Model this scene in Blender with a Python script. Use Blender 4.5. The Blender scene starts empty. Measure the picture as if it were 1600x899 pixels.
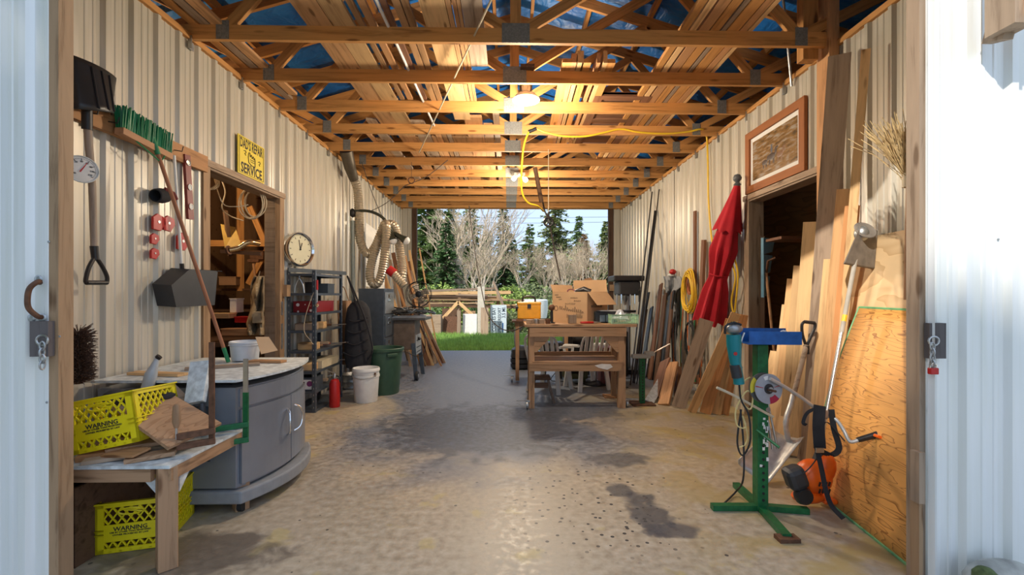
import bpy, bmesh, math, random
from mathutils import Matrix, Vector
random.seed(7)
R = math.radians
SC = bpy.context.scene
COL = SC.collection

# ---------------------------------------------------------------- camera
F, CX, CY, YAW, CAMZ = 711.0, 810.0, 461.0, R(1.2), 1.44
cam = bpy.data.cameras.new('camera'); cam.sensor_width = 36; cam.lens = F*36/1600
cam.shift_x = -(CX-800)/1600; cam.shift_y = (CY-449.5)/1600
cam.clip_start = .05; cam.clip_end = 400
camo = bpy.data.objects.new('camera', cam); COL.objects.link(camo)
camo.location = (0, 0, CAMZ); camo.rotation_euler = (R(90), 0, -YAW)
SC.camera = camo
# ---------------------------------------------------------------- sky, sun, exposure
SUN_DIR = Vector((.85, 1.0, -.95)).normalized()          # travel direction of the sunlight
w = bpy.data.worlds.new('sky'); SC.world = w; w.use_nodes = True
nt = w.node_tree; bg = nt.nodes['Background']
tcw = nt.nodes.new('ShaderNodeTexCoord'); sep = nt.nodes.new('ShaderNodeSeparateXYZ'); rmp = nt.nodes.new('ShaderNodeValToRGB')
nt.links.new(tcw.outputs['Generated'], sep.inputs[0]); nt.links.new(sep.outputs['Z'], rmp.inputs['Fac']); nt.links.new(rmp.outputs['Color'], bg.inputs[0])
rmp.color_ramp.elements[0].color = (.52, .67, .90, 1); rmp.color_ramp.elements[1].color = (.54, .68, .92, 1)   # thin bright haze over blue
bg.inputs[1].default_value = 1.0
sl = bpy.data.lights.new('sun', 'SUN'); sl.energy = 3.0; sl.angle = R(1.2); sl.color = (1, .93, .82)
so = bpy.data.objects.new('sun', sl); COL.objects.link(so)
so.rotation_euler = SUN_DIR.to_track_quat('-Z', 'Y').to_euler(); so.location = (-10, -20, 25)
SC.view_settings.view_transform = 'Standard'; SC.view_settings.look = 'None'
SC.view_settings.gamma = 1; SC.view_settings.use_curve_mapping = False
SC.view_settings.exposure = .57

# ---------------------------------------------------------------- measuring: pixel of the photograph to a point of the place
cs, sn = math.cos(YAW), math.sin(YAW)
def ray(px, py):
    a = (px-CX)/F; b = (CY-py)/F
    return Vector((a*cs+sn, cs-a*sn, b))                  # right*a + fwd + up*b
def U(px, py, Y):
    r = ray(px, py); return Vector((0, 0, CAMZ)) + r*(Y/r.y)
def UX(px, py, X):
    r = ray(px, py); return Vector((0, 0, CAMZ)) + r*(X/r.x)
def UZ(px, py, Z=0.0):
    r = ray(px, py); return Vector((0, 0, CAMZ)) + r*((Z-CAMZ)/r.z)

# ---------------------------------------------------------------- mesh helpers
MW = {}
class MB:
    def __init__(s): s.v = []; s.f = []
    def box(s, c, d, M=None):
        n = len(s.v); x, y, z = d[0]/2, d[1]/2, d[2]/2
        for k in ((-x,-y,-z),(x,-y,-z),(x,y,-z),(-x,y,-z),(-x,-y,z),(x,-y,z),(x,y,z),(-x,y,z)):
            p = Vector(k)
            if M is not None: p = M @ p
            s.v.append(p + Vector(c))
        s.f += [tuple(n+i for i in q) for q in ((0,3,2,1),(4,5,6,7),(0,1,5,4),(1,2,6,5),(2,3,7,6),(3,0,4,7))]
        return s
    def rod(s, a, b, w, t, side=(0, 0, 1)):               # rectangular bar a-b, w along side
        a, b = Vector(a), Vector(b); x = (b-a); L = x.length; x.normalize()
        y = Vector(side) - x*x.dot(Vector(side))
        if y.length < 1e-5: y = x.orthogonal()
        y.normalize(); z = x.cross(y)
        return s.box((a+b)/2, (L, w, t), Matrix((x, y, z)).transposed())
    def tube(s, pts, r, n=8, closed=False):
        pts = [Vector(p) for p in pts]; m = len(pts)
        rs = r if isinstance(r, (list, tuple)) else [r]*m
        t0 = (pts[1]-pts[0]).normalized(); u = t0.orthogonal().normalized(); base = len(s.v)
        for i, p in enumerate(pts):
            if closed: t = (pts[(i+1) % m]-pts[i-1])
            else: t = pts[min(i+1, m-1)]-pts[max(i-1, 0)]
            t = t.normalized() if t.length > 1e-9 else t0
            u = u - t*u.dot(t); u = u.normalized() if u.length > 1e-6 else t.orthogonal().normalized()
            b = t.cross(u)
            for k in range(n):
                a = 2*math.pi*k/n; s.v.append(p + (u*math.cos(a)+b*math.sin(a))*rs[i])
        for i in range(m if closed else m-1):
            for k in range(n):
                j = (i+1) % m
                s.f.append((base+i*n+k, base+i*n+(k+1) % n, base+j*n+(k+1) % n, base+j*n+k))
        if not closed:
            s.f.append(tuple(base+k for k in range(n))[::-1]); s.f.append(tuple(base+(m-1)*n+k for k in range(n)))
        return s
    def lathe(s, prof, n=20, c=(0, 0, 0), M=None):         # prof [(r,z)] bottom to top
        base = len(s.v); c = Vector(c)
        for r, z in prof:
            for k in range(n):
                a = 2*math.pi*k/n; p = Vector((r*math.cos(a), r*math.sin(a), z))
                if M is not None: p = M @ p
                s.v.append(p+c)
        for i in range(len(prof)-1):
            for k in range(n):
                s.f.append((base+i*n+k, base+i*n+(k+1) % n, base+(i+1)*n+(k+1) % n, base+(i+1)*n+k))
        if prof[0][0] > 1e-6: s.f.append(tuple(base+k for k in range(n))[::-1])
        if prof[-1][0] > 1e-6: s.f.append(tuple(base+(len(prof)-1)*n+k for k in range(n)))
        return s
    def ball(s, c, r, n=10, m=7, sc=(1, 1, 1), M=None):
        S = Matrix.Diagonal(sc); S = (M @ S) if M is not None else S
        return s.lathe([(max(r*math.sin(math.pi*i/m), 1e-7), -r*math.cos(math.pi*i/m)) for i in range(m+1)], n, c, S)
    def prism(s, poly, h, M=None, c=(0, 0, 0)):            # polygon in xy, extruded 0..h along z
        n = len(s.v); k = len(poly); c = Vector(c)
        for z in (0, h):
            for p in poly:
                q = Vector((p[0], p[1], z)); s.v.append((M @ q if M is not None else q)+c)
        s.f.append(tuple(n+i for i in range(k))[::-1]); s.f.append(tuple(n+k+i for i in range(k)))
        for i in range(k): j = (i+1) % k; s.f.append((n+i, n+j, n+k+j, n+k+i))
        return s
    def slab(s, q, t):                                     # quad of four points, given thickness along its normal
        q = [Vector(p) for p in q]; nrm = (q[1]-q[0]).cross(q[3]-q[0]).normalized()*t; n = len(s.v)
        s.v += q + [p+nrm for p in q]
        s.f += [tuple(n+i for i in k) for k in ((3,2,1,0),(4,5,6,7),(0,1,5,4),(1,2,6,5),(2,3,7,6),(3,0,4,7))]
        return s
    def grid(s, fn, nu, nv):
        n = len(s.v)
        for i in range(nu+1):
            for j in range(nv+1): s.v.append(Vector(fn(i/nu, j/nv)))
        for i in range(nu):
            for j in range(nv):
                a = n+i*(nv+1)+j; s.f.append((a, a+nv+1, a+nv+2, a+1))
        return s

def mesh(name, mb, smooth=False):
    me = bpy.data.meshes.new(name); me.from_pydata([tuple(v) for v in mb.v], [], mb.f)
    bm = bmesh.new(); bm.from_mesh(me); bmesh.ops.recalc_face_normals(bm, faces=bm.faces); bm.to_mesh(me); bm.free()
    if smooth:
        for p in me.polygons: p.use_smooth = True
        try: me.set_sharp_from_angle(angle=R(40))
        except Exception: pass
    return me
def tag(o, label=None, cat=None, group=None, kind=None):
    if label: o['label'] = label
    if cat: o['category'] = cat
    if group: o['group'] = group
    if kind: o['kind'] = kind
    return o
def T(name, label, cat, loc=(0, 0, 0), rz=0, group=None, kind=None):
    o = bpy.data.objects.new(name, None); COL.objects.link(o); o.empty_display_size = .05
    o.location = loc; o.rotation_euler = (0, 0, rz)
    MW[o] = Matrix.Translation(loc) @ Matrix.Rotation(rz, 4, 'Z')
    return tag(o, label, cat, group, kind)
def add(name, mb, mat, parent=None, smooth=False, local=False, bevel=0, solid=0):
    """mb holds world coordinates (or the parent's when local)"""
    if parent is not None:
        if not local:
            I = MW[parent].inverted(); mb.v = [I @ Vector(v) for v in mb.v]
        W = Matrix()
    else:
        xs = [v[0] for v in mb.v]; ys = [v[1] for v in mb.v]; zs = [v[2] for v in mb.v]
        c = Vector(((min(xs)+max(xs))/2, (min(ys)+max(ys))/2, min(zs)))
        mb.v = [Vector(v)-c for v in mb.v]; W = Matrix.Translation(c)
    me = mesh(name, mb, smooth); me.materials.append(mat)
    o = bpy.data.objects.new(name, me); COL.objects.link(o)
    o.matrix_basis = W; MW[o] = W
    if parent is not None: o.parent = parent; MW[o] = MW[parent].copy()
    if bevel:
        b = o.modifiers.new('bevel', 'BEVEL'); b.width = bevel; b.segments = 2; b.limit_method = 'ANGLE'
    if solid:
        b = o.modifiers.new('solid', 'SOLIDIFY'); b.thickness = solid; b.offset = 0
    return o
def bar(name, a, b, wd, th, mat, parent=None, side=(0, 0, 1), bevel=0):
    """a timber from a to b: its own object with the long axis along local X, wd along side"""
    a, b = Vector(a), Vector(b); x = b-a; L = x.length; x = x.normalized()
    y = Vector(side)-x*x.dot(Vector(side))
    if y.length < 1e-4: y = x.orthogonal()
    y.normalize(); z = x.cross(y)
    W = Matrix((x, y, z)).transposed().to_4x4(); W.translation = (a+b)/2
    me = mesh(name, MB().box((0, 0, 0), (L, wd, th))); me.materials.append(mat)
    o = bpy.data.objects.new(name, me); COL.objects.link(o)
    o.matrix_basis = (MW[parent].inverted() @ W) if parent is not None else W
    if parent is not None: o.parent = parent
    MW[o] = W
    if bevel:
        q = o.modifiers.new('bevel', 'BEVEL'); q.width = bevel; q.segments = 1
    return o
def copy_tree(o, loc=None, rz=None, parent=None):
    c = o.copy(); COL.objects.link(c)
    if parent is not None: c.parent = parent
    if loc is not None: c.location = loc
    if rz is not None: c.rotation_euler = (0, 0, rz)
    for ch in o.children: copy_tree(ch, parent=c)
    return c
def text(name, s, size, M, mat, parent, ext=.0006, align='CENTER', sx=1.0, bold=.018, fit=None):
    cu = bpy.data.curves.new(name, 'FONT'); cu.body = s; cu.size = size; cu.extrude = ext; cu.offset = size*bold
    cu.align_x = align; cu.align_y = 'CENTER'; cu.resolution_u = 2
    o = bpy.data.objects.new(name, cu); COL.objects.link(o)
    dg = bpy.context.evaluated_depsgraph_get(); me = bpy.data.meshes.new_from_object(o.evaluated_get(dg))
    bpy.data.objects.remove(o)
    if fit: xs = [v.co.x for v in me.vertices]; sx = fit/(max(xs)-min(xs))
    W = M @ Matrix.Diagonal((sx, 1, 1, 1))
    me.materials.clear(); me.materials.append(mat)
    o = bpy.data.objects.new(name, me); COL.objects.link(o)
    o.parent = parent; o.matrix_basis = MW[parent].inverted() @ W; MW[o] = W
    return o
def frame(origin, x, y):
    x = Vector(x).normalized(); y = Vector(y); y = (y-x*x.dot(y)).normalized()
    W = Matrix((x, y, x.cross(y))).transposed().to_4x4(); W.translation = Vector(origin); return W
def spline(pts, n=6):
    pts = [Vector(p) for p in pts]; out = []
    for i in range(len(pts)-1):
        p0, p1, p2, p3 = pts[max(i-1, 0)], pts[i], pts[i+1], pts[min(i+2, len(pts)-1)]
        for k in range(n):
            t = k/n
            out.append(.5*((2*p1)+(p2-p0)*t+(2*p0-5*p1+4*p2-p3)*t*t+(3*p1-p0-3*p2+p3)*t**3))
    out.append(pts[-1]); return out
def rotx(a): return Matrix.Rotation(a, 3, 'X')
def roty(a): return Matrix.Rotation(a, 3, 'Y')
def rotz(a): return Matrix.Rotation(a, 3, 'Z')

# ---------------------------------------------------------------- materials
MATS = {}
def _new(name):
    m = bpy.data.materials.new(name); m.use_nodes = True
    return m, m.node_tree.nodes, m.node_tree.links, m.node_tree.nodes['Principled BSDF']
def flat(name, c, rough=.55, metal=0.0, noise=.12, scale=14, bump=0.0, spec=.5):
    """plain paint, plastic or metal with a little mottling"""
    if name in MATS: return MATS[name]
    m, N, L, b = _new(name)
    b.inputs['Roughness'].default_value = rough; b.inputs['Metallic'].default_value = metal
    b.inputs['Specular IOR Level'].default_value = spec
    tc = N.new('ShaderNodeTexCoord'); nz = N.new('ShaderNodeTexNoise'); nz.inputs['Scale'].default_value = scale
    nz.inputs['Detail'].default_value = 5; L.new(tc.outputs['Object'], nz.inputs['Vector'])
    rp = N.new('ShaderNodeValToRGB'); rp.color_ramp.elements[0].position = .3; rp.color_ramp.elements[1].position = .7
    k = 1-noise; rp.color_ramp.elements[0].color = (c[0]*k, c[1]*k, c[2]*k, 1)
    k = 1+noise*.6; rp.color_ramp.elements[1].color = (min(c[0]*k, 1), min(c[1]*k, 1), min(c[2]*k, 1), 1)
    L.new(nz.outputs['Fac'], rp.inputs['Fac']); L.new(rp.outputs['Color'], b.inputs['Base Color'])
    if bump:
        bp = N.new('ShaderNodeBump'); bp.inputs['Strength'].default_value = bump; bp.inputs['Distance'].default_value = .01
        L.new(nz.outputs['Fac'], bp.inputs['Height']); L.new(bp.outputs['Normal'], b.inputs['Normal'])
    MATS[name] = m; return m
def wood(name, c, dark=.55, along=(1.0, 14, 14), rough=.65, knots=True, vary=.25):
    """timber with the grain along local X, every board a slightly different tone"""
    if name in MATS: return MATS[name]
    m, N, L, b = _new(name); b.inputs['Roughness'].default_value = rough; b.inputs['Specular IOR Level'].default_value = .3
    tc = N.new('ShaderNodeTexCoord'); mp = N.new('ShaderNodeMapping'); mp.inputs['Scale'].default_value = along
    oi = N.new('ShaderNodeObjectInfo'); mu = N.new('ShaderNodeVectorMath'); mu.operation = 'SCALE'
    L.new(oi.outputs['Random'], mu.inputs['Scale']); mu.inputs[0].default_value = (37, 11, 23)
    ad = N.new('ShaderNodeVectorMath'); L.new(tc.outputs['Object'], mp.inputs['Vector'])
    L.new(mp.outputs['Vector'], ad.inputs[0]); L.new(mu.outputs['Vector'], ad.inputs[1])
    nz = N.new('ShaderNodeTexNoise'); nz.inputs['Scale'].default_value = 1.6; nz.inputs['Detail'].default_value = 7
    nz.inputs['Roughness'].default_value = .62; nz.inputs['Distortion'].default_value = .6
    L.new(ad.outputs['Vector'], nz.inputs['Vector'])
    rp = N.new('ShaderNodeValToRGB'); e = rp.color_ramp.elements
    e[0].position = .32; e[0].color = (c[0]*dark, c[1]*dark*.92, c[2]*dark*.85, 1)
    e[1].position = .66; e[1].color = (min(c[0]*1.12, 1), min(c[1]*1.12, 1), min(c[2]*1.12, 1), 1)
    mid = e.new(.48); mid.color = (c[0], c[1], c[2], 1)
    L.new(nz.outputs['Fac'], rp.inputs['Fac'])
    hs = N.new('ShaderNodeHueSaturation'); L.new(rp.outputs['Color'], hs.inputs['Color'])
    mr = N.new('ShaderNodeMapRange'); mr.inputs['To Min'].default_value = 1-vary; mr.inputs['To Max'].default_value = 1+vary*.7
    L.new(oi.outputs['Random'], mr.inputs['Value']); L.new(mr.outputs['Result'], hs.inputs['Value'])
    col = hs.outputs['Color']
    if knots:
        vo = N.new('ShaderNodeTexVoronoi'); vo.inputs['Scale'].default_value = 1.0
        m2 = N.new('ShaderNodeMapping'); m2.inputs['Scale'].default_value = (2.2, 9, 9); L.new(tc.outputs['Object'], m2.inputs['Vector'])
        a2 = N.new('ShaderNodeVectorMath'); L.new(m2.outputs['Vector'], a2.inputs[0]); L.new(mu.outputs['Vector'], a2.inputs[1])
        L.new(a2.outputs['Vector'], vo.inputs['Vector'])
        kr = N.new('ShaderNodeValToRGB'); kr.color_ramp.elements[0].position = .09; kr.color_ramp.elements[0].color = (.3, .22, .16, 1)
        kr.color_ramp.elements[1].position = .17; kr.color_ramp.elements[1].color = (1, 1, 1, 1)
        L.new(vo.outputs['Distance'], kr.inputs['Fac'])
        mx = N.new('ShaderNodeMix'); mx.data_type = 'RGBA'; mx.blend_type = 'MULTIPLY'; mx.inputs[0].default_value = .8
        L.new(col, mx.inputs[6]); L.new(kr.outputs['Color'], mx.inputs[7]); col = mx.outputs[2]
    L.new(col, b.inputs['Base Color'])
    bp = N.new('ShaderNodeBump'); bp.inputs['Strength'].default_value = .25; bp.inputs['Distance'].default_value = .004
    L.new(nz.outputs['Fac'], bp.inputs['Height']); L.new(bp.outputs['Normal'], b.inputs['Normal'])
    MATS[name] = m; return m
def plywood(name, c, line, scale=(1.1, 3.4, 3.4), freq=9.0, sharp=.22, rough=.5):
    """sheet with flame-shaped grain lines"""
    m, N, L, b = _new(name); b.inputs['Roughness'].default_value = rough
    tc = N.new('ShaderNodeTexCoord'); mp = N.new('ShaderNodeMapping'); mp.inputs['Scale'].default_value = scale
    L.new(tc.outputs['Object'], mp.inputs['Vector'])
    nz = N.new('ShaderNodeTexNoise'); nz.inputs['Scale'].default_value = 1.3; nz.inputs['Detail'].default_value = 2.2
    nz.inputs['Distortion'].default_value = .25; L.new(mp.outputs['Vector'], nz.inputs['Vector'])
    mu = N.new('ShaderNodeMath'); mu.operation = 'MULTIPLY'; mu.inputs[1].default_value = freq; L.new(nz.outputs['Fac'], mu.inputs[0])
    fr = N.new('ShaderNodeMath'); fr.operation = 'FRACT'; L.new(mu.outputs[0], fr.inputs[0])
    rp = N.new('ShaderNodeValToRGB'); e = rp.color_ramp.elements
    e[0].position = 0; e[0].color = (*line, 1); e[1].position = sharp; e[1].color = (*c, 1)
    q = e.new(1.0); q.color = (c[0]*1.1, c[1]*1.08, c[2]*1.05, 1)
    L.new(fr.outputs[0], rp.inputs['Fac']); L.new(rp.outputs['Color'], b.inputs['Base Color'])
    MATS[name] = m; return m
def emit(name, c, s):
    m, N, L, b = _new(name); b.inputs['Emission Color'].default_value = (*c, 1); b.inputs['Emission Strength'].default_value = s
    b.inputs['Base Color'].default_value = (*c, 1)
    nz = N.new('ShaderNodeTexNoise'); nz.inputs['Scale'].default_value = 3; MATS[name] = m; return m
def wallmetal(name, c, streak=.16, rough=.34):
    """painted sheet metal with faint vertical streaks of dust"""
    m, N, L, b = _new(name); b.inputs['Roughness'].default_value = rough; b.inputs['Specular IOR Level'].default_value = .6
    b.inputs['Metallic'].default_value = .12
    tc = N.new('ShaderNodeTexCoord'); mp = N.new('ShaderNodeMapping'); mp.inputs['Scale'].default_value = (9, 9, .5)
    L.new(tc.outputs['Object'], mp.inputs['Vector'])
    nz = N.new('ShaderNodeTexNoise'); nz.inputs['Scale'].default_value = 1.6; nz.inputs['Detail'].default_value = 6
    L.new(mp.outputs['Vector'], nz.inputs['Vector'])
    rp = N.new('ShaderNodeValToRGB'); rp.color_ramp.elements[0].position = .35; rp.color_ramp.elements[1].position = .6
    k = 1-streak; rp.color_ramp.elements[0].color = (c[0]*k, c[1]*k, c[2]*k*.95, 1); rp.color_ramp.elements[1].color = (*c, 1)
    L.new(nz.outputs['Fac'], rp.inputs['Fac']); L.new(rp.outputs['Color'], b.inputs['Base Color'])
    MATS[name] = m; return m

truss_w = wood('truss timber', (.56, .27, .085), .62, vary=.12)
lum_w = wood('stored lumber', (.50, .28, .13), .55, vary=.4)
pine = wood('fresh pine', (.66, .42, .20), .7, vary=.22)
cedar = wood('cedar board', (.52, .27, .12), .6, vary=.22)
grey_w = wood('weathered timber', (.36, .26, .18), .55, vary=.25)
post_w = wood('old post timber', (.36, .23, .13), .55, vary=.12)
bench_w = wood('bench timber', (.41, .245, .135), .5, vary=.15)
dark_w = wood('dark old wood', (.11, .06, .035), .5, vary=.3)
brown_w = wood('brown stained wood', (.19, .09, .05), .6, vary=.2, knots=False)
handle_w = wood('tool handle wood', (.46, .25, .13), .7, along=(1, 6, 6), knots=False, vary=.1)
pale_ply = plywood('pale plywood', (.74, .52, .29), (.62, .40, .20), freq=6, sharp=.5)
fir_ply = plywood('fir plywood', (.66, .32, .085), (.27, .095, .018), scale=(1.3, 8, 8), freq=13, sharp=.22)
scrap_ply = plywood('scrap plywood', (.40, .24, .135), (.30, .16, .08), scale=(3, 9, 9), freq=9, sharp=.4)
wall_m = wallmetal('liner sheet metal', (.60, .555, .47))
front_m = wallmetal('white sheet metal', (.86, .86, .84), .07)
steel = flat('bare steel', (.50, .49, .47), .32, .9, .15)
galv = flat('galvanised steel', (.42, .43, .43), .42, .8, .25, 30)
chrome = flat('chrome', (.75, .75, .74), .12, 1.0, .03)
black_p = flat('black plastic', (.018, .018, .02), .38)
black_m = flat('black metal', (.025, .025, .027), .45, .4)
rubber = flat('black rubber', (.02, .02, .02), .75)
slate = flat('slate painted steel', (.075, .095, .12), .42, .3, .15)
grey_cart = flat('grey cart steel', (.27, .29, .33), .33, .4, .12, 4)
dark_grey = flat('dark grey plastic', (.032, .034, .038), .5)
mid_grey = flat('mid grey plastic', (.26, .27, .28), .5)
white_p = flat('white plastic', (.74, .74, .71), .4, noise=.08)
pail_p = flat('pale grey pail plastic', (.60, .64, .68), .4, noise=.08)
white_pt = flat('worn white paint', (.62, .66, .66), .6, noise=.35, scale=22)
yellow_p = flat('yellow crate plastic', (.80, .66, .008), .38, noise=.06)
yellow_s = flat('yellow sign paint', (.80, .62, .05), .5, noise=.05)
yellow_c = flat('yellow cord', (.85, .55, .03), .45, noise=.08)
amber_p = flat('amber toolbox plastic', (.78, .36, .015), .4, noise=.1)
green_pt = flat('green machine paint', (.012, .14, .045), .42, .2, .3, 25)
green_p = flat('green plastic', (.012, .20, .075), .45)
can_green = flat('dull green bin plastic', (.035, .085, .05), .5)
mint_p = flat('mint basket plastic', (.50, .78, .52), .4, noise=.05)
teal_p = flat('teal tool plastic', (.0, .22, .25), .38, noise=.1)
blue_pt = flat('blue painted steel', (.01, .10, .36), .42, .2, .25, 20)
red_p = flat('red paint', (.45, .012, .012), .4, noise=.1)
red_cloth = flat('red parasol cloth', (.46, .008, .02), .85, noise=.12, scale=6)
crim = flat('dark red level', (.20, .025, .02), .45)
orange_p = flat('orange tool plastic', (.85, .13, .008), .35, noise=.06)
card = flat('cardboard', (.58, .37, .20), .8, noise=.08, scale=5)
card_d = flat('cardboard inside', (.33, .19, .10), .85, noise=.1)
ink = flat('dark ink', (.03, .025, .025), .7)
paper = flat('white paper', (.78, .77, .74), .8, noise=.04)
beige_hose = flat('ribbed duct foil', (.56, .48, .36), .36, .55, .2, 40)
rope_m = flat('pale rope', (.62, .52, .36), .85)
dark_rope = flat('dark rope', (.06, .05, .045), .8)
straw = flat('straw', (.56, .40, .19), .8, noise=.3, scale=60)
bristle = flat('brown bristle', (.10, .055, .035), .85, noise=.4, scale=60)
black_cl = flat('black cloth', (.022, .022, .026), .9, noise=.3)
grey_cl = flat('grey cloth', (.28, .29, .30), .9, noise=.25)
tan_cl = flat('tan canvas cloth', (.33, .25, .15), .9, noise=.25)
rust = flat('rusty steel', (.16, .075, .04), .75, .3, .4, 30)
stone = flat('mossy stone', (.38, .37, .33), .85, noise=.5, scale=9, bump=.4)
tape_g = flat('green edge paint', (.16, .42, .19), .6, noise=.2)
# ================================================================ the building
XL, XR = -2.737, 2.89
YF, YFO = 2.27, 2.20            # inner and outer face of the front wall
YB = 11.7                       # back wall
TOP = 3.62                      # top of the liner, underside of the trusses
OL, OR_ = -2.133, 2.025         # front opening
TY = [3.95+.744*k for k in range(11)]
CXM = .06                       # middle of the building

# ---- floor: painted concrete with stains
def concrete():
    m, N, L, b = _new('stained concrete'); b.inputs['Roughness'].default_value = .42
    tc = N.new('ShaderNodeTexCoord'); sp = N.new('ShaderNodeSeparateXYZ'); L.new(tc.outputs['Object'], sp.inputs[0])
    def noise(sc, det=6, dist=0):
        n = N.new('ShaderNodeTexNoise'); n.inputs['Scale'].default_value = sc; n.inputs['Detail'].default_value = det
        n.inputs['Distortion'].default_value = dist; L.new(tc.outputs['Object'], n.inputs['Vector']); return n.outputs['Fac']
    def math_(op, a, bb=None, cl=False):
        n = N.new('ShaderNodeMath'); n.operation = op; n.use_clamp = cl
        for i, q in enumerate((a, bb)):
            if q is None: continue
            if isinstance(q, (int, float)): n.inputs[i].default_value = q
            else: L.new(q, n.inputs[i])
        return n.outputs[0]
    def mr(v, a, bb, c=0, d=1):
        n = N.new('ShaderNodeMapRange'); n.interpolation_type = 'SMOOTHSTEP'
        for i, q in ((1, a), (2, bb), (3, c), (4, d)): n.inputs[i].default_value = q
        L.new(v, n.inputs[0]); return n.outputs[0]
    def ramp(v, stops):
        n = N.new('ShaderNodeValToRGB'); e = n.color_ramp.elements
        e[0].position, e[0].color = stops[0][0], (*stops[0][1], 1); e[1].position, e[1].color = stops[-1][0], (*stops[-1][1], 1)
        for p, c in stops[1:-1]: q = e.new(p); q.color = (*c, 1)
        L.new(v, n.inputs[0]); return n.outputs[0]
    def mix(f, a, bb):
        n = N.new('ShaderNodeMix'); n.data_type = 'RGBA'; L.new(f, n.inputs[0])
        for i, q in ((6, a), (7, bb)):
            if isinstance(q, tuple): n.inputs[i].default_value = (*q, 1)
            else: L.new(q, n.inputs[i])
        return n.outputs[2]
    X, Y = sp.outputs[0], sp.outputs[1]
    n1 = noise(1.1, 7, .4); n2 = noise(19, 9); n3 = noise(2.3, 6, .8); n4 = noise(6, 9, .6)
    base = ramp(n2, [(.3, (.33, .27, .19)), (.55, (.44, .37, .27)), (.75, (.51, .45, .35))])
    # yellow-ochre worn paint to the right
    och = math_('MULTIPLY', mr(X, .7, 1.7), mr(n3, .42, .62)); base = mix(math_('MULTIPLY', och, .75), base, (.40, .30, .11))
    yel = math_('MULTIPLY', mr(noise(3.1, 4), .60, .68), .5); base = mix(yel, base, (.50, .40, .14))
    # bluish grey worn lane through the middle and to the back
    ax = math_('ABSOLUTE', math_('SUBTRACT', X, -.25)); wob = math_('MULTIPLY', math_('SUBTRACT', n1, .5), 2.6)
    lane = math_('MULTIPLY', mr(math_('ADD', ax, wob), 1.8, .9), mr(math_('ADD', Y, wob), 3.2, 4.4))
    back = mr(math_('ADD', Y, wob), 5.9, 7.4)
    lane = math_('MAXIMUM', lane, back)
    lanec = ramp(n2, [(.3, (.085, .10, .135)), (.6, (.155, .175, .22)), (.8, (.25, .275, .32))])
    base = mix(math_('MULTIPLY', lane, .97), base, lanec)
    # soaked-in oil at the bench and in the middle
    def spot(cx, cy, rx, ry, a=0, dist=.5):
        dx = math_('MULTIPLY', math_('SUBTRACT', X, cx), 1/rx); dy = math_('MULTIPLY', math_('SUBTRACT', Y, cy), 1/ry)
        d = math_('ADD', math_('MULTIPLY', dx, dx), math_('MULTIPLY', dy, dy))
        return mr(math_('ADD', d, math_('MULTIPLY', math_('SUBTRACT', n4, .5), dist*6)), 1.35, .45)
    for cx, cy, rx, ry, k in ((-.75, 5.1, .55, .6, .75), (-.3, 5.0, 1.1, 1.0, .75), (.62, 5.6, .8, .45, .6), (.95, 3.95, .28, .16, .7),
                              (.92, 3.0, .13, .30, .85), (.82, 3.35, .10, .12, .8), (1.0, 2.76, .2, .09, .8)):
        base = mix(math_('MULTIPLY', spot(cx, cy, rx, ry), k), base, (.055, .06, .075))
    # paint drips
    vo = N.new('ShaderNodeTexVoronoi'); vo.inputs['Scale'].default_value = 17; L.new(tc.outputs['Object'], vo.inputs['Vector'])
    dots = math_('LESS_THAN', vo.outputs['Distance'], .2)
    area = math_('MULTIPLY', math_('MULTIPLY', mr(X, -.3, .45), mr(X, 1.25, .9)), math_('MULTIPLY', mr(Y, 2.35, 2.7), mr(Y, 4.2, 3.6)))
    pick = math_('GREATER_THAN', N_sep(N, L, vo.outputs['Color']), .35)
    base = mix(math_('MULTIPLY', math_('MULTIPLY', dots, area), pick), base, (.035, .035, .04))
    v2 = N.new('ShaderNodeTexVoronoi'); v2.inputs['Scale'].default_value = 9; L.new(tc.outputs['Object'], v2.inputs['Vector'])
    d2 = math_('MULTIPLY', math_('LESS_THAN', v2.outputs['Distance'], .1), math_('GREATER_THAN', N_sep(N, L, v2.outputs['Color']), .72))
    base = mix(math_('MULTIPLY', d2, .8), base, (.05, .05, .05))
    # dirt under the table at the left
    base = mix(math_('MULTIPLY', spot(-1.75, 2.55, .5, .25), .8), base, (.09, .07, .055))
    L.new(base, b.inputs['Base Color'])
    rr = mr(n2, .3, .7, .34, .6); L.new(rr, b.inputs['Roughness'])
    bp = N.new('ShaderNodeBump'); bp.inputs['Strength'].default_value = .12; bp.inputs['Distance'].default_value = .006
    L.new(noise(45, 5), bp.inputs['Height']); L.new(bp.outputs['Normal'], b.inputs['Normal'])
    return m
def N_sep(N, L, c):
    n = N.new('ShaderNodeSeparateColor'); L.new(c, n.inputs[0]); return n.outputs[0]
fl = MB(); fl.box((.07, (2.25+11.8)/2, -.075), (9.6, 11.8-2.25, .15))
me = mesh('floor', fl); me.materials.append(concrete())
floor = bpy.data.objects.new('floor', me); COL.objects.link(floor); MW[floor] = Matrix(); tag(floor, kind='structure')
apron_m = flat('concrete apron', (.42, .43, .44), .8, noise=.2, scale=3)
sill = bar('trim_1', (OL-.3, 2.2, -.03), (OR_+.3, 2.2, -.03), .10, .08, grey_w, side=(0, 1, 0)); tag(sill, kind='structure')

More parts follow.
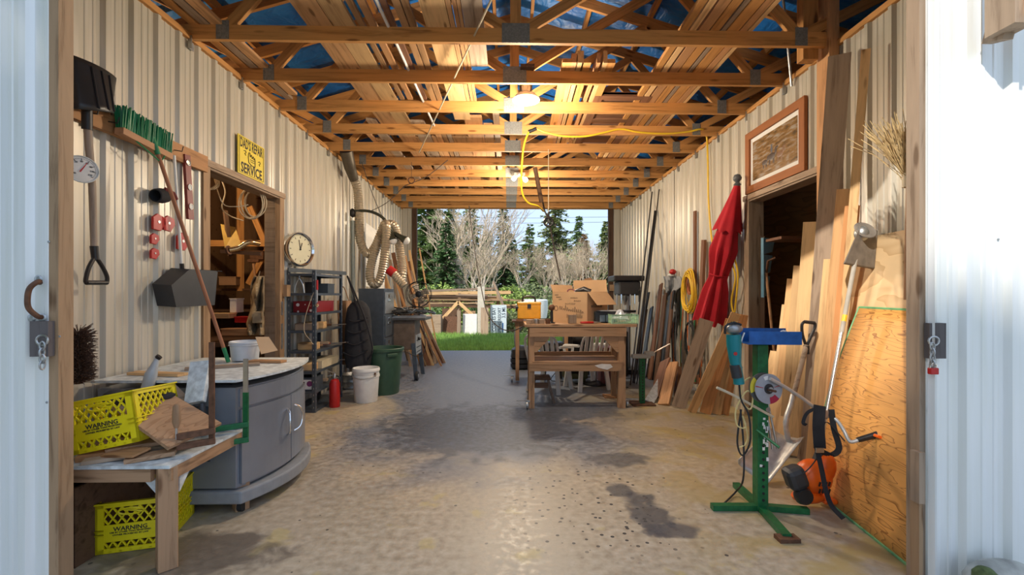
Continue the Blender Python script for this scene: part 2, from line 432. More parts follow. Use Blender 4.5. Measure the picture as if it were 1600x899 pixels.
# ---- corrugated liner sheets
PER = .2286
PROF = [(0, 0), (.030, 0), (.036, .004), (.050, .004), (.056, 0), (.090, 0), (.096, .004), (.110, .004), (.116, 0), (.146, 0), (.164, .026), (.196, .026), (.214, 0)]
def sheet(name, parent, origin, u, nrm, length, z0, z1, mat, phase=0.0):
    """sheet of ribbed metal from origin along u for length, z0..z1, ribs standing out along nrm"""
    o = Vector(origin); u = Vector(u); nrm = Vector(nrm); pts = []; k = math.floor(-phase/PER)
    x = 0
    while True:
        done = False
        for a, h in PROF:
            s = k*PER+a+phase
            if s < 0: continue
            if s > length: done = True; break
            pts.append((s, h))
        if done: break
        k += 1
    pts = [(0, 0)]+pts+[(length, 0)]; mb = MB(); n = len(pts)
    for z in (z0, z1):
        for s, h in pts: mb.v.append(o+u*s+nrm*h+Vector((0, 0, z)))
    for z in (z0, z1):
        for s, h in pts: mb.v.append(o+u*s+nrm*(h-.0012)+Vector((0, 0, z)))
    for i in range(n-1):
        mb.f.append((i, i+1, n+i+1, n+i)); mb.f.append((2*n+i, 3*n+i, 3*n+i+1, 2*n+i+1))
    return add(name, mb, mat, parent)
def wall(name, openings, X, face, y0, y1, tex):
    """liner wall along Y at X, face = +1/-1 towards the room; openings [(ya,yb,ztop)]"""
    wo = T(name, None, None, (X, y0, 0), kind='structure'); y = y0; i = 0; SW = PER*4
    edges = [y0]
    while y < y1-.01: y = min(y+SW, y1); edges.append(y)
    for a, bb in zip(edges[:-1], edges[1:]):
        cuts = sorted({a, bb} | {q for o in openings for q in o[:2] if a < q < bb})
        for p, q in zip(cuts[:-1], cuts[1:]):
            z0 = 0
            for (oa, ob, zt) in openings:
                if p >= oa-1e-4 and q <= ob+1e-4: z0 = zt
            sheet('liner_sheet', wo, (X, p, 0), (0, 1, 0), (face, 0, 0), q-p, z0, TOP, tex, phase=-((p-y0) % PER))
    # backing so that no light leaks through, framed as a real stud wall would be
    bk = MB()
    for (p, q, z0) in _solid(openings, y0, y1): bk.box((X-face*.075, (p+q)/2, (z0+TOP)/2), (.12, q-p, TOP-z0))
    add('stud_core', bk, grey_w, wo)
    return wo
def _solid(ops, y0, y1):
    out = []; y = y0
    for a, b_, zt in sorted(ops): out += [(y, a, 0), (a, b_, zt)]; y = b_
    out.append((y, y1, 0)); return out
DL = (4.20, 5.62, 2.46)         # left doorway: y0, y1, top
DR = (4.05, 5.62, 2.46)         # right doorway
DL = (UX(322, 300, XL).y, UX(432, 300, XL).y, UX(380, 283, XL).z)
DR = (UX(1290, 300, XR).y, UX(1175, 330, XR).y, UX(1225, 290, XR).z)
wl = wall('wall_left', [DL], XL, 1, YF, YB, wall_m)
wr = wall('wall_right', [DR], XR, -1, YF, YB, wall_m)
# screws of the liner are too small to show; the wood strip along the top of each liner
for nm, X, s in (('trim_2', XL, 1), ('trim_3', XR, -1)):
    t = bar(nm, (X+s*.012, YF, TOP+.02), (X+s*.012, YB, TOP+.02), .05, .04, truss_w); tag(t, kind='structure')

# ---- front wall (white ribbed sheets left and right of the opening), header and posts
wf = T('wall_front', None, None, (0, YFO, 0), kind='structure')
for (a, b_, nm) in ((OL-2.4, OL-.015, 'l'), (OR_+.015, OR_+2.4, 'r')):
    n = 3; L_ = (b_-a)/n
    for i in range(n):
        if nm == 'l': s0 = b_-(i+1)*L_
        else: s0 = a+i*L_
        sheet('wall_sheet', wf, (s0, YFO, -.08), (1, 0, 0), (0, -1, 0), L_, 0, 4.1, front_m, phase=.03)
mb = MB(); mb.box(((OL-2.4+OL-.06)/2, YFO+.045, 2), (2.34, .05, 4.1)); mb.box(((OR_+2.4+OR_+.06)/2, YFO+.045, 2), (2.34, .05, 4.1)); mb.box((0, YFO+.045, 4.45), (9.4, .06, 1.95))
add('stud_core', mb, grey_w, wf)
bar('edge_post', (OL-.02, YF-.035, -.1), (OL-.02, YF-.035, 3.6), .075, .045, post_w, wf, side=(0, 1, 0))
bar('edge_post', (OR_+.01, YF-.035, -.1), (OR_+.01, YF-.035, 3.6), .075, .03, grey_w, wf, side=(0, 1, 0))
sheet('corner_flashing', wf, (OR_+.02, YFO-.021, -.08), (1, 0, 0), (0, -1, 0), .028, 0, 4.1, front_m, phase=.5)
# timber door keeper on the right post, low down
bar('door_keeper', (OR_-.012, YF-.07, .42), (OR_-.012, YF-.07, .67), .05, .03, grey_w, wf, side=(0, 1, 0))
bar('door_keeper', (OR_-.008, YF-.06, -.05), (OR_-.008, YF-.06, .42), .05, .02, post_w, wf, side=(0, 1, 0))
# screw heads
for px, py in ((76, 378), (73, 629), (93, 526), (1452, 100), (1452, 374), (1452, 642), (1560, 374)):
    p = U(px, py, YFO-.006); add('screw_head', MB().ball(p, .006, 8, 5, (1, .5, 1)), galv, wf)

# ---- back wall: jambs, header, door leaf edges
BL, BR, BH = U(652, 400, YB).x, U(950, 400, YB).x, U(800, 327, YB).z
wb = T('wall_back', None, None, (0, YB, 0), kind='structure')
mb = MB(); mb.box(((XL-2+BL-.1)/2, YB+.06, 2.0), (BL-.1-XL+2, .1, 4.2)); mb.box(((XR+2+BR+.1)/2, YB+.06, 2.0), (XR+2-BR-.1, .1, 4.2)); mb.box((.07, YB+.06, (BH+5.3)/2+.1), (9.4, .1, 5.3-BH))
add('stud_core', mb, post_w, wb)
bar('jamb', (BL-.06, YB-.02, 0), (BL-.06, YB-.02, BH), .12, .10, dark_w, wb, side=(1, 0, 0))
bar('jamb', (BR+.06, YB-.02, 0), (BR+.06, YB-.02, BH), .12, .10, dark_w, wb, side=(1, 0, 0))
bar('jamb_brace', (BR+.02, YB-.1, 1.62), (XR, YB-.1, 1.62), .16, .05, post_w, wb)
bar('header', (XL, YB-.02, BH+.09), (XR, YB-.02, BH+.09), .18, .07, truss_w, wb)
sheet('end_sheet', wb, (XL, YB-.03, 0), (1, 0, 0), (0, -1, 0), BL-.1-XL, 0, BH, wall_m); sheet('end_sheet', wb, (BR+.1, YB-.03, 0), (1, 0, 0), (0, -1, 0), XR-BR-.1, 0, BH, wall_m)

# ---- side rooms behind the doorways
sh = MB()
for s, X0 in ((-1, -4.7), (1, 4.82)):
    sh.box((X0, 7, 1.9), (.08, 9.6, 3.9))
    for y in (YF+.1, 7.9): sh.box(((X0+(XL if s < 0 else XR))/2, y, 1.9), (abs(X0-(XL if s < 0 else XR)), .06, 3.9))
room = add('wall_side', sh, wood('side room boards', (.19, .105, .05), .6, along=(3, 3, 1)), None); tag(room, kind='structure')

# ---- door casings: side jambs and header boards, doorway 1 left, doorway 2 right
def casing(name, X, s, D, mat):
    d = T(name, None, None, (X, D[0], 0), kind='structure')
    bar('jamb', (X-s*.06, D[0]-.02, 0), (X-s*.06, D[0]-.02, D[2]), .16, .04, mat, d, side=(1, 0, 0))
    bar('jamb', (X-s*.06, D[1]+.02, 0), (X-s*.06, D[1]+.02, D[2]), .16, .04, mat, d, side=(1, 0, 0))
    bar('casing_board', (X+s*.03, D[0]-.05, 0), (X+s*.03, D[0]-.05, D[2]), .09, .022, mat, d, side=(0, 1, 0))
    bar('casing_board', (X+s*.03, D[1]+.05, 0), (X+s*.03, D[1]+.05, D[2]), .10, .022, mat, d, side=(0, 1, 0))
    bar('header_board', (X-s*.05, D[0]-.1, D[2]-.02), (X-s*.05, D[1]+.1, D[2]-.02), .17, .04, grey_w, d, side=(1, 0, 0))
    bar('header_trim', (X+s*.035, D[0]-.1, D[2]+.01), (X+s*.035, D[1]+.12, D[2]+.01), .06, .03, grey_w, d)
    return d
d1 = casing('door_1', XL, 1, DL, post_w); d2 = casing('door_2', XR, -1, DR, grey_w)
# strike plates on the left casing
for z, h in ((1.28, .16), (.95, .3)):
    add('strike_plate', MB().box((XL+.045, DL[1]+.04, z), (.008, .035, h)), galv, d1)
bar('latch_block', (XL+.06, DL[1]+.12, 1.42), (XL+.06, DL[1]+.12, 1.56), .09, .05, post_w, d1, side=(0, 1, 0))

# ---- roof: blue lining over purlins
def lining():
    m, N, L, b = _new('blue roof lining'); b.inputs['Roughness'].default_value = .45
    tc = N.new('ShaderNodeTexCoord'); nz = N.new('ShaderNodeTexNoise'); nz.inputs['Scale'].default_value = 2.2; nz.inputs['Detail'].default_value = 6
    L.new(tc.outputs['Object'], nz.inputs['Vector']); rp = N.new('ShaderNodeValToRGB')
    rp.color_ramp.elements[0].position = .35; rp.color_ramp.elements[0].color = (.008, .12, .46, 1)
    rp.color_ramp.elements[1].position = .7; rp.color_ramp.elements[1].color = (.025, .25, .74, 1)
    L.new(nz.outputs['Fac'], rp.inputs['Fac']); L.new(rp.outputs['Color'], b.inputs['Base Color'])
    n2 = N.new('ShaderNodeTexNoise'); n2.inputs['Scale'].default_value = 5; n2.inputs['Distortion'].default_value = 1; L.new(tc.outputs['Object'], n2.inputs['Vector'])
    bp = N.new('ShaderNodeBump'); bp.inputs['Strength'].default_value = .8; bp.inputs['Distance'].default_value = .05
    L.new(n2.outputs['Fac'], bp.inputs['Height']); L.new(bp.outputs['Normal'], b.inputs['Normal']); return m
PITCH, APEX, HALF = .30, 1.45, 4.8
CH = .125                                                  # depth of a chord
def roofz(x): return TOP+CH+APEX-abs(x-CXM)*PITCH
cl = MB(); cl.slab([(CXM-HALF, 2.0, roofz(CXM-HALF)+.16), (CXM, 2.0, roofz(CXM)+.16), (CXM, 12.1, roofz(CXM)+.16), (CXM-HALF, 12.1, roofz(CXM-HALF)+.16)], .03)
cl.slab([(CXM, 2.0, roofz(CXM)+.16), (CXM+HALF, 2.0, roofz(CXM+HALF)+.16), (CXM+HALF, 12.1, roofz(CXM+HALF)+.16), (CXM, 12.1, roofz(CXM)+.16)], .03)
me = mesh('ceiling', cl); me.materials.append(lining())
ceil = bpy.data.objects.new('ceiling', me); COL.objects.link(ceil); MW[ceil] = Matrix(); tag(ceil, kind='structure')
for s in (-1, 1):
    for k in range(7):
        x = CXM+s*(.25+k*.7); bar('purlin', (x, 2.1, roofz(x)+.11), (x, 12.0, roofz(x)+.11), .04, .09, truss_w, ceil, side=(1, 0, 0))

# ---- eleven roof trusses
plate_m = flat('toothed nail plate', (.25, .245, .23), .55, .2, .25, 60, .4)
ORDN = ['first', 'second', 'third', 'fourth', 'fifth', 'sixth', 'seventh', 'eighth', 'ninth', 'tenth', 'eleventh', 'twelfth', 'thirteenth', 'fourteenth', 'fifteenth', 'sixteenth', 'seventeenth', 'eighteenth', 'nineteenth', 'twentieth', 'twenty-first', 'twenty-second', 'twenty-third']
ORD = ['nearest', 'second', 'third', 'fourth', 'fifth', 'sixth', 'seventh', 'eighth', 'ninth', 'tenth', 'farthest']
PPX = 2.50; AX = 1.62; AZ = APEX-AX*PITCH
for k, y in enumerate(TY):
    t = T('roof_truss', '%s timber roof truss from the front opening, with toothed metal nail plates' % ORD[k], 'roof truss', (CXM, y, TOP), group='roof trusses')
    z0 = TOP+CH/2; zt = TOP+CH
    bar('bottom_chord', (CXM-HALF, y, z0), (CXM+HALF, y, z0), CH, .038, truss_w, t)
    for s in (-1, 1):
        bar('top_chord', (CXM+s*HALF, y, roofz(CXM+s*HALF)), (CXM, y, roofz(CXM)), .12, .038, truss_w, t)
        a = CXM+s*AX
        bar('web', (CXM+s*.05, y, zt-.02), (a, y, zt+AZ-.03), .09, .036, truss_w, t)
        bar('web', (CXM+s*(PPX-.03), y, zt-.02), (a, y, zt+AZ-.03), .09, .036, truss_w, t)
        e = CXM+s*3.35; bar('web', (CXM+s*(PPX+.03), y, zt-.02), (e, y, roofz(e)-.05), .09, .036, truss_w, t)
    bar('king_post', (CXM, y, zt-.02), (CXM, y, roofz(CXM)-.05), .09, .036, truss_w, t, side=(1, 0, 0))
    for (x, wd, h, z) in ((CXM, .24, .17, .02), (CXM-PPX, .11, .16, .02), (CXM+PPX, .11, .16, .02)):
        mb = MB(); n = 9 if wd > .2 else 5                 # pressed plate: rows of punched teeth ridges
        mb.box((x, y-.0215, z0+z), (wd, .002, h))
        for i in range(n): 
            for j in range(6): mb.box((x-wd/2+(i+.5)*wd/n, y-.0235, z0+z-h/2+(j+.5)*h/6), (wd/n*.45, .003, h/6*.6))
        add('nail_plate', mb, plate_m, t)
    for s, X in ((1, XL), (-1, XR)):
        mb = MB(); mb.box((X+s*.03, y-.03, TOP-.03), (.035, .004, .11)); mb.box((X+s*.02, y, TOP-.05), (.004, .06, .07)); add('tie_bracket', mb, galv, t)
# ================================================================ left side
def V(*a): return Vector(a)
hasp_w = wood('hasp wood', (.13, .11, .105), .5, knots=False)
# ---- hardware on the left front sheet: pull handle, hasp block with chain
YH = YFO-.022
t = T('pull_handle', 'curved iron pull handle on the white sheet left of the opening', 'handle', U(55, 490, YH))
pts = spline([U(62, 442, YH), U(60, 440, YH-.03), U(47, 450, YH-.055), U(43, 466, YH-.06), U(45, 482, YH-.055), U(58, 494, YH-.03), U(66, 496, YH)], 5)
add('grip', MB().tube(pts, .011, 8), rust, t, True)
for px, py in ((60, 437), (66, 497), (50, 497)): add('mounting_plate', MB().ball(U(px, py, YH), .020, 10, 6, (1, .35, 1.1)), galv, t, True)
t = T('hasp_block', 'weathered wood block with an iron eye, beside the pull handle on the left', 'hasp', U(66, 558, YH))
bar('block', U(66, 502, YH), U(66, 557, YH), .085, .03, hasp_w, t, side=(1, 0, 0))
add('eye_bolt', MB().tube([U(66+9*math.cos(a), 532+8*math.sin(a), YH-.03) for a in [i*math.pi/6 for i in range(12)]], .005, 6, True), steel, t, True)
def chain(parent, px, py0, py1, n, Y, mat):
    for i in range(n):
        cy = py0+(py1-py0)*(i+.5)/n; hh = (py1-py0)/n*.68; p = U(px, cy, Y); q = U(px, cy-hh, Y); h = q.z-p.z; ww = h*.6
        ax = (1, 0) if i % 2 == 0 else (0, 1)
        pts = [p+V(ww*math.cos(a)*ax[0], ww*math.cos(a)*ax[1], h*math.sin(a)) for a in [j*math.pi/6 for j in range(12)]]
        add('chain_link', MB().tube(pts, .004, 6, True), galv, parent, True)
chain(t, 66, 536, 576, 4, YH-.035, galv)
t = T('hasp_block', 'weathered wood block with chain and red padlock, right of the opening', 'hasp', U(1462, 560, YH))
bar('block', U(1461, 505, YH), U(1461, 560, YH), .082, .03, hasp_w, t, side=(1, 0, 0))
add('eye_bolt', MB().tube([U(1459+8*math.cos(a), 533+7*math.sin(a), YH-.03) for a in [i*math.pi/6 for i in range(12)]], .005, 6, True), steel, t, True)
chain(t, 1457, 537, 573, 4, YH-.035, galv)
lk = T('padlock', 'small red padlock hanging on the chain right of the opening', 'padlock', U(1458, 586, YH))
add('body', MB().box(U(1458, 580, YH-.03), (.04, .022, .032)), red_p, lk, bevel=.004)
add('shackle', MB().tube([U(1453, 575, YH-.03), U(1453, 570, YH-.03), U(1458, 567, YH-.03), U(1463, 570, YH-.03), U(1463, 575, YH-.03)], .004, 6), chrome, lk, True)

# ---- tool rail and what hangs on it
RX = XL+.02
a, b_ = UX(113, 185, RX), UX(318, 257, RX)
zr = 2.60
rail = bar('tool_rail', (RX+.02, YF+.06, zr), (RX+.02, b_.y, zr), .14, .038, cedar); tag(rail, 'long plank rail screwed along the left wall, tools hanging from it', 'rail')
for y in (2.75, 2.95, 3.1, 3.3, 3.42, 3.7): add('hook', MB().tube([V(RX+.035, y, zr), V(RX+.10, y, zr-.01), V(RX+.11, y, zr+.03)], .004, 5), black_m, rail)
# black scoop shovel, blade up
t = T('scoop_shovel', 'long-handled scoop shovel hung blade up, with a black plastic D-grip', 'shovel', UX(150, 445, XL+.1))
top, bot = UX(136, 190, XL+.13), UX(147, 392, XL+.13)
add('shaft', MB().tube([top, (top+bot)/2+V(.01, 0, 0), bot], [.021, .019, .017], 10), wood('grey ash handle', (.30, .24, .19), .6, along=(8, 8, .7), knots=False), t, True)
blade = MB(); c0 = UX(115, 85, XL+.1); c1 = UX(186, 122, XL+.07); c2 = UX(178, 180, XL+.1); c3 = UX(118, 170, XL+.16)
def shb(u, v):
    p = c0.lerp(c1, u).lerp(c3.lerp(c2, u), v); return p+V(.10*(1-(2*u-1)**2)*(.35+.65*v)-.02, 0, 0)
blade.grid(shb, 10, 8); add('blade', blade, black_p, t, True, solid=.006)
for u in (.3, .5, .7): add('blade_rib', MB().tube([shb(u, v)+V(.006, 0, 0) for v in (.1, .4, .7, .95)], .006, 6), black_p, t, True)
add('socket', MB().tube([UX(136, 172, XL+.14), top+V(0, 0, -.05)], .027, 10), black_m, t, True)
g = [bot, UX(148, 402, XL+.13)]
add('grip_neck', MB().tube([bot+V(0, 0, .03), UX(149, 406, XL+.13)], [.022, .02], 10), black_p, t, True)
gl = spline([UX(148, 402, XL+.13), UX(139, 418, XL+.13), UX(134, 437, XL+.13), UX(135, 442, XL+.13)], 4); gr = spline([UX(150, 402, XL+.13), UX(160, 417, XL+.13), UX(167, 432, XL+.13), UX(167, 442, XL+.13)], 4)
add('grip_arm', MB().tube(gl, .012, 8), black_p, t, True); add('grip_arm', MB().tube(gr, .012, 8), black_p, t, True)
add('grip_bar', MB().tube([gl[-1], gr[-1]], .0145, 10), black_p, t, True)
# thermometer
c = UX(127, 265, XL+.14); nrm = (V(0, 0, CAMZ)-c); nrm.z = 0; nrm.normalize(); nrm = (nrm+V(.5, 0, 0)).normalized()
t = T('thermometer', 'round white dial thermometer with a red needle beside the front post', 'thermometer', c)
W = frame(c, nrm.cross(V(0, 0, 1))*-1, (0, 0, 1)); M3 = W.to_3x3(); rT = .078
add('case', MB().lathe([(rT*.9, -.012), (rT, -.006), (rT, .008), (rT*.93, .01)], 28, c, M3), white_p, t, True)
add('rim', MB().tube([c+M3 @ V(rT*math.cos(q), rT*math.sin(q), .010) for q in [i*math.pi/16 for i in range(32)]], .005, 6, True), white_pt, t, True)
mb = MB()
for i in range(40):
    q = R(-130+i*6.6)+math.pi/2; d = V(math.cos(q), math.sin(q), 0); l = .012 if i % 5 == 0 else .006
    mb.rod(c+M3 @ (d*(rT*.85-l)+V(0, 0, .0115)), c+M3 @ (d*rT*.85+V(0, 0, .0115)), .0015 if i % 5 else .003, .0008, M3 @ V(-d.y, d.x, 0))
add('scale', mb, ink, t)
for i, s in enumerate(('-40', '-20', '0', '20', '40', '60', '80', '100', '120')):
    q = R(-130+i*32)*-1+math.pi/2; d = V(math.cos(q), math.sin(q), 0)*rT*.6
    text('numeral', s, .014, W @ Matrix.Translation((d.x, d.y, .0115)), ink, t)
add('needle', MB().prism([(-.004, -.02), (.004, -.02), (.0015, .05), (-.0015, .05)], .001, M3 @ rotz(-.5), c+M3 @ V(0, 0, .013)), red_p, t)
# push broom, bristles up
t = T('push_broom', 'push broom hung head up with green bristles, brown handle slanting down to the cart', 'broom', UX(355, 565, XL+.6))
ha, hb = UX(186, 205, XL+.12), UX(280, 252, XL+.12)
ha, hb = UX(186, 204, XL+.12), UX(264, 245, XL+.12)
hd = (hb-ha).normalized(); upv = V(0, 0, 1)
bar('head_block', ha, hb, .045, .06, handle_w, t)
br = MB(); Lh = (hb-ha).length; random.seed(3)
for i in range(60):
    for j in range(4):
        p = ha+hd*(Lh*(i+.5)/60)+V(-.02+.04*j/3, 0, .02); q = p+V(random.uniform(-.012, .012)+(j-1.5)*.006, random.uniform(-.008, .008), .155+random.uniform(-.006, .004)); br.rod(p, q, .007, .004)
add('bristles', br, green_p, t)
hp = (ha+hb)/2+V(.02, .03, -.02); he = UX(353, 557, XL+.62); 
CARTZ = .90
hp = UX(238, 215, XL+.13); he = UZ(357, 566, CARTZ)
add('handle', MB().tube([hp, hp.lerp(he, .93)], .0135, 10), wood('red-brown handle', (.40, .17, .09), .8, along=(8, 8, .7), knots=False), t, True)
add('handle_tip', MB().tube([hp.lerp(he, .93), he], .0155, 10), green_p, t, True)
add('brace', MB().tube([ha.lerp(hb, .25)+V(.02, 0, -.02), hp.lerp(he, .1)], .005, 6), green_p, t); add('brace', MB().tube([ha.lerp(hb, .85)+V(.02, 0, -.02), hp.lerp(he, .1)], .005, 6), green_p, t)
add('ferrule', MB().tube([hp, hp.lerp(he, .07)], .018, 10), green_p, t, True)
# lobby dustpan with white stick
t = T('dustpan', 'black upright dustpan with a white stick handle, hung on the left wall', 'dustpan', UX(280, 480, XL+.1))
add('stick', MB().tube([UX(272, 243, XL+.09), UX(284, 420, XL+.11)], .011, 10), white_p, t, True)
q0, q1, q2, q3 = UX(247, 478, XL+.05), UX(311, 474, XL+.05), UX(328, 421, XL+.05), UX(241, 447, XL+.05)
pan = MB(); P4 = UX(265, 420, XL+.05)
poly = [UX(p[0], p[1], XL+.03) for p in ((246, 478), (309, 475), (314, 422), (268, 419), (238, 444))]
polf = [v+V(.15, -.01, -.01) for v in poly]
n0 = 0; pan.v = poly+polf; pan.f = [(4, 3, 2, 1, 0), (0, 1, 6, 5), (1, 2, 7, 6), (3, 4, 9, 8), (4, 0, 5, 9), (5, 6, 7, 8, 9)]
add('pan', pan, dark_grey, t, solid=.004)
add('lip', MB().rod(poly[2]+V(-.01, .02, 0), polf[2]+V(.01, .02, .0), .05, .005, (0, 1, 0)), black_p, t)
add('stick_socket', MB().tube([UX(284, 412, XL+.11), UX(285, 428, XL+.11)], .016, 8), black_p, t, True)
# spirit level
t = T('spirit_level', 'dark red spirit level hanging from the tool rail by the doorway', 'level', UX(292, 345, XL+.05))
la, lb = UX(291, 242, XL+.06), UX(297, 343, XL+.06)
bar('body', la, lb, .065, .024, crim, t, side=(0, 1, 0))
for f in (.12, .5, .8):
    p = la.lerp(lb, f)+V(.014, 0, 0); add('vial_ring', MB().lathe([(.022, 0), (.026, .004), (.018, .006), (.016, .002)], 16, p, roty(R(90))), steel if f < .2 else paper, t, True)
# hand vacuum-like black and red pouch, welding magnets
t = T('knee_pad', 'black and red cup-shaped pad hanging beside the broom handle', 'pad', UX(252, 320, XL+.04))
c = UX(251, 306, XL+.07)
add('cup', MB().lathe([(.02, -.06), (.05, -.05), (.058, .0), (.05, .05), (.042, .055), (.048, .0), (.03, -.04)], 18, c, rotx(R(100)) @ rotz(.3)), black_cl, t, True)
add('strap', MB().tube([c+V(.03, .0, .05), c+V(.05, .06, .03), c+V(.05, .09, -.01)], .018, 8), flat('dark red cloth', (.16, .03, .03), .85), t, True)
def magnet(label, px, py, s, M=None):
    c = UX(px, py, XL+.03); k = .054*s
    t = T('welding_magnet', label, 'magnet', c, group='red welding magnets on the left wall')
    Wm = frame(c, (0, 1, 0), (0, 0, 1)).to_3x3()
    pl = [(-.9, -1), (.3, -1.1), (1.1, -.1), (.9, .7), (-.2, 1.0), (-.9, .5)]
    add('body', MB().prism([(x*k, y*k) for x, y in pl], .018, Wm, c), red_p, t, bevel=.003)
    add('center_rivet', MB().lathe([(.010*s, 0), (.010*s, .021)], 10, c, Wm), steel, t)
magnet('larger left red welding magnet of the pair under the black pad', 245, 347, 1.15); magnet('right red welding magnet of the pair under the black pad', 261, 349, 1.1)
magnet('small red welding magnet, upper of two below the pair', 239, 373, .75); magnet('small red welding magnet, lowest on the left wall', 239, 396, .75)
magnet('dark red welding magnet behind the white dustpan stick', 283, 377, 1.3)
# repair sign
q = [UX(371, 208, XL+.03), UX(412, 233, XL+.03), UX(412, 287, XL+.03), UX(371, 266, XL+.03)]
y0, y1 = q[0].y, q[1].y; zb, zt = q[3].z-.02, q[0].z; zc = (zb+zt)/2; yc = (y0+y1)/2
t = T('wall_sign', "yellow square sign reading DAD'S REPAIR SERVICE above the left doorway", 'sign', (XL+.03, yc, zb))
add('panel', MB().box((XL+.032, yc, zc), (.008, y1-y0, zt-zb)), yellow_s, t)
SWd = y1-y0; SH = zt-zb
WS = lambda dy, dz: frame((XL+.0365, yc+dy, zc+dz), (0, 1, 0), (0, 0, 1))
text('lettering', "DAD'S REPAIR", .17*SH/.5, WS(0, SH*.31), ink, t, bold=.022, fit=SWd*.86)
text('lettering', 'SERVICE', .18*SH/.5, WS(0, -SH*.32), ink, t, bold=.025, fit=SWd*.8)
em = MB()                                                  # emblem in the middle: a fist round a tool, two scrolls
def ln(pts, r=.004): em.tube([V(XL+.038, yc+a*SWd, zc+b*SH) for a, b in pts], r, 5)
ln([(-.12, .14), (-.14, .02), (-.12, -.12)]); ln([(.12, -.16), (.12, 0), (.10, .08)]); ln([(-.12, -.12), (0, -.17), (.12, -.16)])
ln([(-.12, .14), (-.08, .16), (-.06, .05)]); ln([(-.06, .05), (-.02, .12), (.01, .03)]); ln([(.01, .03), (.05, .1), (.08, .02)]); ln([(-.06, -.02), (.09, -.02)], .003); ln([(-.05, -.07), (.09, -.07)], .003)
ln([(-.3, .13), (-.24, .15), (-.22, .1), (-.27, .07), (-.23, .03)]); ln([(.24, .02), (.3, .05), (.33, 0), (.28, -.03), (.31, -.07)])
for s in (-1, 1): ln([(s*.46, -.46), (s*.46, .46)], .002)
for s in (-1, 1): ln([(-.46, s*.46), (.46, s*.46)], .002)
add('emblem', em, ink, t)

# ---- fur-like bristle brush behind the front post
t = T('bristle_brush', 'shaggy brown bristle brush head standing behind the left post', 'brush', UX(128, 605, XL+.2))
c0, c1 = UX(124, 600, XL+.22), UX(122, 520, XL+.22)
add('core', MB().tube([c0, c1], .018, 8), dark_w, t, True)
mb = MB(); random.seed(5)
for i in range(1500):
    p = c0.lerp(c1, random.random()); a = random.uniform(0, 6.28); d = V(math.cos(a), math.sin(a), random.uniform(-.2, .9)).normalized(); q = p+d*random.uniform(.06, .088); mb.rod(p, q, .003, .002)
add('bristles', mb, bristle, t)

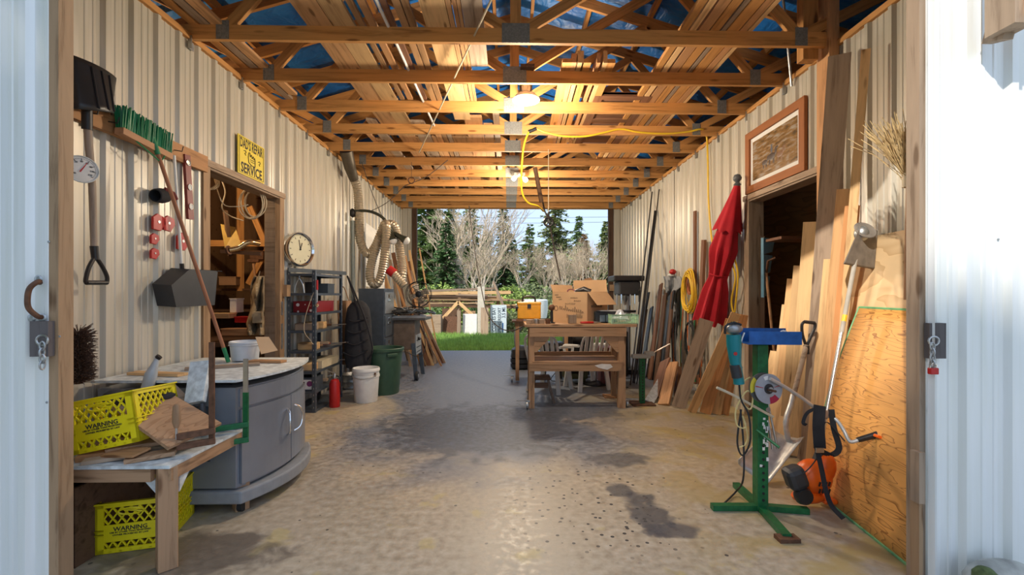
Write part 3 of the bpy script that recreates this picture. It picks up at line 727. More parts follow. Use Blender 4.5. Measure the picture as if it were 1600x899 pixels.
# ---- milk crates
def crate(label, loc, rz, tilt, size, warn):
    W, D, H = size; t = T('milk_crate', label, 'crate', loc, rz, 'yellow milk crates')
    t.rotation_euler = (tilt[0], tilt[1], rz); MW[t] = Matrix.Translation(loc) @ t.rotation_euler.to_matrix().to_4x4()
    th = .012
    fr = MB()
    for x in (-1, 1):
        for y in (-1, 1):
            fr.box((x*(W/2-.02), y*(D/2-th/2), H/2), (.04, th, H)); fr.box((x*(W/2-th/2), y*(D/2-.02), H/2), (th, .04, H))
    for z, h in ((H-.014, .028), (.012, .024)):
        fr.box((0, -D/2+th/2, z), (W, th, h)); fr.box((0, D/2-th/2, z), (W, th, h)); fr.box((-W/2+th/2, 0, z), (th, D, h)); fr.box((W/2-th/2, 0, z), (th, D, h))
    fr.box((0, -D/2-.002, H-.004), (W+.012, .012, .008)); fr.box((0, D/2+.002, H-.004), (W+.012, .012, .008)); fr.box((-W/2-.002, 0, H-.004), (.012, D+.012, .008)); fr.box((W/2+.002, 0, H-.004), (.012, D+.012, .008))
    for s in (-1, 1):
        for z in (H*.38, H*.46):
            fr.box((s*(W/2+.002), 0, z), (.008, D, .006))
            if s > 0: fr.box((0, s*(D/2+.002), z), (W, .008, .006))
            for e in (-1, 1): fr.box((e*(W/2-.02), -D/2-.002, z), (.04, .008, .006))
    add('frame', fr, yellow_p, t, local=True)
    bt = MB()
    for i in range(7): bt.box((-W/2+W*(i+.5)/7, 0, .008), (.012, D, .008))
    for i in range(8): bt.box((0, -D/2+D*(i+.5)/8, .008), (W, .012, .008))
    add('floor_grid', bt, yellow_p, t, local=True)
    def lattice(Lw, z0, z1, M, name='lattice_panel'):
        mb = MB(); h = z1-z0; step = .042; slope = h/ (h*.62)
        run = h/1.45
        n = int((Lw+run)/step)+1
        for d in (1, -1):
            for i in range(-1, n+1):
                xa = -Lw/2+i*step-run; xb = xa+run; za, zb_ = z0, z1
                p, q = [xa, za], [xb, zb_]
                for (A, B) in ((p, q), (q, p)):
                    for lim in (-Lw/2, Lw/2):
                        if (A[0] < lim < B[0] and lim < 0) or (A[0] > lim > B[0] and lim > 0):
                            f = (lim-A[0])/(B[0]-A[0]); A[1] += (B[1]-A[1])*f; A[0] = lim
                if p[0] >= Lw/2-.001 or q[0] <= -Lw/2+.001 or abs(p[0]-q[0]) < .004: continue
                mb.rod(M @ V(d*p[0], 0, p[1]), M @ V(d*q[0], 0, q[1]), .0075, .008, M.to_3x3() @ V(0, 0, 1) if False else V(0, 0, 1))
        return add(name, mb, yellow_p, t, local=True)
    sides = ((W-.08, Matrix.Translation((0, -D/2+.006, 0))), (W-.08, Matrix.Translation((0, D/2-.006, 0))), (D-.08, Matrix.Translation((W/2-.006, 0, 0)) @ Matrix.Rotation(R(90), 4, 'Z')), (D-.08, Matrix.Translation((-W/2+.006, 0, 0)) @ Matrix.Rotation(R(90), 4, 'Z')))
    for i, (Lw, M) in enumerate(sides):
        if i == 0:
            lattice(Lw, H*.56, H-.028, M); lattice(Lw, .024, H*.22, M)
            p = MB(); p.box((0, -D/2+.004, H*.39), (Lw, .006, H*.34)); pl = add('label_plate', p, yellow_p, t, local=True)
            for s_, sz, z in (('WARNING', .033, .465), ('USE BY OTHER THAN REGISTERED', .0125, .40), ('OWNER PROHIBITED BY LAW', .0125, .35)):
                Wt = MW[t] @ frame((0, -D/2-.0003, H*z), (1, 0, 0), (0, 0, 1))
                text('lettering', s_, sz, Wt, ink, pl)
            hd = MB(); hd.tube([V(-.045+.0*q, -D/2+.003, H*.84)+V(.0, 0, 0) for q in (0,)] + [V(.045*math.cos(a)*1.3, -D/2+.003, H*.80+.018*math.sin(a)) for a in [k*math.pi/8 for k in range(16)]][1:], .005, 6, True)
            add('hand_hole', hd, yellow_p, t, local=True)
        else:
            lattice(Lw, .024, H-.028, M)
    return t
a, b_, c = UZ(145, 872), UZ(264, 856), UZ(315, 800)
crate('yellow milk crate on the floor under the white-topped table', ((a.x+c.x)/2-.02, (a.y+c.y)/2, .003), math.atan2(b_.y-a.y, b_.x-a.x), (0, 0), (.33, .42, .28), True)
crate('yellow milk crate standing tilted on the white-topped table', (-2.17, 2.66, .605), R(6), (R(-4), R(-11)), (.34, .37, .28), True)
# things lying in the upper crate
tb = T('work_gloves', 'dark crumpled gloves lying in the upper yellow crate', 'gloves', (-2.17, 2.68, .80))
mb = MB(); random.seed(9)
for i in range(9): mb.ball((-2.17+random.uniform(-.12, .12), 2.70+random.uniform(-.12, .12), .845+random.uniform(-.02, .03)), random.uniform(.04, .06), 8, 5, (1.4, 1, .5), rotz(random.uniform(0, 3)))
add('cloth', mb, black_cl, tb, True)
t = T('squeeze_bottle', 'clear plastic bottle with a black cap leaning behind the upper crate', 'bottle', UX(243, 575, XL+.28))
p = U(236, 585, 2.95); q = U(246, 560, 2.98)
add('bottle', MB().tube([p+V(-.03, 0, -.12), p, p.lerp(q, .6), q], [.035, .035, .02, .012], 12), flat('cloudy plastic', (.45, .46, .46), .3), t, True); add('cap', MB().tube([q, q+V(.012, .003, .012)], [.018, .018], 12), black_p, t, True)

# ---- white-topped work table, front left
TZ = .555; FLp, BLp = UZ(251, 888), UZ(378, 795)
TX1 = -1.755; TX0 = XL+.05; TY0 = 2.39; TY1 = BLp.y+.06
t = T('work_table', 'small timber work table with a worn white top, front left', 'table', ((TX0+TX1)/2, (TY0+TY1)/2, 0))
add('top_board', MB().box(((TX0+TX1)/2, (TY0+TY1)/2, TZ-.008), (TX1-TX0, TY1-TY0, .016)), white_pt, t)
for x, y in ((TX1-.05, TY0+.05), (TX1-.05, TY1-.06), (TX0+.05, TY0+.05), (TX0+.05, TY1-.06)): bar('leg', (x, y, 0), (x, y, TZ-.016), .085, .085, bench_w, t, bevel=.003)
bar('apron', (TX0, TY0+.02, TZ-.05), (TX1-.1, TY0+.02, TZ-.05), .07, .03, bench_w, t); bar('apron', (TX1-.02, TY0+.02, TZ-.05), (TX1-.02, TY1, TZ-.05), .07, .03, bench_w, t)
bar('apron', (TX0, TY1-.02, TZ-.05), (TX1, TY1-.02, TZ-.05), .07, .03, bench_w, t)
mb = MB(); mb.prism([(0, 0), (.08, 0), (0, -.09)], .012, rotx(R(90)) @ rotz(0) @ Matrix(((-1, 0, 0), (0, 1, 0), (0, 0, 1))), (TX1-.095, TY0+.06, TZ-.085)); add('corner_gusset', mb, white_pt, t)
mb = MB(); mb.prism([(0, 0), (.08, 0), (0, -.09)], .012, rotz(R(90)) @ rotx(R(90)), (TX1-.03, TY0+.10, TZ-.085)); add('corner_gusset', mb, white_pt, t)
# boards and scraps on the table
def loose(name, label, cat, quad, th, mat, group=None):
    """a flat piece given by four corner points"""
    q = [V(*p) for p in quad]; x = (q[1]-q[0]); y = (q[3]-q[0]); Wm = frame((q[0]+q[1]+q[2]+q[3])/4, x, y)
    I = Wm.inverted(); mb = MB().slab([I @ p for p in q], th); me = mesh(name, mb); me.materials.append(mat)
    o = bpy.data.objects.new(name, me); COL.objects.link(o); o.matrix_basis = Wm; MW[o] = Wm
    return tag(o, label, cat, group)
def tq(pts): return [U(px, py, Y) for px, py, Y in pts]
loose('plywood_offcut', 'square plywood offcut leaning on the pile on the white-topped table', 'plywood', tq([(262, 704, 2.47), (345, 665, 2.80), (268, 620, 2.83), (187, 650, 2.53)]), .018, scrap_ply)
loose('plywood_offcut', 'greyish board lying under the plywood offcut, against the yellow crate', 'board', tq([(188, 648, 2.58), (300, 632, 2.95), (272, 605, 2.97), (163, 632, 2.6)]), .02, grey_w)
pl = loose('painted_board', 'white-painted board propped upright against the clamp', 'board', tq([(287, 632, 2.86), (316, 626, 2.86), (327, 563, 3.0), (297, 566, 3.0)]), -.035, white_pt)
random.seed(12); names = ['split shingle scrap at the front left of the table pile', 'short bark-edged offcut under the plywood', 'narrow lath lying along the table front', 'thin shingle scrap beside the lath', 'brown cedar scrap nearest the table corner', 'broken shake at the foot of the yellow crate']
for i, (x0, y0, x1, y1, z, wd, th) in enumerate(((-2.30, 2.50, -2.05, 2.58, .02, .13, .03), (-2.2, 2.56, -1.98, 2.66, .05, .16, .02), (-2.22, 2.42, -1.98, 2.53, .012, .05, .02), (-2.15, 2.50, -1.95, 2.46, .035, .10, .012), (-2.02, 2.44, -1.83, 2.54, .014, .07, .022), (-2.35, 2.6, -2.1, 2.62, .045, .1, .02))):
    o = bar('wood_scrap', (x0, y0, TZ+z), (x1, y1, TZ+z+.012), wd, th, [cedar, scrap_ply, grey_w][i % 3], side=(0, 1, .1)); tag(o, names[i], 'wood scrap', 'wood scraps on the front left table')
o = bar('brick', (-2.56, 2.44, TZ+.035), (-2.36, 2.47, TZ+.035), .1, .065, rust, side=(0, 1, 0)); tag(o, 'dark brick on the table beside the left post', 'brick')
# clamps
def clamp(label, bx, by0, by1, Y, jaw, green):
    top, bot = U(bx, by0, Y), U(bx, by1, Y); t = T('bar_clamp', label, 'clamp', bot, group='bar clamps on the table')
    add('bar', MB().rod(top, bot, .03, .010, (1, 0, 0)), rust if not green else steel, t); mt = green_pt if green else rust
    for z, nm in ((jaw[0], 'sliding_jaw'), (jaw[1], 'fixed_jaw')):
        p = bot.lerp(top, z); add(nm, MB().rod(p+V(.02, -.0, 0), p+V(*jaw[2]), .035, .022), mt, t, bevel=.004)
    p = bot.lerp(top, jaw[0])+V(*jaw[2]); add('screw', MB().tube([p+V(0, 0, -.05), p+V(0, 0, .06)], .007, 8), steel, t)
    add('handle', MB().lathe([(.012, .05), (.02, .08), (.021, .12), (.017, .17), (.009, .18)], 12, p), wood('clamp handle', (.30, .18, .10), .7, along=(8, 8, 1), knots=False) if not green else dark_grey, t, True)
    if green: add('painted_sleeve', MB().rod(bot.lerp(top, .05), bot.lerp(top, .6), .033, .013, (1, 0, 0)), green_pt, t)
    return t
p = U(331, 690, 2.62)
clamp('rusty bar clamp with a wood handle clamped to the table edge', 331, 535, 692, 2.62, (.12, .02, (-.14, -.08, -.01)), False)
clamp('green bar clamp gripping the rear table corner', 384, 561, 692, 3.0, (.22, .04, (-.2, -.12, -.01)), True)
# dark box under the table
t = T('wooden_box', 'dark wooden box under the table, behind the lower yellow crate', 'box', (-2.45, 2.75, 0))
for x in (-2.68, -2.29): add('side_board', MB().box((x, 2.8, .21), (.02, .72, .42)), dark_w, t)
add('front_board', MB().box((-2.485, 2.45, .21), (.37, .02, .42)), dark_w, t); add('lid', MB().box((-2.485, 2.95, .43), (.4, .4, .015)), dark_w, t)

# ---- grey cabinet cart with rounded front
CX0, CY0, CY1 = XL+.06, 3.02, 3.98; CX1 = -1.79
def front(v, k=.11): return CX1+k*(1-(2*v-1)**2)
t = T('cabinet_cart', 'grey steel cabinet cart on castors with a bowed front and two doors', 'cart', ((CX0+CX1)/2, (CY0+CY1)/2, 0))
n = 14; poly = [(CX0, CY0), (CX0, CY1)][::-1]+[(front(i/n), CY0+(CY1-CY0)*i/n) for i in range(n+1)]
add('body', MB().prism([(x, y) for x, y in poly], .66, None, (0, 0, .17)), grey_cart, t)
base = [(CX0, CY1+.03), (CX0, CY0-.03)]+[(front(i/n, .15)+.05, CY0-.03+(CY1-CY0+.06)*i/n) for i in range(n+1)]
add('base_skirt', MB().prism(base, .085, None, (0, 0, .075)), mid_grey, t, bevel=.012)
add('drawer_front', MB().grid(lambda u, v: (front(u)+.012, CY0+.02+(CY1-CY0-.04)*u, .70+.12*v), n, 1), grey_cart, t, solid=.016)
for a, b2, nm in ((.02, .495, 0), (.505, .98, 1)):
    d = add('door', MB().grid(lambda u, v: (front(a+(b2-a)*u)+.014, CY0+(CY1-CY0)*(a+(b2-a)*u), .19+.49*v), 8, 1), grey_cart, t, solid=.018)
    u = .44 if nm == 0 else .56; y = CY0+(CY1-CY0)*u; x = front(u)+.02; s = -1 if nm == 0 else 1
    add('handle', MB().tube(spline([V(x, y, .59), V(x+.035, y+s*.03, .56), V(x+.045, y+s*.045, .49), V(x+.035, y+s*.03, .42), V(x, y, .39)], 5), .008, 8), chrome, d, True)
    
add('louvre_panel', MB().box(((CX0+CX1)/2+.15, CY0-.004, .53), (.26, .008, .36)), slate, t)
for i in range(5): add('louvre', MB().box(((CX0+CX1)/2+.15, CY0-.014, .42+i*.05), (.12, .02, .022), rotx(R(-25))), slate, t)
add('side_handle', MB().tube([V(CX0+.25, CY0-.005, .76), V(CX0+.27, CY0-.03, .76), V(CX0+.55, CY0-.03, .76), V(CX0+.57, CY0-.005, .76)], .008, 6), grey_cart, t)
for x, y in ((CX0+.08, CY0+.06), (CX1-.02, CY0+.05), (CX1-.02, CY1-.02), (CX0+.08, CY1-.06)):
    cm = MB().lathe([(.036, -.015), (.036, .015)], 14, (x+.03, y, .036), roty(R(90))); cm.box((x+.03, y, .065), (.03, .05, .02)); add('castor', cm, rubber, t, True)
tp = [(CX0, CY1+.06), (CX0, CY0-.05)]+[(front(i/n, .12)+.03, CY0-.05+(CY1-CY0+.11)*i/n) for i in range(n+1)]
ct = add('cart_top', MB().prism(tp, .016, None, (0, 0, CARTZ-.026)), white_pt, None); tag(ct, 'white-painted loose board forming the top of the grey cart', 'board')
# pail and scraps on the cart
p = UZ(383, 562, CARTZ)
t = T('pail', 'pale plastic pail standing on the white cart top', 'pail', p)
add('bucket', MB().lathe([(.095, 0), (.10, .005), (.112, .135), (.118, .137), (.118, .152), (.112, .155), (.108, .15), (.098, .01), (0, .008)], 28, p), pail_p, t, True)
add('rim_band', MB().tube([p+V(.117*math.cos(a), .117*math.sin(a), .125) for a in [i*math.pi/14 for i in range(28)]], .004, 6, True), pail_p, t, True)
add('handle', MB().tube(spline([p+V(.115, -.02, .125), p+V(.155, .0, .08), p+V(.15, .07, .05), p+V(.07, .10, .12)], 5), .003, 6), white_p, t, True)
o = loose('cardboard_sheet', 'curved brown cardboard piece leaning on the pail', 'cardboard', tq([(408, 554, 3.62), (434, 548, 3.7), (420, 527, 3.72), (399, 527, 3.66)]), .004, card)
for i, (a, b2, lb) in enumerate((((-2.35, 3.35), (-1.95, 3.6), 'brown wood strip in front of the pail on the cart'), ((-2.1, 3.75), (-1.82, 3.72), 'short plank behind the pail on the cart'), ((-2.6, 3.2), (-2.2, 3.12), 'flat lath at the near edge of the cart top'))):
    o = bar('wood_scrap', (a[0], a[1], CARTZ+.001), (b2[0], b2[1], CARTZ+.001), .08, .018, [grey_w, cedar, pine][i], side=(0, 1, 0)); tag(o, lb, 'wood scrap', 'wood scraps on the cart')
add_ = None

# ---- inside the left doorway
LX = XL-.5
t = T('workshop_shelves', 'dark shelf frame at the back of the left doorway', 'shelves', (-4.2, 6.4, 0))
for z in (.35, .78, 1.2, 1.52): bar('shelf', (-4.6, 7.2, z), (-2.95, 7.2, z), .5, .03, dark_w, t, side=(0, 1, 0))
for x in (-4.6, -3.75, -2.95): bar('upright', (x, 6.97, 0), (x, 6.97, 2.3), .06, .06, dark_w, t)
bar('brace', (-3.9, 6.9, 1.6), (-3.2, 6.9, 2.9), .08, .04, truss_w, t); bar('brace', (-3.35, 6.85, 1.55), (-3.85, 6.85, 2.75), .08, .04, truss_w, t)
bar('cross_beam', (-4.6, 6.8, 2.2), (-2.9, 6.8, 2.2), .09, .04, truss_w, t); bar('cross_beam', (-3.3, 6.85, 1.75), (-2.9, 6.85, 1.75), .07, .04, truss_w, t)
bar('stud', (-3.12, 6.95, 0), (-3.12, 6.95, 3.2), .09, .04, truss_w, t); bar('stud', (-4.05, 6.95, 1.5), (-4.05, 6.95, 3.4), .09, .04, truss_w, t)
t = T('exhaust_pipe', 'bent chrome exhaust pipe lying on the bench inside the left doorway', 'pipe', U(370, 395, 5.4))
add('pipe', MB().tube(spline([U(358, 391, 5.0), U(372, 388, 5.05), U(388, 379, 5.1), U(405, 381, 5.2)], 6), [.03]*7+[.026]*6+[.03]*6, 12), flat('copper chrome', (.55, .36, .18), .22, .95), t, True); add('flange', MB().lathe([(.035, -.012), (.05, -.008), (.05, .008), (.035, .012)], 14, U(357, 391, 5.0), roty(R(80))), rust, t, True)
t = T('router_table', 'yellow-brown machine hopper standing inside the left doorway', 'machine', U(375, 400, 5.6))
add('hopper', MB().slab(tq([(352, 392, 5.5), (378, 388, 5.6), (368, 358, 5.8), (345, 353, 5.7)]), .03), flat('ochre paint', (.38, .24, .05), .6), t); bar('frame_leg', U(360, 400, 5.6), U(352, 330, 5.7), .05, .04, dark_w, t); bar('frame_bar', U(345, 393, 5.3), U(408, 397, 5.3), .04, .03, dark_w, t)
t = T('workbench_inside', 'dark bench with clutter inside the left doorway', 'bench', (-3.5, 5.6, 0))
bar('top', (-4.5, 5.7, .86), (-2.98, 5.7, .86), .7, .05, dark_w, t, side=(0, 1, 0)); 
for x in (-4.4, -3.05):
    for y in (5.42, 5.98): bar('leg', (x, y, 0), (x, y, .84), .08, .08, dark_w, t)
bar('lower_shelf', (-4.4, 5.7, .3), (-3.05, 5.7, .3), .5, .03, dark_w, t, side=(0, 1, 0))
random.seed(21)
for i, (px, py, Y, w_, h_, m_, lb) in enumerate(((345, 494, 5.45, .28, .05, pine, 'light wood block on the bench inside the left doorway'), (370, 478, 5.6, .08, .16, white_p, 'pale bottle on the bench inside the left doorway'), (392, 500, 5.5, .3, .06, red_p, 'red tin on the bench inside the left doorway'), (372, 519, 5.4, .3, .07, cedar, 'orange wood block low inside the left doorway'), (405, 400, 6.9, .2, .12, rust, 'rusty box on the shelf inside the left doorway'), (360, 440, 6.9, .25, .12, card_d, 'brown carton on the shelf inside the left doorway'))):
    c = U(px, py, Y); t = T('storage_tin', lb, 'box', c-V(0, 0, h_/2)); add('body', MB().box(c, (w_, .15, h_)), m_, t, bevel=.006); add('lid', MB().box(c+V(0, 0, h_/2+.004), (w_+.01, .16, .012)), m_, t)
t = T('canvas_jacket', 'tan canvas work jacket hanging on the right side of the left doorway', 'jacket', U(404, 525, 5.25))
def jk(u, v):
    px = 398+14*u-12*(1-u)*v**.7*(1 if v < .85 else .8)-6*math.sin(v*9)*(1-u)*.4; py = 432+92*v
    return U(px, py, 5.3+.10*math.sin(u*9+v*4)+.05*math.sin(v*17))
add('cloth', MB().grid(jk, 10, 16), tan_cl, t, True, solid=.015); add('pocket', MB().box(U(402, 496, 5.19), (.1, .03, .13), rotz(.3)), tan_cl, t, bevel=.01)
add('hanging_loop', MB().tube([U(403, 436, 5.3), U(406, 424, 5.32)], .006, 6), tan_cl, t)
def coil(name, label, c, r, n, mat, rr=.006, ax=(1, 0, 0), sq=1.35, turns_jit=.12, seed=1, cat='rope'):
    random.seed(seed); t = T(name, label, cat, c-V(0, 0, r*sq))
    x = V(*ax).normalized(); y = V(0, 0, 1); z = x.cross(y)
    for k in range(n):
        jr = 1+random.uniform(-turns_jit, turns_jit); jz = random.uniform(-.03, .03); ph = random.uniform(0, 6); dx = random.uniform(-.02, .02)
        pts = [c+x*(r*jr*math.cos(a)+dx)+y*(r*jr*sq*math.sin(a)-r*sq*(1-jr)*-.0)+z*(jz+.012*math.sin(2*a+ph)) for a in [i*math.pi/12 for i in range(24)]]
        add('loop', MB().tube(pts, rr, 6, True), mat, t, True)
    return t
coil('rope_coil', 'pale rope coil hanging at the right under the left door header', U(396, 318, 5.2), .12, 6, rope_m, seed=2)
coil('rope_coil', 'pale rope coil hanging at the left corner of the left doorway', U(326, 285, 4.75), .09, 5, rope_m, seed=4, sq=.8)
t = tag(add('loose_rope', MB().tube(spline([U(335, 280, 4.9), U(348, 318, 4.95), U(370, 323, 5.0), U(388, 320, 5.05)], 6), .006, 6), rope_m, None, True), 'loose pale rope looping across the left doorway', 'rope')
t = tag(add('loose_rope', MB().tube(spline([U(345, 278, 5.2), U(352, 300, 5.2), U(347, 325, 5.2), U(360, 338, 5.25), U(380, 345, 5.25)], 6), .007, 6), rope_m, None, True), 'pale braided rope hanging down the middle of the left doorway', 'rope')
for i, (px, py, Y, lb) in enumerate(((398, 455, 6.6, 'claw hammer hanging on the shelf post inside the left doorway'),)):
    t = T('hammer', lb, 'hammer', U(px, 475, Y)); add('handle', MB().tube([U(396, 412, Y), U(404, 478, Y)], .018, 8), handle_w, t, True); add('head', MB().box(U(396, 408, Y), (.16, .04, .045)), rust, t, bevel=.008)

# bulb inside the left room, above the door head
c = V(-3.7, 5.2, 3.0); t = T('room_bulb', 'bare bulb hanging inside the room behind the left doorway', 'lamp', c); add('bulb', MB().ball(c, .035, 12, 8), emit('warm bulb', (1, .75, .45), 20), t, True); add('cable', MB().tube([c+V(0, 0, .04), c+V(0, 0, .9)], .006, 6), rubber, t); add('socket', MB().lathe([(.02, .03), (.024, .05), (.012, .09)], 10, c), black_p, t, True)
l = bpy.data.lights.new('room_bulb_light', 'POINT'); l.energy = 45; l.color = (1, .72, .42); l.shadow_soft_size = .05; o = bpy.data.objects.new('room_bulb_light', l); COL.objects.link(o); o.location = c-V(0, 0, .08)
# ================================================================ left side, farther back
SX0, SX1, SY0, SY1 = -2.70, -2.36, 5.60, 6.50
LEV = [.03, .26, .50, .75, 1.0, 1.22, 1.46, 1.70]
t = T('shelf_unit', 'slotted dark steel shelf unit with eight shelves against the left wall', 'shelf', ((SX0+SX1)/2, (SY0+SY1)/2, 0))
for x, sx in ((SX0, 1), (SX1, -1)):
    for y, sy in ((SY0, 1), (SY1, -1)):
        mb = MB(); mb.box((x+sx*.02, y+sy*.001, .87), (.04, .003, 1.74)); mb.box((x+sx*.001, y+sy*.02, .87), (.003, .04, 1.74))
        lg = add('upright', mb, slate, t)
        mb = MB()
        for k in range(22): mb.box((x+sx*.02, y-sy*.001, .06+k*.078), (.008, .004, .022)); mb.box((x-sx*.001, y+sy*.02, .06+k*.078), (.004, .008, .022))
        add('slot_row', mb, galv, lg)
for z in LEV:
    mb = MB(); mb.box(((SX0+SX1)/2, (SY0+SY1)/2, z), (SX1-SX0-.006, SY1-SY0-.006, .004))
    for s in (SX0+.005, SX1-.005): mb.box((s, (SY0+SY1)/2, z-.014), (.003, SY1-SY0-.006, .028))
    for s in (SY0+.005, SY1-.005): mb.box(((SX0+SX1)/2, s, z-.014), (SX1-SX0-.006, .003, .028))
    add('shelf_tray', mb, slate, t)
bar('back_board', (SX0+.02, SY0-.02, 1.745), (SX1+.05, SY1, 1.745), .05, .02, slate, t)
# things on the shelves
def boxthing(name, label, cat, c, d, mat, rz=0, lidmat=None, group=None, bev=.004):
    t = T(name, label, cat, V(*c)-V(0, 0, 0), rz, group)
    add('body', MB().box((0, 0, d[2]/2), d), mat, t, local=True, bevel=bev)
    add('lid', MB().box((0, 0, d[2]+.003), (d[0]+.006, d[1]+.006, .012)), lidmat or mat, t, local=True)
    return t
def on(x, y, lev): return (x, y, LEV[lev]+.002)
dots = _new('red with white dots'); m, N, L, b = dots
tc = N.new('ShaderNodeTexCoord'); vo = N.new('ShaderNodeTexVoronoi'); vo.inputs['Scale'].default_value = 13; vo.inputs['Randomness'].default_value = .4
L.new(tc.outputs['Object'], vo.inputs['Vector']); rp = N.new('ShaderNodeValToRGB'); rp.color_ramp.interpolation = 'CONSTANT'
rp.color_ramp.elements[0].color = (.75, .7, .68, 1); rp.color_ramp.elements[1].position = .27; rp.color_ramp.elements[1].color = (.22, .008, .012, 1)
L.new(vo.outputs['Distance'], rp.inputs['Fac']); L.new(rp.outputs['Color'], b.inputs['Base Color'])
boxthing('gift_box', 'dark red gift box with white dots on the third shelf', 'box', on(-2.53, 5.98, 5), (.26, .62, .13), m)
boxthing('parts_box', 'black plastic parts box on the second shelf from the top', 'box', on(-2.52, 5.85, 6), (.1, .12, .13), black_p)
boxthing('parts_box', 'dark blue case near the far end of the second shelf', 'box', on(-2.48, 6.2, 6), (.16, .22, .12), slate)
boxthing('carton', 'cream shallow carton on the fifth shelf', 'box', on(-2.48, 6.1, 2), (.22, .55, .09), flat('cream card', (.55, .48, .33), .7))
t = boxthing('carton', 'flat carton with a printed white label on the second-lowest shelf', 'box', on(-2.53, 5.76, 1), (.30, .24, .15), slate)
lb = add('label', MB().box((-.015, -.1225, .075), (.25, .003, .12)), paper, t, local=True)
for i in range(3):
    for j in range(2): add('printed_mark', MB().box((-.08+.045*i, -.1245, .05+.045*j), (.03, .002, .025)), ink, lb, local=True)
add('printed_badge', MB().lathe([(.035, 0), (.035, .003)], 14, (.085, -.1235, .085), rotx(R(90))), flat('plum print', (.2, .03, .15), .6), lb, local=True)
for i, (y, z, wd, m_, lb_) in enumerate(((5.8, 3, .16, pine, 'upper pale wood offcut at the near end of the middle shelf'), (6.02, 4, .16, pine, 'round-topped wood block on the fourth shelf'), (5.74, 4, .2, grey_w, 'grey wood block at the near end of the fourth shelf'), (5.78, 2, .26, pine, 'stacked light planks at the near end of the fifth shelf'), (6.15, 3, .10, grey_w, 'long tool-worn stick on the middle shelf'), (6.1, 1, .1, grey_w, 'dark plank on the second-lowest shelf'))):
    o = bar('wood_block', (-2.64, y, LEV[z]+.045), (-2.42, y+.03, LEV[z]+.045), wd, .085 if i < 4 else .03, m_, side=(0, 1, 0), bevel=.004); tag(o, lb_, 'wood block', 'wood blocks on the shelf unit')
for i, (y, lev, lb_) in enumerate(((6.0, 3, 'chisel lying on the middle shelf'), (6.25, 3, 'long screwdriver poking over the edge of the middle shelf'), (6.3, 4, 'thin rod sticking out of the fourth shelf'), (6.35, 2, 'bent rod sticking out of the fifth shelf'))):
    p = V(-2.6, y, LEV[lev]+.02); q = V(-2.22, y+.1, LEV[lev]+.035); t = T('hand_tool', lb_, 'tool', p, group='hand tools on the shelves')
    add('shank', MB().tube([p.lerp(q, .35), q], .006, 6), steel, t); add('handle', MB().tube([p, p.lerp(q, .2), p.lerp(q, .4)], [.014, .018, .012], 8), [handle_w, red_p, rust, handle_w][i], t, True)
t = T('pliers', 'long silver tongs standing on the second shelf', 'pliers', on(-2.58, 5.66, 6))
for s in (-1, 1): add('handle', MB().tube(spline([V(-2.58+s*.06, 5.66, LEV[6]+.005), V(-2.58+s*.045, 5.66, LEV[6]+.1), V(-2.58+s*.012, 5.66, LEV[6]+.17), V(-2.58-s*.006, 5.66, LEV[6]+.215)], 4), .010, 8), steel, t, True)
add('pivot', MB().ball((-2.58, 5.655, LEV[6]+.18), .016, 8, 6), steel, t, True)
t = T('wrench', 'chrome wrench hanging from the corner of the shelf unit', 'wrench', (SX1+.03, SY0-.02, 1.27))
add('shaft', MB().tube([V(SX1+.03, SY0-.02, 1.62), V(SX1+.03, SY0-.02, 1.35)], .010, 8), steel, t); add('head', MB().lathe([(.012, -.02), (.025, 0), (.012, .02)], 12, (SX1+.03, SY0-.02, 1.31)), chrome, t, True); add('grip', MB().tube([V(SX1+.03, SY0-.02, 1.62), V(SX1+.03, SY0-.02, 1.5)], .014, 8), red_p, t, True)
t = tag(add('drooping_string', MB().tube(spline([V(SX1-.02, SY0-.01, 1.46), V(SX1-.1, SY0-.03, 1.2), V(SX1-.12, SY0-.03, 1.0), V(SX1-.04, SY0-.03, .88), V(SX1-.02, SY0-.02, .84)], 6), .004, 6), rope_m, None, True), 'pale cord drooping down the corner of the shelf unit', 'cord')
# clock on top
c = U(469, 390, 5.72); nr = V(.93, -.37, 0).normalized(); W = frame(c, V(0, 0, 1).cross(nr), (0, 0, 1)); M3 = W.to_3x3(); rc = .215
t = T('wall_clock', 'large round chrome clock with a cream dial above the shelf unit', 'clock', c-V(0, 0, rc))
add('case', MB().lathe([(rc*.9, -.10), (rc*.97, -.09), (rc, -.02), (rc, .012), (rc*.93, .03), (rc*.82, .012), (rc*.80, .0)], 40, c, M3), chrome, t, True)
add('dial', MB().lathe([(rc*.81, -.002), (rc*.81, .002)], 36, c, M3), flat('cream dial', (.66, .63, .45), .6, noise=.05), t)
mb = MB()
for i in range(12):
    a = i*math.pi/6; d = V(math.cos(a), math.sin(a), 0); mb.rod(c+M3 @ (d*rc*.64+V(0, 0, .003)), c+M3 @ (d*rc*.75+V(0, 0, .003)), .008, .001, M3 @ V(-d.y, d.x, 0))
add('hour_mark', mb, ink, t)
for a, l, w_ in ((1.75, .55, .008), (1.25, .4, .011)): add('hand', MB().rod(c+M3 @ V(0, 0, .006), c+M3 @ V(rc*l*math.cos(a), rc*l*math.sin(a), .006), w_, .002, M3 @ V(-math.sin(a), math.cos(a), 0)), ink, t)
add('center_cap', MB().ball(c+M3 @ V(0, 0, .006), .012, 8, 5), ink, t)
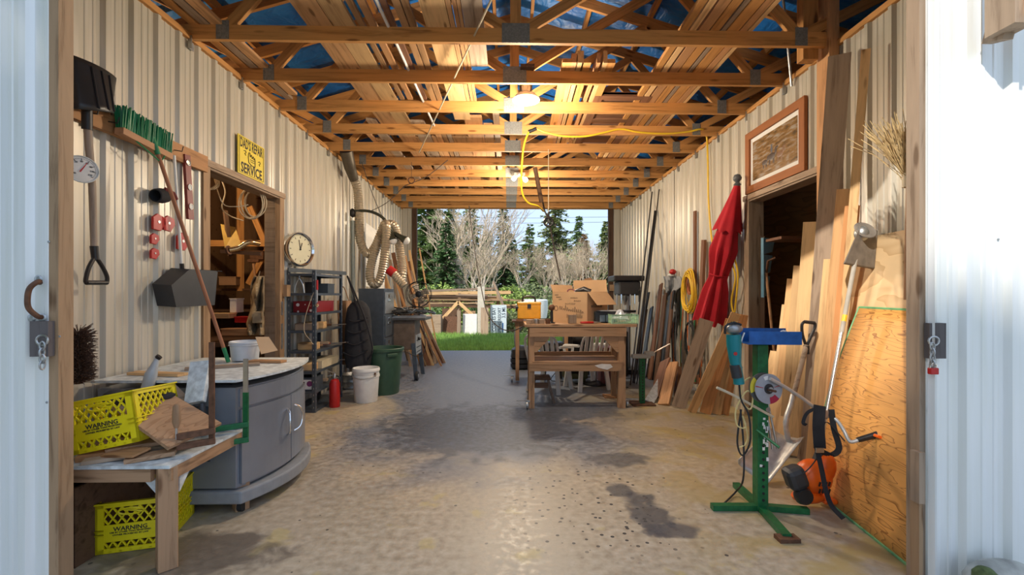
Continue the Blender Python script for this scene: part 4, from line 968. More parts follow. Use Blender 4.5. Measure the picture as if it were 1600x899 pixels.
# fire extinguisher
p = UZ(523, 636)
t = T('fire_extinguisher', 'small red fire extinguisher standing in front of the shelf unit', 'extinguisher', p)
add('cylinder', MB().lathe([(.062, 0), (.066, .01), (.066, .30), (.05, .345), (.022, .36), (.02, .375)], 22, p), red_p, t, True)
add('valve', MB().lathe([(.022, .365), (.026, .38), (.02, .41), (.012, .43)], 12, p), steel, t, True)
add('lever', MB().rod(p+V(.02, 0, .43), p+V(-.10, -.02, .47), .02, .006, (0, 1, 0)), galv, t); add('lever', MB().rod(p+V(.02, 0, .41), p+V(-.09, -.02, .40), .02, .006, (0, 1, 0)), galv, t)
add('hose', MB().tube(spline([p+V(.02, 0, .40), p+V(.075, .0, .36), p+V(.078, 0, .2)], 5), .009, 6), rubber, t, True)
# galvanised tub, brown leather apron, black kit bag
p = UZ(553, 606); p.x -= .02
t = T('galvanized_tub', 'ribbed galvanised tub between the shelf unit and the buckets', 'tub', p)
add('tub', MB().lathe([(.16, 0), (.165, .02), (.16, .03), (.168, .10), (.173, .11), (.168, .12), (.175, .2), (.185, .21), (.18, .22), (.165, .2), (.15, .02)], 26, p), galv, t, True); add('rolled_rim', MB().tube([p+V(.18*math.cos(a), .18*math.sin(a), .215) for a in [i*math.pi/12 for i in range(24)]], .007, 6, True), galv, t, True)
t = T('leather_apron', 'brown leather apron hanging beside the black bag', 'apron', U(535, 570, 6.75))
add('hide', MB().grid(lambda u, v: U(527+22*u+4*v, 470+100*v, 6.72+.05*math.sin(u*8)), 8, 8), flat('brown leather', (.25, .13, .06), .65), t, True, solid=.01)
add('neck_strap', MB().tube(spline([U(530, 470, 6.72), U(536, 448, 6.74), U(545, 470, 6.72)], 5), .008, 6), flat('brown leather', (.25, .13, .06), .65), t, True)
t = T('kit_bag', 'tall black cloth kit bag with a shoulder strap hanging by the shelf unit', 'bag', U(560, 578, 6.45))
prof = [(.05, 0), (.14, .03), (.165, .2), (.16, .45), (.15, .7), (.13, .86), (.09, .93), (.04, .97)]
pb = U(560, 577, 6.48)
add('body', MB().lathe(prof, 22, pb, rotz(.3) @ Matrix.Diagonal((1.15, .85, 1))), black_cl, t, True)
for k in range(4): add('fold', MB().tube(spline([pb+V(-.17+.03*k, -.13, .25+.15*k), pb+V(0, -.155, .2+.16*k), pb+V(.16, -.1, .28+.15*k)], 5), .010, 6), black_cl, t, True)
add('strap', MB().tube(spline([pb+V(-.02, -.05, .95), U(548, 447, 6.5), U(543, 432, 6.5), U(553, 455, 6.4), U(571, 500, 6.3), U(582, 545, 6.3), pb+V(.15, -.05, .15)], 6), .012, 6), black_cl, t, True)
# trash can, buckets
p = UZ(601, 614)
t = T('trash_can', 'large dull green plastic trash can on the left', 'trash can', p)
add('bin', MB().lathe([(.20, 0), (.205, .01), (.255, .62), (.275, .625), (.28, .66), (.27, .67), (.255, .665), (.245, .6), (.195, .02), (0, .02)], 36, p), can_green, t, True)
for a in (-.9, 2.3): 
    d = V(math.cos(a), math.sin(a), 0); add('handle', MB().box(p+d*.265+V(0, 0, .58), (.035, .16, .05), rotz(a)), can_green, t, bevel=.012)
p = UZ(572, 627)
t = T('white_bucket', 'two nested white plastic buckets beside the green trash can', 'bucket', p)
add('lower_bucket', MB().lathe([(.145, 0), (.15, .006), (.17, .33), (.178, .333), (.178, .36), (.165, .36)], 32, p), white_p, t, True)
add('upper_bucket', MB().lathe([(.15, .33), (.168, .35), (.172, .41), (.18, .413), (.18, .44), (.172, .455), (.166, .45), (.15, .3), (0, .29)], 32, p), white_p, t, True)
add('bail_handle', MB().tube(spline([p+V(-.18, -.02, .385), p+V(-.12, -.15, .355), p+V(0, -.19, .33), p+V(.12, -.15, .35), p+V(.18, -.02, .385)], 5), .004, 6), galv, t, True)
add('rust_stain', MB().box(p+V(.15, -.098, .375), (.03, .003, .05), rotz(.95)), rust, t)
# slate cabinet with drawers
a = U(560, 500, 7.2).x; b2 = U(600, 500, 7.2).x
t = T('filing_cabinet', 'dark slate filing cabinet beside the green trash can', 'cabinet', ((a+b2)/2, 7.5, 0))
add('carcass', MB().box(((a+b2)/2, 7.5, .77), (b2-a, .6, 1.54)), slate, t, bevel=.005)
for k in range(4):
    z = .2+.37*k; d = add('drawer', MB().box((b2+.008, 7.5, z), (.016, .54, .34)), slate if k < 3 else galv, t, bevel=.004)
    add('pull', MB().box((b2+.025, 7.42, z+.05), (.02, .14, .035)), chrome, d, bevel=.004); add('label_holder', MB().box((b2+.018, 7.42, z+.11), (.006, .1, .05)), chrome, d)
# table saw with cables on top
c = UZ(648, 596); t = T('table_saw', 'old grey table saw on splayed legs with a small wheel', 'table saw', (-1.72, 7.95, 0))
rw, bk = -1.60, 8.35
for x, y, sx, sy in ((-2.02, 7.75, -1, -1), (-1.62, 7.75, 1, -1), (-2.02, 8.25, -1, 1), (-1.62, 8.25, 1, 1)): bar('leg', (x+sx*.06, y+sy*.05, 0), (x, y, .62), .07, .02, slate, t, side=(1, 0, 0))
add('body', MB().box((-1.82, 8.0, .76), (.44, .5, .5)), flat('rusty brown sheet', (.17, .12, .085), .6, .3, .35, 8), t, bevel=.01)
add('front_panel', MB().box((-1.588, 8.0, .58), (.02, .46, .34)), mid_grey, t, bevel=.005)
for z in (.66, .54, .46): add('panel_slot', MB().box((-1.576, 8.0, z), (.006, .36, .012)), black_m, t)
add('crank', MB().ball((-1.56, 7.95, .68), .03, 8, 6), black_p, t, True)
add('tabletop', MB().box((-1.78, 8.0, 1.03), (.75, .65, .04)), flat('cast iron', (.13, .12, .11), .45, .7), t, bevel=.006); add('fence', MB().box((-1.75, 7.72, 1.07), (.7, .05, .04)), steel, t)
add('wheel', MB().lathe([(.02, -.02), (.075, -.02), (.08, 0), (.075, .02), (.02, .02)], 18, (-1.54, 7.68, .08), roty(R(90))), rubber, t, True); add('wheel_hub', MB().lathe([(.035, -.024), (.035, .024)], 12, (-1.54, 7.68, .08), roty(R(90))), galv, t)
random.seed(31); cp = T('cable_pile', 'tangle of dark cables heaped on the table saw', 'cables', (-1.75, 8.0, 1.05))
for k in range(16):
    c0 = V(-1.78+random.uniform(-.28, .28), 7.9+random.uniform(-.2, .25), 1.075+random.uniform(0, .08)); r = random.uniform(.08, .2); sx = random.uniform(.8, 1.8); ph = random.uniform(0, 6)
    add('cable', MB().tube([c0+V(sx*r*math.cos(a_), r*math.sin(a_), .025*math.sin(2*a_+ph)+.02*(k % 4)) for a_ in [i*math.pi/8 for i in range(16)]], random.choice([.008, .011, .014]), 6, True), [rubber, slate, mid_grey, rubber][k % 4], cp, True)
add('cable', MB().tube(spline([V(-1.5, 7.75, 1.08), V(-1.42, 7.68, .8), V(-1.4, 7.6, .5), V(-1.5, 7.55, .42), V(-1.68, 7.5, .5)], 6), .007, 6), rubber, cp, True)
# fan on the saw
c = U(654, 460, 8.2); t = T('fan', 'round black wire-cage fan standing on the table saw', 'fan', (c.x, c.y, 1.05)); rf = .225
for k in range(3): add('cage_ring', MB().tube([c+V(rf*(1-.3*k)*math.cos(a), -.05-.012*k, rf*(1-.3*k)*math.sin(a)) for a in [i*math.pi/16 for i in range(32)]], .006-.001*k, 6, True), black_m, t, True)
add('cage_ring', MB().tube([c+V(rf*math.cos(a), .05, rf*math.sin(a)) for a in [i*math.pi/16 for i in range(32)]], .006, 6, True), black_m, t, True)
for k in range(18):
    a = k*math.pi/9; d = V(math.cos(a), 0, math.sin(a)); add('cage_wire', MB().tube([c+d*.05+V(0, -.08, 0), c+d*rf*.6+V(0, -.08, 0), c+d*rf+V(0, -.05, 0)], .0022, 4), black_m, t)
for k in range(4):
    a = k*math.pi/2+.4; d = V(math.cos(a), 0, math.sin(a)); e = V(-math.sin(a), 0, math.cos(a)); q = [c+d*.04-e*.03, c+d*.18-e*.07+V(0, .02, 0), c+d*.18+e*.05+V(0, -.02, 0), c+d*.04+e*.03]
    add('blade', MB().slab(q, .003), flat('smoked blade', (.30, .26, .20), .3), t)
add('motor', MB().lathe([(.02, -.03), (.055, -.02), (.06, .05), (.05, .10)], 16, c, rotx(R(-90))), black_m, t, True)
add('stand', MB().tube([c+V(0, .06, 0), c+V(0, .05, -.2), V(c.x, c.y+.05, 1.06)], .016, 8), black_m, t, True); add('foot', MB().lathe([(.13, 0), (.13, .015), (.04, .04)], 20, (c.x, c.y+.05, 1.05)), black_m, t, True)
# flexible duct with red coupling, lamp arm, pole, white panel
YD = 7.55
pth = [(541, 236, 7.15), (547, 262, 7.3), (553, 280, 7.5)]
t = T('flexible_duct', 'long ribbed silver duct looping down from the left wall, with a red coupling', 'duct', U(585, 446, YD))
add('stub_pipe', MB().tube([U(*p) for p in pth], [.10, .09, .075], 14), flat('dark duct metal', (.12, .10, .075), .5, .5), t, True)
hose = [(553, 280, 7.5), (559, 300, YD), (561, 340, YD), (562, 370, YD), (568, 390, YD), (577, 397, YD), (587, 384, YD), (595, 365, YD), (601, 351, YD-.05), (604, 356, YD-.12), (602, 390, YD-.15), (597, 425, YD-.15), (590, 443, YD-.15), (582, 443, YD-.12), (578, 428, YD-.1), (582, 405, YD-.05), (592, 378, YD), (606, 352, YD+.06), (617, 355, YD+.05), (623, 380, YD), (627, 405, YD), (629, 425, YD-.05), (627, 437, YD-.05)]
hp_ = spline([U(*p) for p in hose], 14); rs = []
hp2 = []; 
Ls = [0]
for i in range(1, len(hp_)): Ls.append(Ls[-1]+(hp_[i]-hp_[i-1]).length)
n = int(Ls[-1]/.019); j = 0
for k in range(n):
    s = Ls[-1]*k/(n-1)
    while j < len(Ls)-2 and Ls[j+1] < s: j += 1
    f = (s-Ls[j])/max(Ls[j+1]-Ls[j], 1e-6); hp2.append(hp_[j].lerp(hp_[j+1], f)); rs.append(.074 if k % 2 else .064)
add('ribbed_hose', MB().tube(hp2, rs, 14), beige_hose, t, True)
add('red_coupling', MB().tube([U(607, 421, YD-.28), U(616, 428, YD-.28)], .075, 14), red_p, t, True)
e2 = [U(614, 427, YD-.28).lerp(U(632, 447, YD-.28), i/14) for i in range(15)]
add('end_hose', MB().tube(e2, [.068 if i % 2 else .06 for i in range(15)], 14), beige_hose, t, True)
t = T('work_lamp', 'green-black gooseneck lamp arm on a grey pole with two white lamp heads', 'lamp', U(551, 560, 7.5))
add('pole', MB().tube([U(552, 560, 7.5), U(551, 345, 7.5)], .035, 12), flat('grey-green pole', (.25, .28, .26), .5, .4), t, True); add('knuckle', MB().ball(U(551, 333, 7.5), .05, 10, 7, (1, 1, 1.5)), black_m, t, True)
add('arm', MB().tube(spline([U(551, 330, 7.5), U(575, 330, 7.5), U(595, 338, 7.5), U(608, 353, 7.5), U(614, 366, 7.5)], 6), .024, 10), flat('dark olive metal', (.05, .055, .04), .5, .4), t, True)
for (p0, p1) in (((612, 362), (614, 376)), ((616, 364), (634, 376))):
    a_, b3 = U(*p0, 7.48), U(*p1, 7.42); h = add('lamp_head', MB().tube([a_, a_.lerp(b3, .6), b3], [.03, .045, .07], 14), flat('dark olive metal', (.05, .055, .04), .5, .4), t, True)
    add('lamp_glass', MB().ball(b3, .068, 14, 8, (1, .6, 1)), white_p, h, True)
o = loose('leaning_sheet', 'white sheet panel leaning on the left wall behind the duct', 'panel', [U(571, 448, 8.25), U(600, 452, 8.6), U(603, 372, 8.75), U(571, 348, 8.4)], .01, white_p)
# leaning sticks in the far left corner
random.seed(14); sticks = []
for k in range(15):
    x0 = U(608+k*4.2, 480, 9.6).x; yb = random.uniform(9.2, 10.3); xt = x0-random.uniform(.15, .5); zt = random.uniform(1.5, 2.6)
    o = bar('leaning_stick', (x0+.25, yb, 0), (max(xt, XL+.08), yb+random.uniform(.05, .3), zt), random.choice([.03, .05, .09]), .022, [cedar, grey_w, pine, brown_w][k % 4], side=(1, 0, 0))
    sticks.append(tag(o, '%s timber strip from the left, leaning in the far left corner' % ORDN[k], 'timber strip', 'timber strips in the far left corner'))
for k in range(18):                                        # fan of strips on the floor beyond the saw
    f = k/17; top = U(628+f*28+random.uniform(-3, 3), 478+f*14+random.uniform(-4, 8), 9.1); bot = UZ(655+f*41, 560-f*5+random.uniform(-3, 3))
    bot.y = 9.3+random.uniform(-.2, .6); bot.x = U(658+f*36, 500, bot.y).x
    o = bar('leaning_stick', bot, top, random.choice([.03, .045, .07]), .02, [cedar, brown_w, grey_w, dark_w, pine][k % 5], side=(1, 0, 0))
    tag(o, '%s strip from the saw in the fan of timber by the back opening' % ORDN[k], 'timber strip', 'timber strips fanned against the saw')
# ================================================================ middle: workbench and what is round it
BX0, BX1, BY0, BY1, BZ = .20, 1.62, 5.70, 6.45, 1.07
t = T('workbench', 'rough timber workbench with a lower shelf in the middle of the shed', 'workbench', (.9, 6.08, 0))
for i in range(4): bar('top_plank', (BX0, BY0+.01+(i+.5)*.185, BZ-.018), (BX1, BY0+.01+(i+.5)*.185, BZ-.018), .18, .036, bench_w, t, side=(0, 1, 0), bevel=.003)
lx0, lx1 = UZ(832, 638).x, UZ(974, 638).x
bar('leg', (lx0-.01, 5.78, 0), (lx0-.01, 5.78, BZ-.04), .07, .05, bench_w, t, side=(1, 0, 0)); bar('leg', (lx1-.02, 5.78, 0), (lx1-.02, 5.78, BZ-.04), .09, .09, bench_w, t, side=(1, 0, 0))
bar('leg', (lx0-.0, 6.38, 0), (lx0-.0, 6.38, BZ-.04), .07, .05, bench_w, t, side=(1, 0, 0)); bar('leg', (lx1+.02, 6.38, 0.02), (lx1+.02, 6.38, BZ-.04), .07, .07, bench_w, t, side=(1, 0, 0))
bar('apron', (lx0-.04, 5.735, BZ-.10), (lx1+.03, 5.735, BZ-.10), .115, .035, bench_w, t); bar('apron', (lx0, 6.42, BZ-.10), (lx1, 6.42, BZ-.10), .115, .035, bench_w, t)
bar('shelf_rail', (lx0-.04, 5.73, .53), (lx1-.03, 5.73, .53), .105, .035, bench_w, t); bar('shelf_rail', (lx0, 6.40, .60), (lx1, 6.40, .60), .08, .035, cedar, t)
for i in range(3): bar('shelf_plank', (lx0, 5.82+.2*i, .585), (lx1, 5.82+.2*i, .585), .19, .022, bench_w, t, side=(0, 1, 0))
for x, s in ((lx0+.02, 1), (lx1-.06, -1)):
    mb = MB(); mb.prism([(0, 0), (.19, 0), (.19, -.03), (.03, -.20), (0, -.20)], .022, Matrix(((s, 0, 0), (0, 0, 1), (0, 1, 0))), (x, 5.74, BZ-.155)); add('corner_brace', mb, bench_w, t)
add('paint_splash', MB().prism([(.0, 0), (.09, .02), (.2, .015), (.23, -.02), (.16, -.055), (.05, -.03)], .002, rotx(R(90)), (1.08, 5.711, .55)), flat('chalky white paint', (.75, .72, .68), .7), t)
add('foot_block', MB().box((lx1-.02, 6.38, .012), (.2, .18, .024)), cedar, t)
def castor(p, s, parent):
    p = V(*p); c = MB().lathe([(.045, -.014), (.05, 0), (.045, .014)], 14, p+V(0, 0, .05), roty(R(90))); w_ = add('castor_wheel', c, galv, parent, True)
    add('castor_fork', MB().box(p+V(s*.01, 0, .10), (.05, .05, .02)).rod(p+V(.02, 0, .05), p+V(.02, 0, .1), .03, .004, (0, 1, 0)).rod(p+V(0, 0, .105), p+V(-s*.13, -.05, .115), .03, .006, (0, 1, 0)), galv, parent)
castor((lx0-.07, 5.74, 0), 1, t); castor((lx1+.06, 5.80, 0), -1, t)
# second trolley behind, at the left
t = T('trolley_frame', 'narrow timber trolley leg frame on a castor behind the workbench', 'trolley', (.22, 7.6, 0))
bar('post', (.14, 7.55, .02), (.14, 7.55, .98), .06, .05, bench_w, t, side=(1, 0, 0)); bar('cross_rail', (.1, 7.55, .95), (1.0, 7.55, .95), .08, .04, bench_w, t); bar('post', (.95, 7.55, 0), (.95, 7.55, .98), .06, .05, bench_w, t, side=(1, 0, 0)); castor((.05, 7.53, 0), 1, t); add('deck', MB().box((.55, 7.7, 1.0), (1.0, .5, .03)), dark_w, t)
# step stool under the bench
p = UZ(846, 630); t = T('step_stool', 'small dark wooden step stool under the workbench', 'stool', (p.x, 6.12, 0))
bar('seat', (p.x-.13, 6.12, .33), (p.x+.12, 6.12, .33), .22, .04, dark_w, t, side=(0, 1, 0), bevel=.004)
for s in (-1, 1):
    bar('leg', (p.x+s*.17, 6.12, 0), (p.x+s*.09, 6.12, .31), .2, .03, flat('worn plank', (.17, .12, .09), .8, noise=.35, scale=12), t, side=(0, 1, 0))
bar('stretcher', (p.x-.1, 6.03, .24), (p.x+.09, 6.03, .24), .07, .02, dark_w, t)
# white plastic garden chairs
def chair(label, loc, rz):
    t = T('plastic_chair', label, 'chair', loc, rz, 'white plastic garden chairs')
    for sx in (-1, 1):
        for sy in (-1, 1): add('leg', MB().rod((sx*.25, sy*.24, 0), (sx*.2, sy*.2, .42), .06, .03, (1, 0, 0)), white_p, t, local=True)
        add('armrest', MB().tube(spline([V(sx*.22, -.22, .40), V(sx*.27, -.24, .62), V(sx*.27, -.1, .66), V(sx*.25, .2, .68)], 5), .022, 8), white_p, t, True, local=True)
    add('seat', MB().grid(lambda u, v: (-.22+.44*u, -.23+.44*v, .42-.03*math.sin(u*math.pi)), 6, 4), white_p, t, True, local=True, solid=.02)
    for k in range(5): add('back_slat', MB().rod((-.16+.08*k, .22, .44), (-.18+.09*k, .34, .84), .05, .015, (1, 0, 0)), white_p, t, local=True)
    add('back_rail', MB().tube(spline([V(-.24, .22, .44), V(-.24, .34, .8), V(0, .37, .88), V(.24, .34, .8), V(.24, .22, .44)], 5), .02, 8), white_p, t, True, local=True)
chair('white plastic garden chair behind the bench, left one', (.62, 6.85, 0), R(150)); chair('white plastic garden chair behind the bench, right one', (1.2, 7.0, 0), R(200))
# shop vacuum: hose and ribbed drum left of the bench
t = T('shop_vacuum', 'black ribbed shop vacuum with a grey hose left of the bench', 'vacuum', (.1, 8.9, 0)); p = U(815, 560, 8.9); p.z = 0
add('drum', MB().lathe([(.2, .02), (.22, .04), (.22, .1), (.2, .11), (.22, .13), (.22, .2), (.2, .21), (.22, .23), (.2, .33)], 22, p), black_p, t, True); add('hose', MB().tube(spline([p+V(-.02, 0, .3), p+V(-.09, -.05, .5), p+V(-.08, -.1, .75), p+V(.05, -.15, .95)], 6), .055, 12), mid_grey, t, True)
add('lid', MB().lathe([(.21, .33), (.2, .38), (.1, .45)], 20, p), black_p, t, True)
# dark machinery heap behind the bench
random.seed(41)
for i, (x, y, z, sx, sy, sz, m_, lb) in enumerate(((.75, 7.9, .45, .4, .35, .35, black_m, 'black motor housing behind the white chairs'), (1.25, 8.3, .55, .5, .4, .5, dark_grey, 'dark compressor body behind the bench'), (1.65, 7.4, .3, .35, .4, .6, flat('dark red machine', (.12, .03, .025), .5), 'dark red machine body right of the white chairs'), (1.1, 7.6, .2, .4, .3, .3, flat('olive case', (.10, .10, .03), .6), 'olive tool case on the floor behind the bench'), (1.9, 8.2, .4, .4, .5, .8, black_m, 'black steel cabinet behind the drill press'))):
    t = T('machine', lb, 'machine', (x, y, 0)); add('housing', MB().box((x, y, z), (sx, sy, sz)), m_, t, bevel=.03); add('motor', MB().lathe([(.09, -.12), (.11, -.1), (.11, .1), (.09, .12)], 16, (x, y-sy/2-.02, z+sz*.2), roty(R(90))), black_m, t, True)
    for s in (-1, 1): add('foot', MB().box((x+s*sx*.35, y, (z-sz/2)/2), (.06, sy*.7, max(z-sz/2, .02))), m_, t)
    add('cable', MB().tube(spline([V(x, y-sy/2, z), V(x+.1, y-sy/2-.1, z-.2), V(x-.05, y-sy/2-.15, .02), V(x+.2, y-sy/2-.2, .01)], 5), .007, 5), rubber, t, True)
# ---- on the bench
c0, cL, cR = V(1.02, 5.92, BZ), V(.60, 6.22, BZ), V(1.36, 6.27, BZ)    # cardboard box corners at the base
hx = .41; t = T('cardboard_box', 'large open cardboard box full of tools on the workbench', 'box', (.98, 6.2, BZ))
cB = cL+cR-c0
def face(name, a, b, mat=card): return add(name, MB().slab([a, b, b+V(0, 0, hx), a+V(0, 0, hx)], .006), mat, t)
fl_ = face('side_left', cL, c0); fr_ = face('side_right', c0, cR); face('side_back', cR, cB, card_d); face('side_back', cB, cL, card_d)
add('bottom', MB().slab([cL, c0, cR, cB], .006), card_d, t)
upz = V(0, 0, hx)
def flap(a, b, out): add('flap', MB().slab([a+upz, b+upz, b+upz+V(*out), a+upz+V(*out)], .005), card, t)
flap(c0+V(.01, 0, 0), cR, (.10, -.14, -.17)); flap(cL, cB, (-.02, .12, .10)); flap(cR, cB, (-.0, .06, .17)); 
dl = (c0-cL).normalized(); nl = V(dl.y, -dl.x, 0); dr = (cR-c0).normalized()
def onl(u, z): return frame(cL.lerp(c0, u)+V(0, 0, z)+nl*.009, dl, (0, 0, 1))
# printed blocks and marker scrawl as flat strokes
random.seed(8); pr = MB(); mk = MB(); mk2 = MB()
def stroke(mb, org, d, pts, r): mb.tube([org+d*x+V(0, 0, z) for x, z in pts], r, 4)
o0 = cL+nl*.010; Ll = (c0-cL).length; o1 = c0+V(dr.y, -dr.x, 0)*.008; Lr = (cR-c0).length
for (x, z, n_, h) in ((.04, .37, 5, .012), (.06, .34, 8, .010), (.10, .31, 5, .010), (.28, .33, 8, .014), (.33, .29, 7, .016), (.20, .25, 7, .024)):
    for i in range(n_): stroke(pr, o0, dl, [(x+i*h*.95, z-h/2), (x+i*h*.95+random.uniform(0, .4)*h, z+h/2), (x+i*h*.95+h*.6, z-random.uniform(0, .5)*h)], .0016)
for (x, z) in ((.06, .19), ): stroke(mk, o0, dl, [(x+.028*math.cos(a), z+.032*math.sin(a)) for a in [i*.6 for i in range(12)]], .0022)
for i in range(13): 
    x = .11+i*.028; z = .19-.004*i; h = random.choice([.03, .05, .075]); stroke(mk, o0, dl, [(x, z-.02), (x+.01, z+h-.02), (x+.018, z), (x+.028, z-.018)], .0022)
for i in range(12): 
    x = .22+i*.02; stroke(mk, o0, dl, [(x, .06), (x+.008, .10+random.uniform(0, .03)), (x+.016, .065)], .0018)
for i in range(11): 
    x = .08+i*.025; stroke(mk2, o1, dr, [(x, .20), (x+.01, .235+random.uniform(0, .025)), (x+.02, .205)], .002)
add('print', pr, ink, fl_); add('marker_scrawl', mk, ink, fl_); add('marker_scrawl', mk2, ink, fr_)
o = T('power_tool', 'dark power tool with a wine-red cord poking out of the cardboard box', 'tool', (.97, 6.2, BZ+.36)); add('housing', MB().tube([V(.93, 6.22, BZ+.40), V(1.02, 6.17, BZ+.44), V(1.10, 6.15, BZ+.40)], [.05, .045, .05], 10), black_p, o, True); add('cord', MB().tube([V(.84+.05*math.cos(a), 6.12+.02*math.sin(a), BZ+.42+.025*math.sin(a)) for a in [i*.55 for i in range(11)]], .008, 6), flat('wine cord', (.18, .02, .05), .5), o, True); add('chuck', MB().tube([V(.93, 6.22, BZ+.40), V(.87, 6.25, BZ+.38)], [.03, .015], 10), steel, o, True)
o = loose('curled_cardboard', 'curled brown board standing up behind the open cardboard box', 'board', [V(1.06, 6.5, BZ+.36), V(1.36, 6.6, BZ+.36), V(1.2, 6.62, BZ+.62), V(1.1, 6.6, BZ+.60)], .006, card_d)
# toolbox
c = U(829, 482, 6.42); c.z = BZ+.13
c.x -= .02
t = T('toolbox', 'yellow plastic toolbox with a dark carrying handle at the left end of the bench', 'toolbox', (c.x, 6.5, 1.06)); add('body', MB().box((c.x, 6.5, BZ+.13), (.33, .2, .2)), amber_p, t, bevel=.015); add('lid', MB().box((c.x, 6.5, BZ+.245), (.34, .21, .05)), amber_p, t, bevel=.015)
add('handle', MB().tube(spline([V(c.x-.09, 6.5, BZ+.27), V(c.x-.08, 6.5, BZ+.33), V(c.x, 6.5, BZ+.35), V(c.x+.08, 6.5, BZ+.33), V(c.x+.09, 6.5, BZ+.27)], 5), .013, 8), black_p, t, True); add('latch', MB().box((c.x, 6.395, BZ+.21), (.05, .015, .06)), black_p, t); add('end_cap', MB().lathe([(.05, -.02), (.05, .02)], 14, (c.x-.17, 6.45, BZ+.19), roty(R(90))), black_p, t, True)
add('foot_block', MB().box((c.x-.13, 6.5, BZ+.015), (.1, .2, .03)), brown_w, t)
# ball on a post, cans, wood block, pliers, black organiser, basket
p = U(862, 503, 5.9); p.z = BZ; t = T('ball_mount', 'rusty steel ball on a post standing on the bench before the box', 'hitch ball', p)
add('post', MB().lathe([(.045, 0), (.045, .012), (.02, .02), (.018, .17)], 14, p), black_m, t, True); add('ball', MB().ball(p+V(0, 0, .205), .042, 14, 9), rust, t, True)
random.seed(4)
for i, (px, m_, lb) in enumerate(((838, galv, 'shiny tin can at the left of the bench top'), (846, grey_w, 'small grey wood cube beside the tin can'), (856, rust, 'rusty short pipe piece before the ball mount'), (828, grey_w, 'flat wood offcut at the left end of the bench'))):
    p = U(px, 503, 5.8); p.z = BZ; t = T('bench_oddment', lb, 'oddment', p, group='oddments on the bench front')
    add('body', MB().lathe([(.03, 0), (.032, .004), (.032, .062), (.027, .066), (.026, .01)], 14, p) if i in (0, 2) else MB().box(p+V(0, 0, .028), (.07, .07, .055), rotz(.3*i)), m_, t, i in (0, 2), bevel=.003)
o = bar('wood_block', U(894, 503, 5.82)*1, U(894, 490, 5.82), .10, .08, grey_w, side=(1, 0, 0)); o.matrix_basis.translation.z = BZ+.06; tag(o, 'square wood block standing before the cardboard box', 'wood block')
t = T('pliers', 'red-handled pliers lying on the bench beside the basket', 'pliers', V(1.0, 5.83, BZ)); p = U(905, 503, 5.8); p.z = BZ+.016
for s in (-1, 1): add('handle', MB().tube(spline([p+V(.02, s*.02, 0), p+V(.09, s*.035, 0), p+V(.18, s*.012, 0)], 4), .013, 8), red_p, t, True)
add('jaw', MB().tube([p+V(.18, 0, 0), p+V(.28, .01, 0)], [.02, .006], 8), steel, t, True)
t = T('organizer', 'black and blue tool organiser box beside the cardboard box', 'toolbox', V(1.28, 6.02, BZ)); add('body', MB().box((1.28, 6.05, BZ+.075), (.30, .18, .15)), black_p, t, bevel=.01)
for k in range(3): add('drawer', MB().box((1.23+.08*k, 5.955, BZ+.06), (.07, .012, .09)), flat('blue grey drawer', (.20, .28, .36), .4), t, bevel=.003)
add('papers', MB().box((1.3, 6.05, BZ+.16), (.24, .16, .012), rotz(.2)), paper, t)
bw, bd, bh = .33, .24, .12; bc = V(1.47, 5.86, BZ); t = T('basket', 'mint green plastic basket with slotted sides at the right end of the bench', 'basket', bc)
mb = MB()
for z, h in ((.008, .016), (bh-.01, .02), (bh*.5, .006)):
    mb.box(bc+V(0, -bd/2, z), (bw, .006, h)); mb.box(bc+V(0, bd/2, z), (bw, .006, h)); mb.box(bc+V(-bw/2, 0, z), (.006, bd, h)); mb.box(bc+V(bw/2, 0, z), (.006, bd, h))
add('frame', mb, mint_p, t); mb = MB()
for i in range(17): 
    for s in (-1, 1): mb.box(bc+V(-bw/2+bw*i/16, s*bd/2, bh/2), (.008 if i % 16 else .02, .006, bh))
for i in range(11): 
    for s in (-1, 1): mb.box(bc+V(s*bw/2, -bd/2+bd*i/10, bh/2), (.006, .008, bh))
add('slats', mb, mint_p, t); add('bottom', MB().box(bc+V(0, 0, .004), (bw, bd, .006)), mint_p, t)
t = T('plastic_bag', 'crumpled pale plastic bag lying in the mint basket', 'bag', bc+V(-.06, 0, .03)); random.seed(6)
add('bag', MB().grid(lambda u, v: bc+V(-.13+.2*u, -.09+.18*v, .06+.12*math.sin(u*3.1)*math.sin(v*3.1)+random.uniform(-.012, .012)), 8, 8), flat('cloudy bag', (.60, .65, .72), .25), t, solid=.003)
# grey stool seats and drill press beyond the bench
t = T('bar_stool', 'grey swivel stool seat standing beyond the workbench', 'stool', U(930, 560, 7.3)); c = U(931, 455, 7.3)
add('seat', MB().lathe([(.1, -.03), (.2, -.02), (.2, .02), (.12, .03)], 22, c, rotx(R(60)) @ roty(.3)), mid_grey, t, True); add('post', MB().tube([c, V(c.x, c.y, .05)], .02, 8), chrome, t); add('foot', MB().lathe([(.2, 0), (.2, .02), (.04, .06)], 20, (c.x, c.y, 0)), black_m, t, True)
add('backrest', MB().box(c+V(-.1, .12, .06), (.06, .2, .3), rotx(.3)), black_p, t, bevel=.03)
c = U(978, 452, 8.4); t = T('drill_press', 'black drill press with a flat head cover beyond the bench', 'drill press', V(c.x, 8.5, 0))
add('head_cover', MB().box((c.x, 8.4, 1.74), (.56, .5, .10)), black_p, t, bevel=.02); add('column', MB().tube([V(c.x+.08, 8.55, 0), V(c.x+.08, 8.55, 1.7)], .045, 12), steel, t, True); add('motor', MB().box((c.x+.02, 8.4, 1.56), (.4, .4, .26)), dark_grey, t, bevel=.03)
